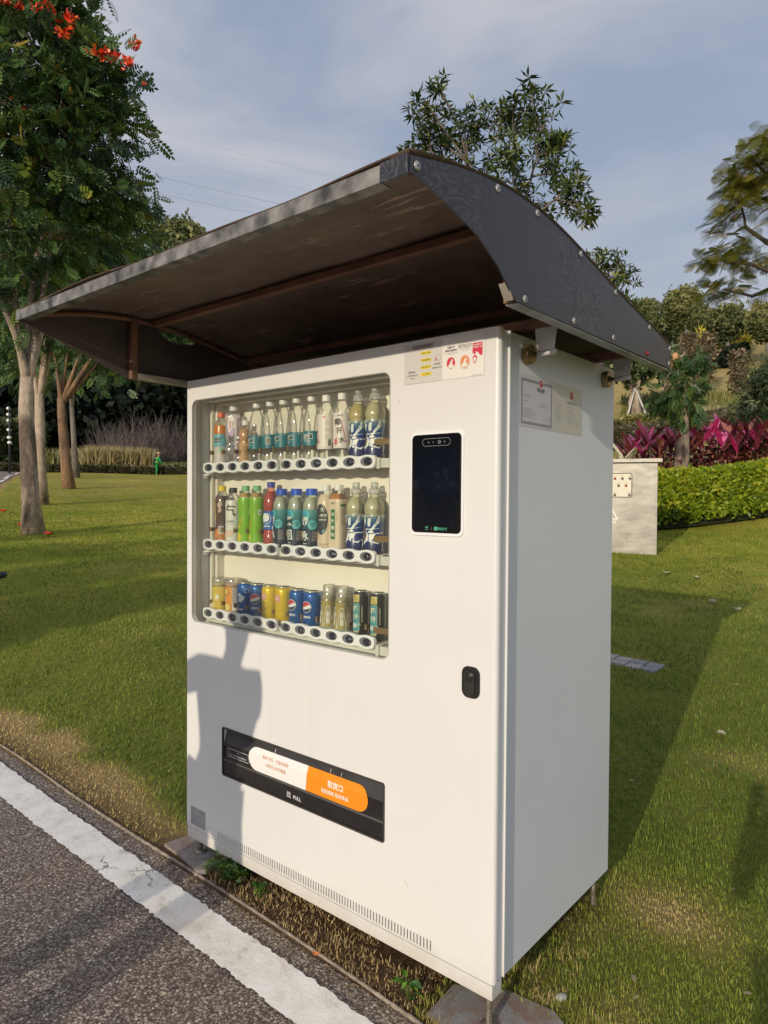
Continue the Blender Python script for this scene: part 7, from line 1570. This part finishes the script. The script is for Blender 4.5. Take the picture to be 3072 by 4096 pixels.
def person(loc, rz, label, hand_r, hand_l, elb_r, elb_l, colors, bend=0.0, hat=None, group=None, short_sleeve=True, lean=0.0, stance=1.0):
    """x right, y forward; about 1.62 m"""
    t = empty('person', loc, rz, label=label, cat='person'); sk = M('skin', (.45, .27, .19), .5, var=.05)
    by = bend
    J = {'pel': ((0, 0, .88), (.13, .10)), 'wai': ((0, by*.3, 1.02), (.115, .09)), 'che': ((0, by*.75, 1.22), (.145, .10)), 'nec': ((0, by, 1.36), (.05, .05)), 'chin': ((0, by+.02, 1.43), (.055, .06)), 'head': ((0, by+.015, 1.52), (.075, .088)), 'crn': ((0, by, 1.585), (.055, .065)),
         'shr': ((.165, by*.9, 1.31), .052), 'shl': ((-.165, by*.9, 1.31), .052), 'elr': (elb_r, .038), 'ell': (elb_l, .038), 'har': (hand_r, .026), 'hal': (hand_l, .026),
         'hpr': ((.085, 0, .84), .085), 'hpl': ((-.085, 0, .84), .085), 'knr': ((.095, .03, .47), .058), 'knl': ((-.095, .03, .47), .058), 'anr': ((.10, -.01, .09), .036), 'anl': ((-.10, -.01, .09), .036), 'tor': ((.11, .15, .035), .034), 'tol': ((-.11, .15, .035), .034)}
    for q, w_ in (('wai', .3), ('che', .55), ('nec', .85), ('chin', 1), ('head', 1.05), ('crn', 1.05), ('shr', .6), ('shl', .6)):
        p_, r_ = J[q]; J[q] = ((p_[0]+lean*w_, p_[1], p_[2]), r_)
    for q in ('hpr', 'hpl', 'knr', 'knl', 'anr', 'anl', 'tor', 'tol'):
        p_, r_ = J[q]; J[q] = ((p_[0]*(1+(stance-1)*(1.3-p_[2])), p_[1], p_[2]), r_)
    E_ = [('pel', 'wai'), ('wai', 'che'), ('che', 'nec'), ('nec', 'chin'), ('chin', 'head'), ('head', 'crn'), ('che', 'shr'), ('che', 'shl'), ('shr', 'elr'), ('shl', 'ell'), ('elr', 'har'), ('ell', 'hal'), ('pel', 'hpr'), ('pel', 'hpl'), ('hpr', 'knr'), ('hpl', 'knl'), ('knr', 'anr'), ('knl', 'anl'), ('anr', 'tor'), ('anl', 'tol')]
    skin_mesh('body', J, E_, sk, t)
    def g(key, add): p, r = J[key]; r = r if hasattr(r, '__len__') else (r, r); return (p, (r[0]+add, r[1]+add))
    mid = lambda a, b, f: tuple(J[a][0][i]*(1-f)+J[b][0][i]*f for i in range(3)); fe = .6 if short_sleeve else 1
    T = {'a': ((0, 0, .84), (.15, .12)), 'wai': g('wai', .02), 'che': g('che', .02), 'nec': (mid('che', 'nec', .85), (.07, .065)), 'shr': g('shr', .016), 'shl': g('shl', .016), 'er': (mid('shr', 'elr', fe), .056), 'el': (mid('shl', 'ell', fe), .056)}
    E2 = [('a', 'wai'), ('wai', 'che'), ('che', 'nec'), ('che', 'shr'), ('che', 'shl'), ('shr', 'er'), ('shl', 'el')]
    if not short_sleeve: T['wr'] = (mid('elr', 'har', .85), .042); T['wl'] = (mid('ell', 'hal', .85), .042); E2 += [('er', 'wr'), ('el', 'wl')]
    skin_mesh('jacket' if not short_sleeve else 'shirt', T, E2, colors[0], t)
    P_ = {'pel': g('pel', .018), 'hpr': g('hpr', .02), 'hpl': g('hpl', .02), 'knr': g('knr', .014), 'knl': g('knl', .014), 'anr': ((J['anr'][0][0], -.01, .13), .050), 'anl': ((J['anl'][0][0], -.01, .13), .050)}
    skin_mesh('trousers', P_, [('pel', 'hpr'), ('pel', 'hpl'), ('hpr', 'knr'), ('hpl', 'knl'), ('knr', 'anr'), ('knl', 'anl')], colors[1], t)
    for s in (1, -1):
        skin_mesh('shoe', {'h': ((J['anr'][0][0]*s, -.03, .045), .05), 'm': ((J['anr'][0][0]*s+.005*s, .07, .04), .045), 't': ((J['anr'][0][0]*s+.01*s, .17, .03), .036)}, [('h', 'm'), ('m', 't')], colors[2], t)
        # hand with five fingers
        hp = Vector(hand_r if s > 0 else hand_l); ep = Vector(elb_r if s > 0 else elb_l); d_ = (hp-ep).normalized(); sd = d_.cross(Vector((0, 0, 1))); sd = sd.normalized() if sd.length > .1 else Vector((1, 0, 0)); nn = d_.cross(sd)
        hd = {'w': (tuple(hp-d_*.02), .024), 'p': (tuple(hp+d_*.05), (.034, .016))}; ed = [('w', 'p')]
        for q in range(4): a = hp+d_*.07+sd*(.027-.018*q); b = a+d_*(.032, .038, .036, .028)[q]+nn*.012; c = b+d_*.018+nn*.02; hd[f'a{q}'] = (tuple(a), .0095); hd[f'b{q}'] = (tuple(b), .0085); hd[f'c{q}'] = (tuple(c), .007); ed += [('p', f'a{q}'), (f'a{q}', f'b{q}'), (f'b{q}', f'c{q}')]
        a = hp+d_*.02+sd*.035; b = a+d_*.035+sd*.015; hd['t0'] = (tuple(a), .011); hd['t1'] = (tuple(b), .009); ed += [('w', 't0'), ('t0', 't1')]; skin_mesh('hand', hd, ed, sk, t)
    f = MB(); y0 = by+.015; hx = lean*1.05
    for s in (1, -1):
        f.lathe([(0, -.007), (.011, -.004), (.012, .003), (0, .008)], 10, 1, (hx+.032*s, y0+.082, 1.515)); f.lathe([(0, -.004), (.005, 0), (0, .004)], 8, 2, (hx+.032*s, y0+.093, 1.515)); f.lathe([(0, -.03), (.012, -.015), (.014, .01), (.006, .03), (0, .032)], 8, 0, (hx+.078*s, y0, 1.505))
    f.tube([(hx, y0+.082, 1.52), (hx, y0+.108, 1.485), (hx, y0+.090, 1.475)], [.009, .014, .008], 8, 0); f.tube([(hx-.024, y0+.080, 1.452), (hx, y0+.088, 1.450), (hx+.024, y0+.080, 1.452)], [.003, .006, .003], 6, 3)
    f.build('face', [sk, M('eye_white', (.7, .7, .68), .3, var=0), M('iris', (.02, .012, .01), .2, var=0), M('lips', (.40, .14, .12), .5, var=0)], t)
    mb = MB(); v, ff = lathe_geo([(.086, -.035), (.094, .0), (.092, .035), (.07, .068), (.03, .082), (0, .085)], 20)
    mb.add([(p[0]*.97+hx, p[1]*1.04+y0-.014, p[2]+1.545) for p in v], ff, 0, True); mb.build('hair', M('hair_black', (.012, .010, .009), .5), t)
    if hat:
        mb = MB(); mb.lathe([(.20, -.03), (.205, -.022), (.105, .0), (.10, .06), (.07, .09), (0, .095)], 22, 0, (hx, y0-.01, 1.585)); mb.build('hat', hat, t)
    return t
BK = M('cloth_black', (.02, .02, .022), .9, var=.1); NV = M('cloth_navy', (.03, .04, .07), .9, var=.1); GRN = M('uniform_green', (.006, .27, .07), .85, var=.1, vs=6); GR2 = M('uniform_green_dark', (.006, .22, .055), .85, var=.1, vs=6)
# the worker at the far side of the lawn, cutting the low hedge
wp = gat(338, 49.5); wk = person((wp[0], wp[1], H(wp[0], wp[1])-.12), 0, 'worker in green with straw hat and backpack machine at the far lawn edge', (.20, .50, .82), (-.10, .42, .98), (.30, .22, 1.0), (-.27, .20, 1.03), (GRN, GR2, M('boot', (.12, .09, .07), .8)), .14, M('straw_hat', (.52, .33, .15), .8, var=.15), short_sleeve=False)
wk.rotation_euler.z = YAW-1.15
st = MB()
for z, w_, b in ((1.24, .165, .12), (1.00, .15, .02)): st.lathe([(w_, -.02), (w_+.004, 0), (w_, .02)], 20, 0, (0, b*.6, z))
st.build('reflective_stripe', M('stripe_lime', (.45, .75, .15), .5), wk)
tool = empty('backpack_brushcutter', (0, 0, 0), label='dark backpack engine with a tall pipe and cutter shaft carried by the worker', cat='brush cutter'); tool.location = wk.location; tool.rotation_euler.z = wk.rotation_euler.z
mb = MB(); mb.box(-.13, .13, -.24, -.10, .93, 1.22); mb.build('engine', M('engine_dark', (.02, .05, .05), .5), tool, bevel=.02); mb = MB(); mb.lathe([(0, 0), (.07, 0), (.07, .09), (0, .09)], 14, 0, (-.05, -.20, .9)); mb.build('tank', BK, tool)
mb = MB(); mb.tube([(-.16, -.14, 1.2), (-.17, -.14, 1.45), (-.17, -.13, 1.88)], .022, 8); mb.build('pipe', M('pipe_grey', (.3, .33, .34), .5), tool); mb = MB(); mb.tube([(-.30, .20, 1.05), (.02, .45, .90), (.35, .72, .60), (.55, .9, .42)], .016, 8); mb.build('shaft', BK, tool)
# the two people whose shadows fall into the picture; both stand behind the picture edge
p2_ = person((.53, -2.18, H(.5, -2)), 0, 'person out of view whose shadow falls on the left of the machine', (.02, .30, 1.12), (-.12, .28, 1.18), (.17, .12, 1.06), (-.32, .08, 1.17), (BK, NV, BK), .02, lean=.14, stance=1.2)
p2_.scale = (1.05, 1.05, 1.05)
p3_ = person((2.585, -2.14, H(2.5, -2)), YAW-.1, 'photographer out of view whose shadow touches the grass at the right edge', (.13, .26, 1.26), (-.15, .26, 1.26), (.27, .06, 1.05), (-.27, .06, 1.05), (NV, BK, BK), .0)
p3_.scale = (.95, .95, .95)
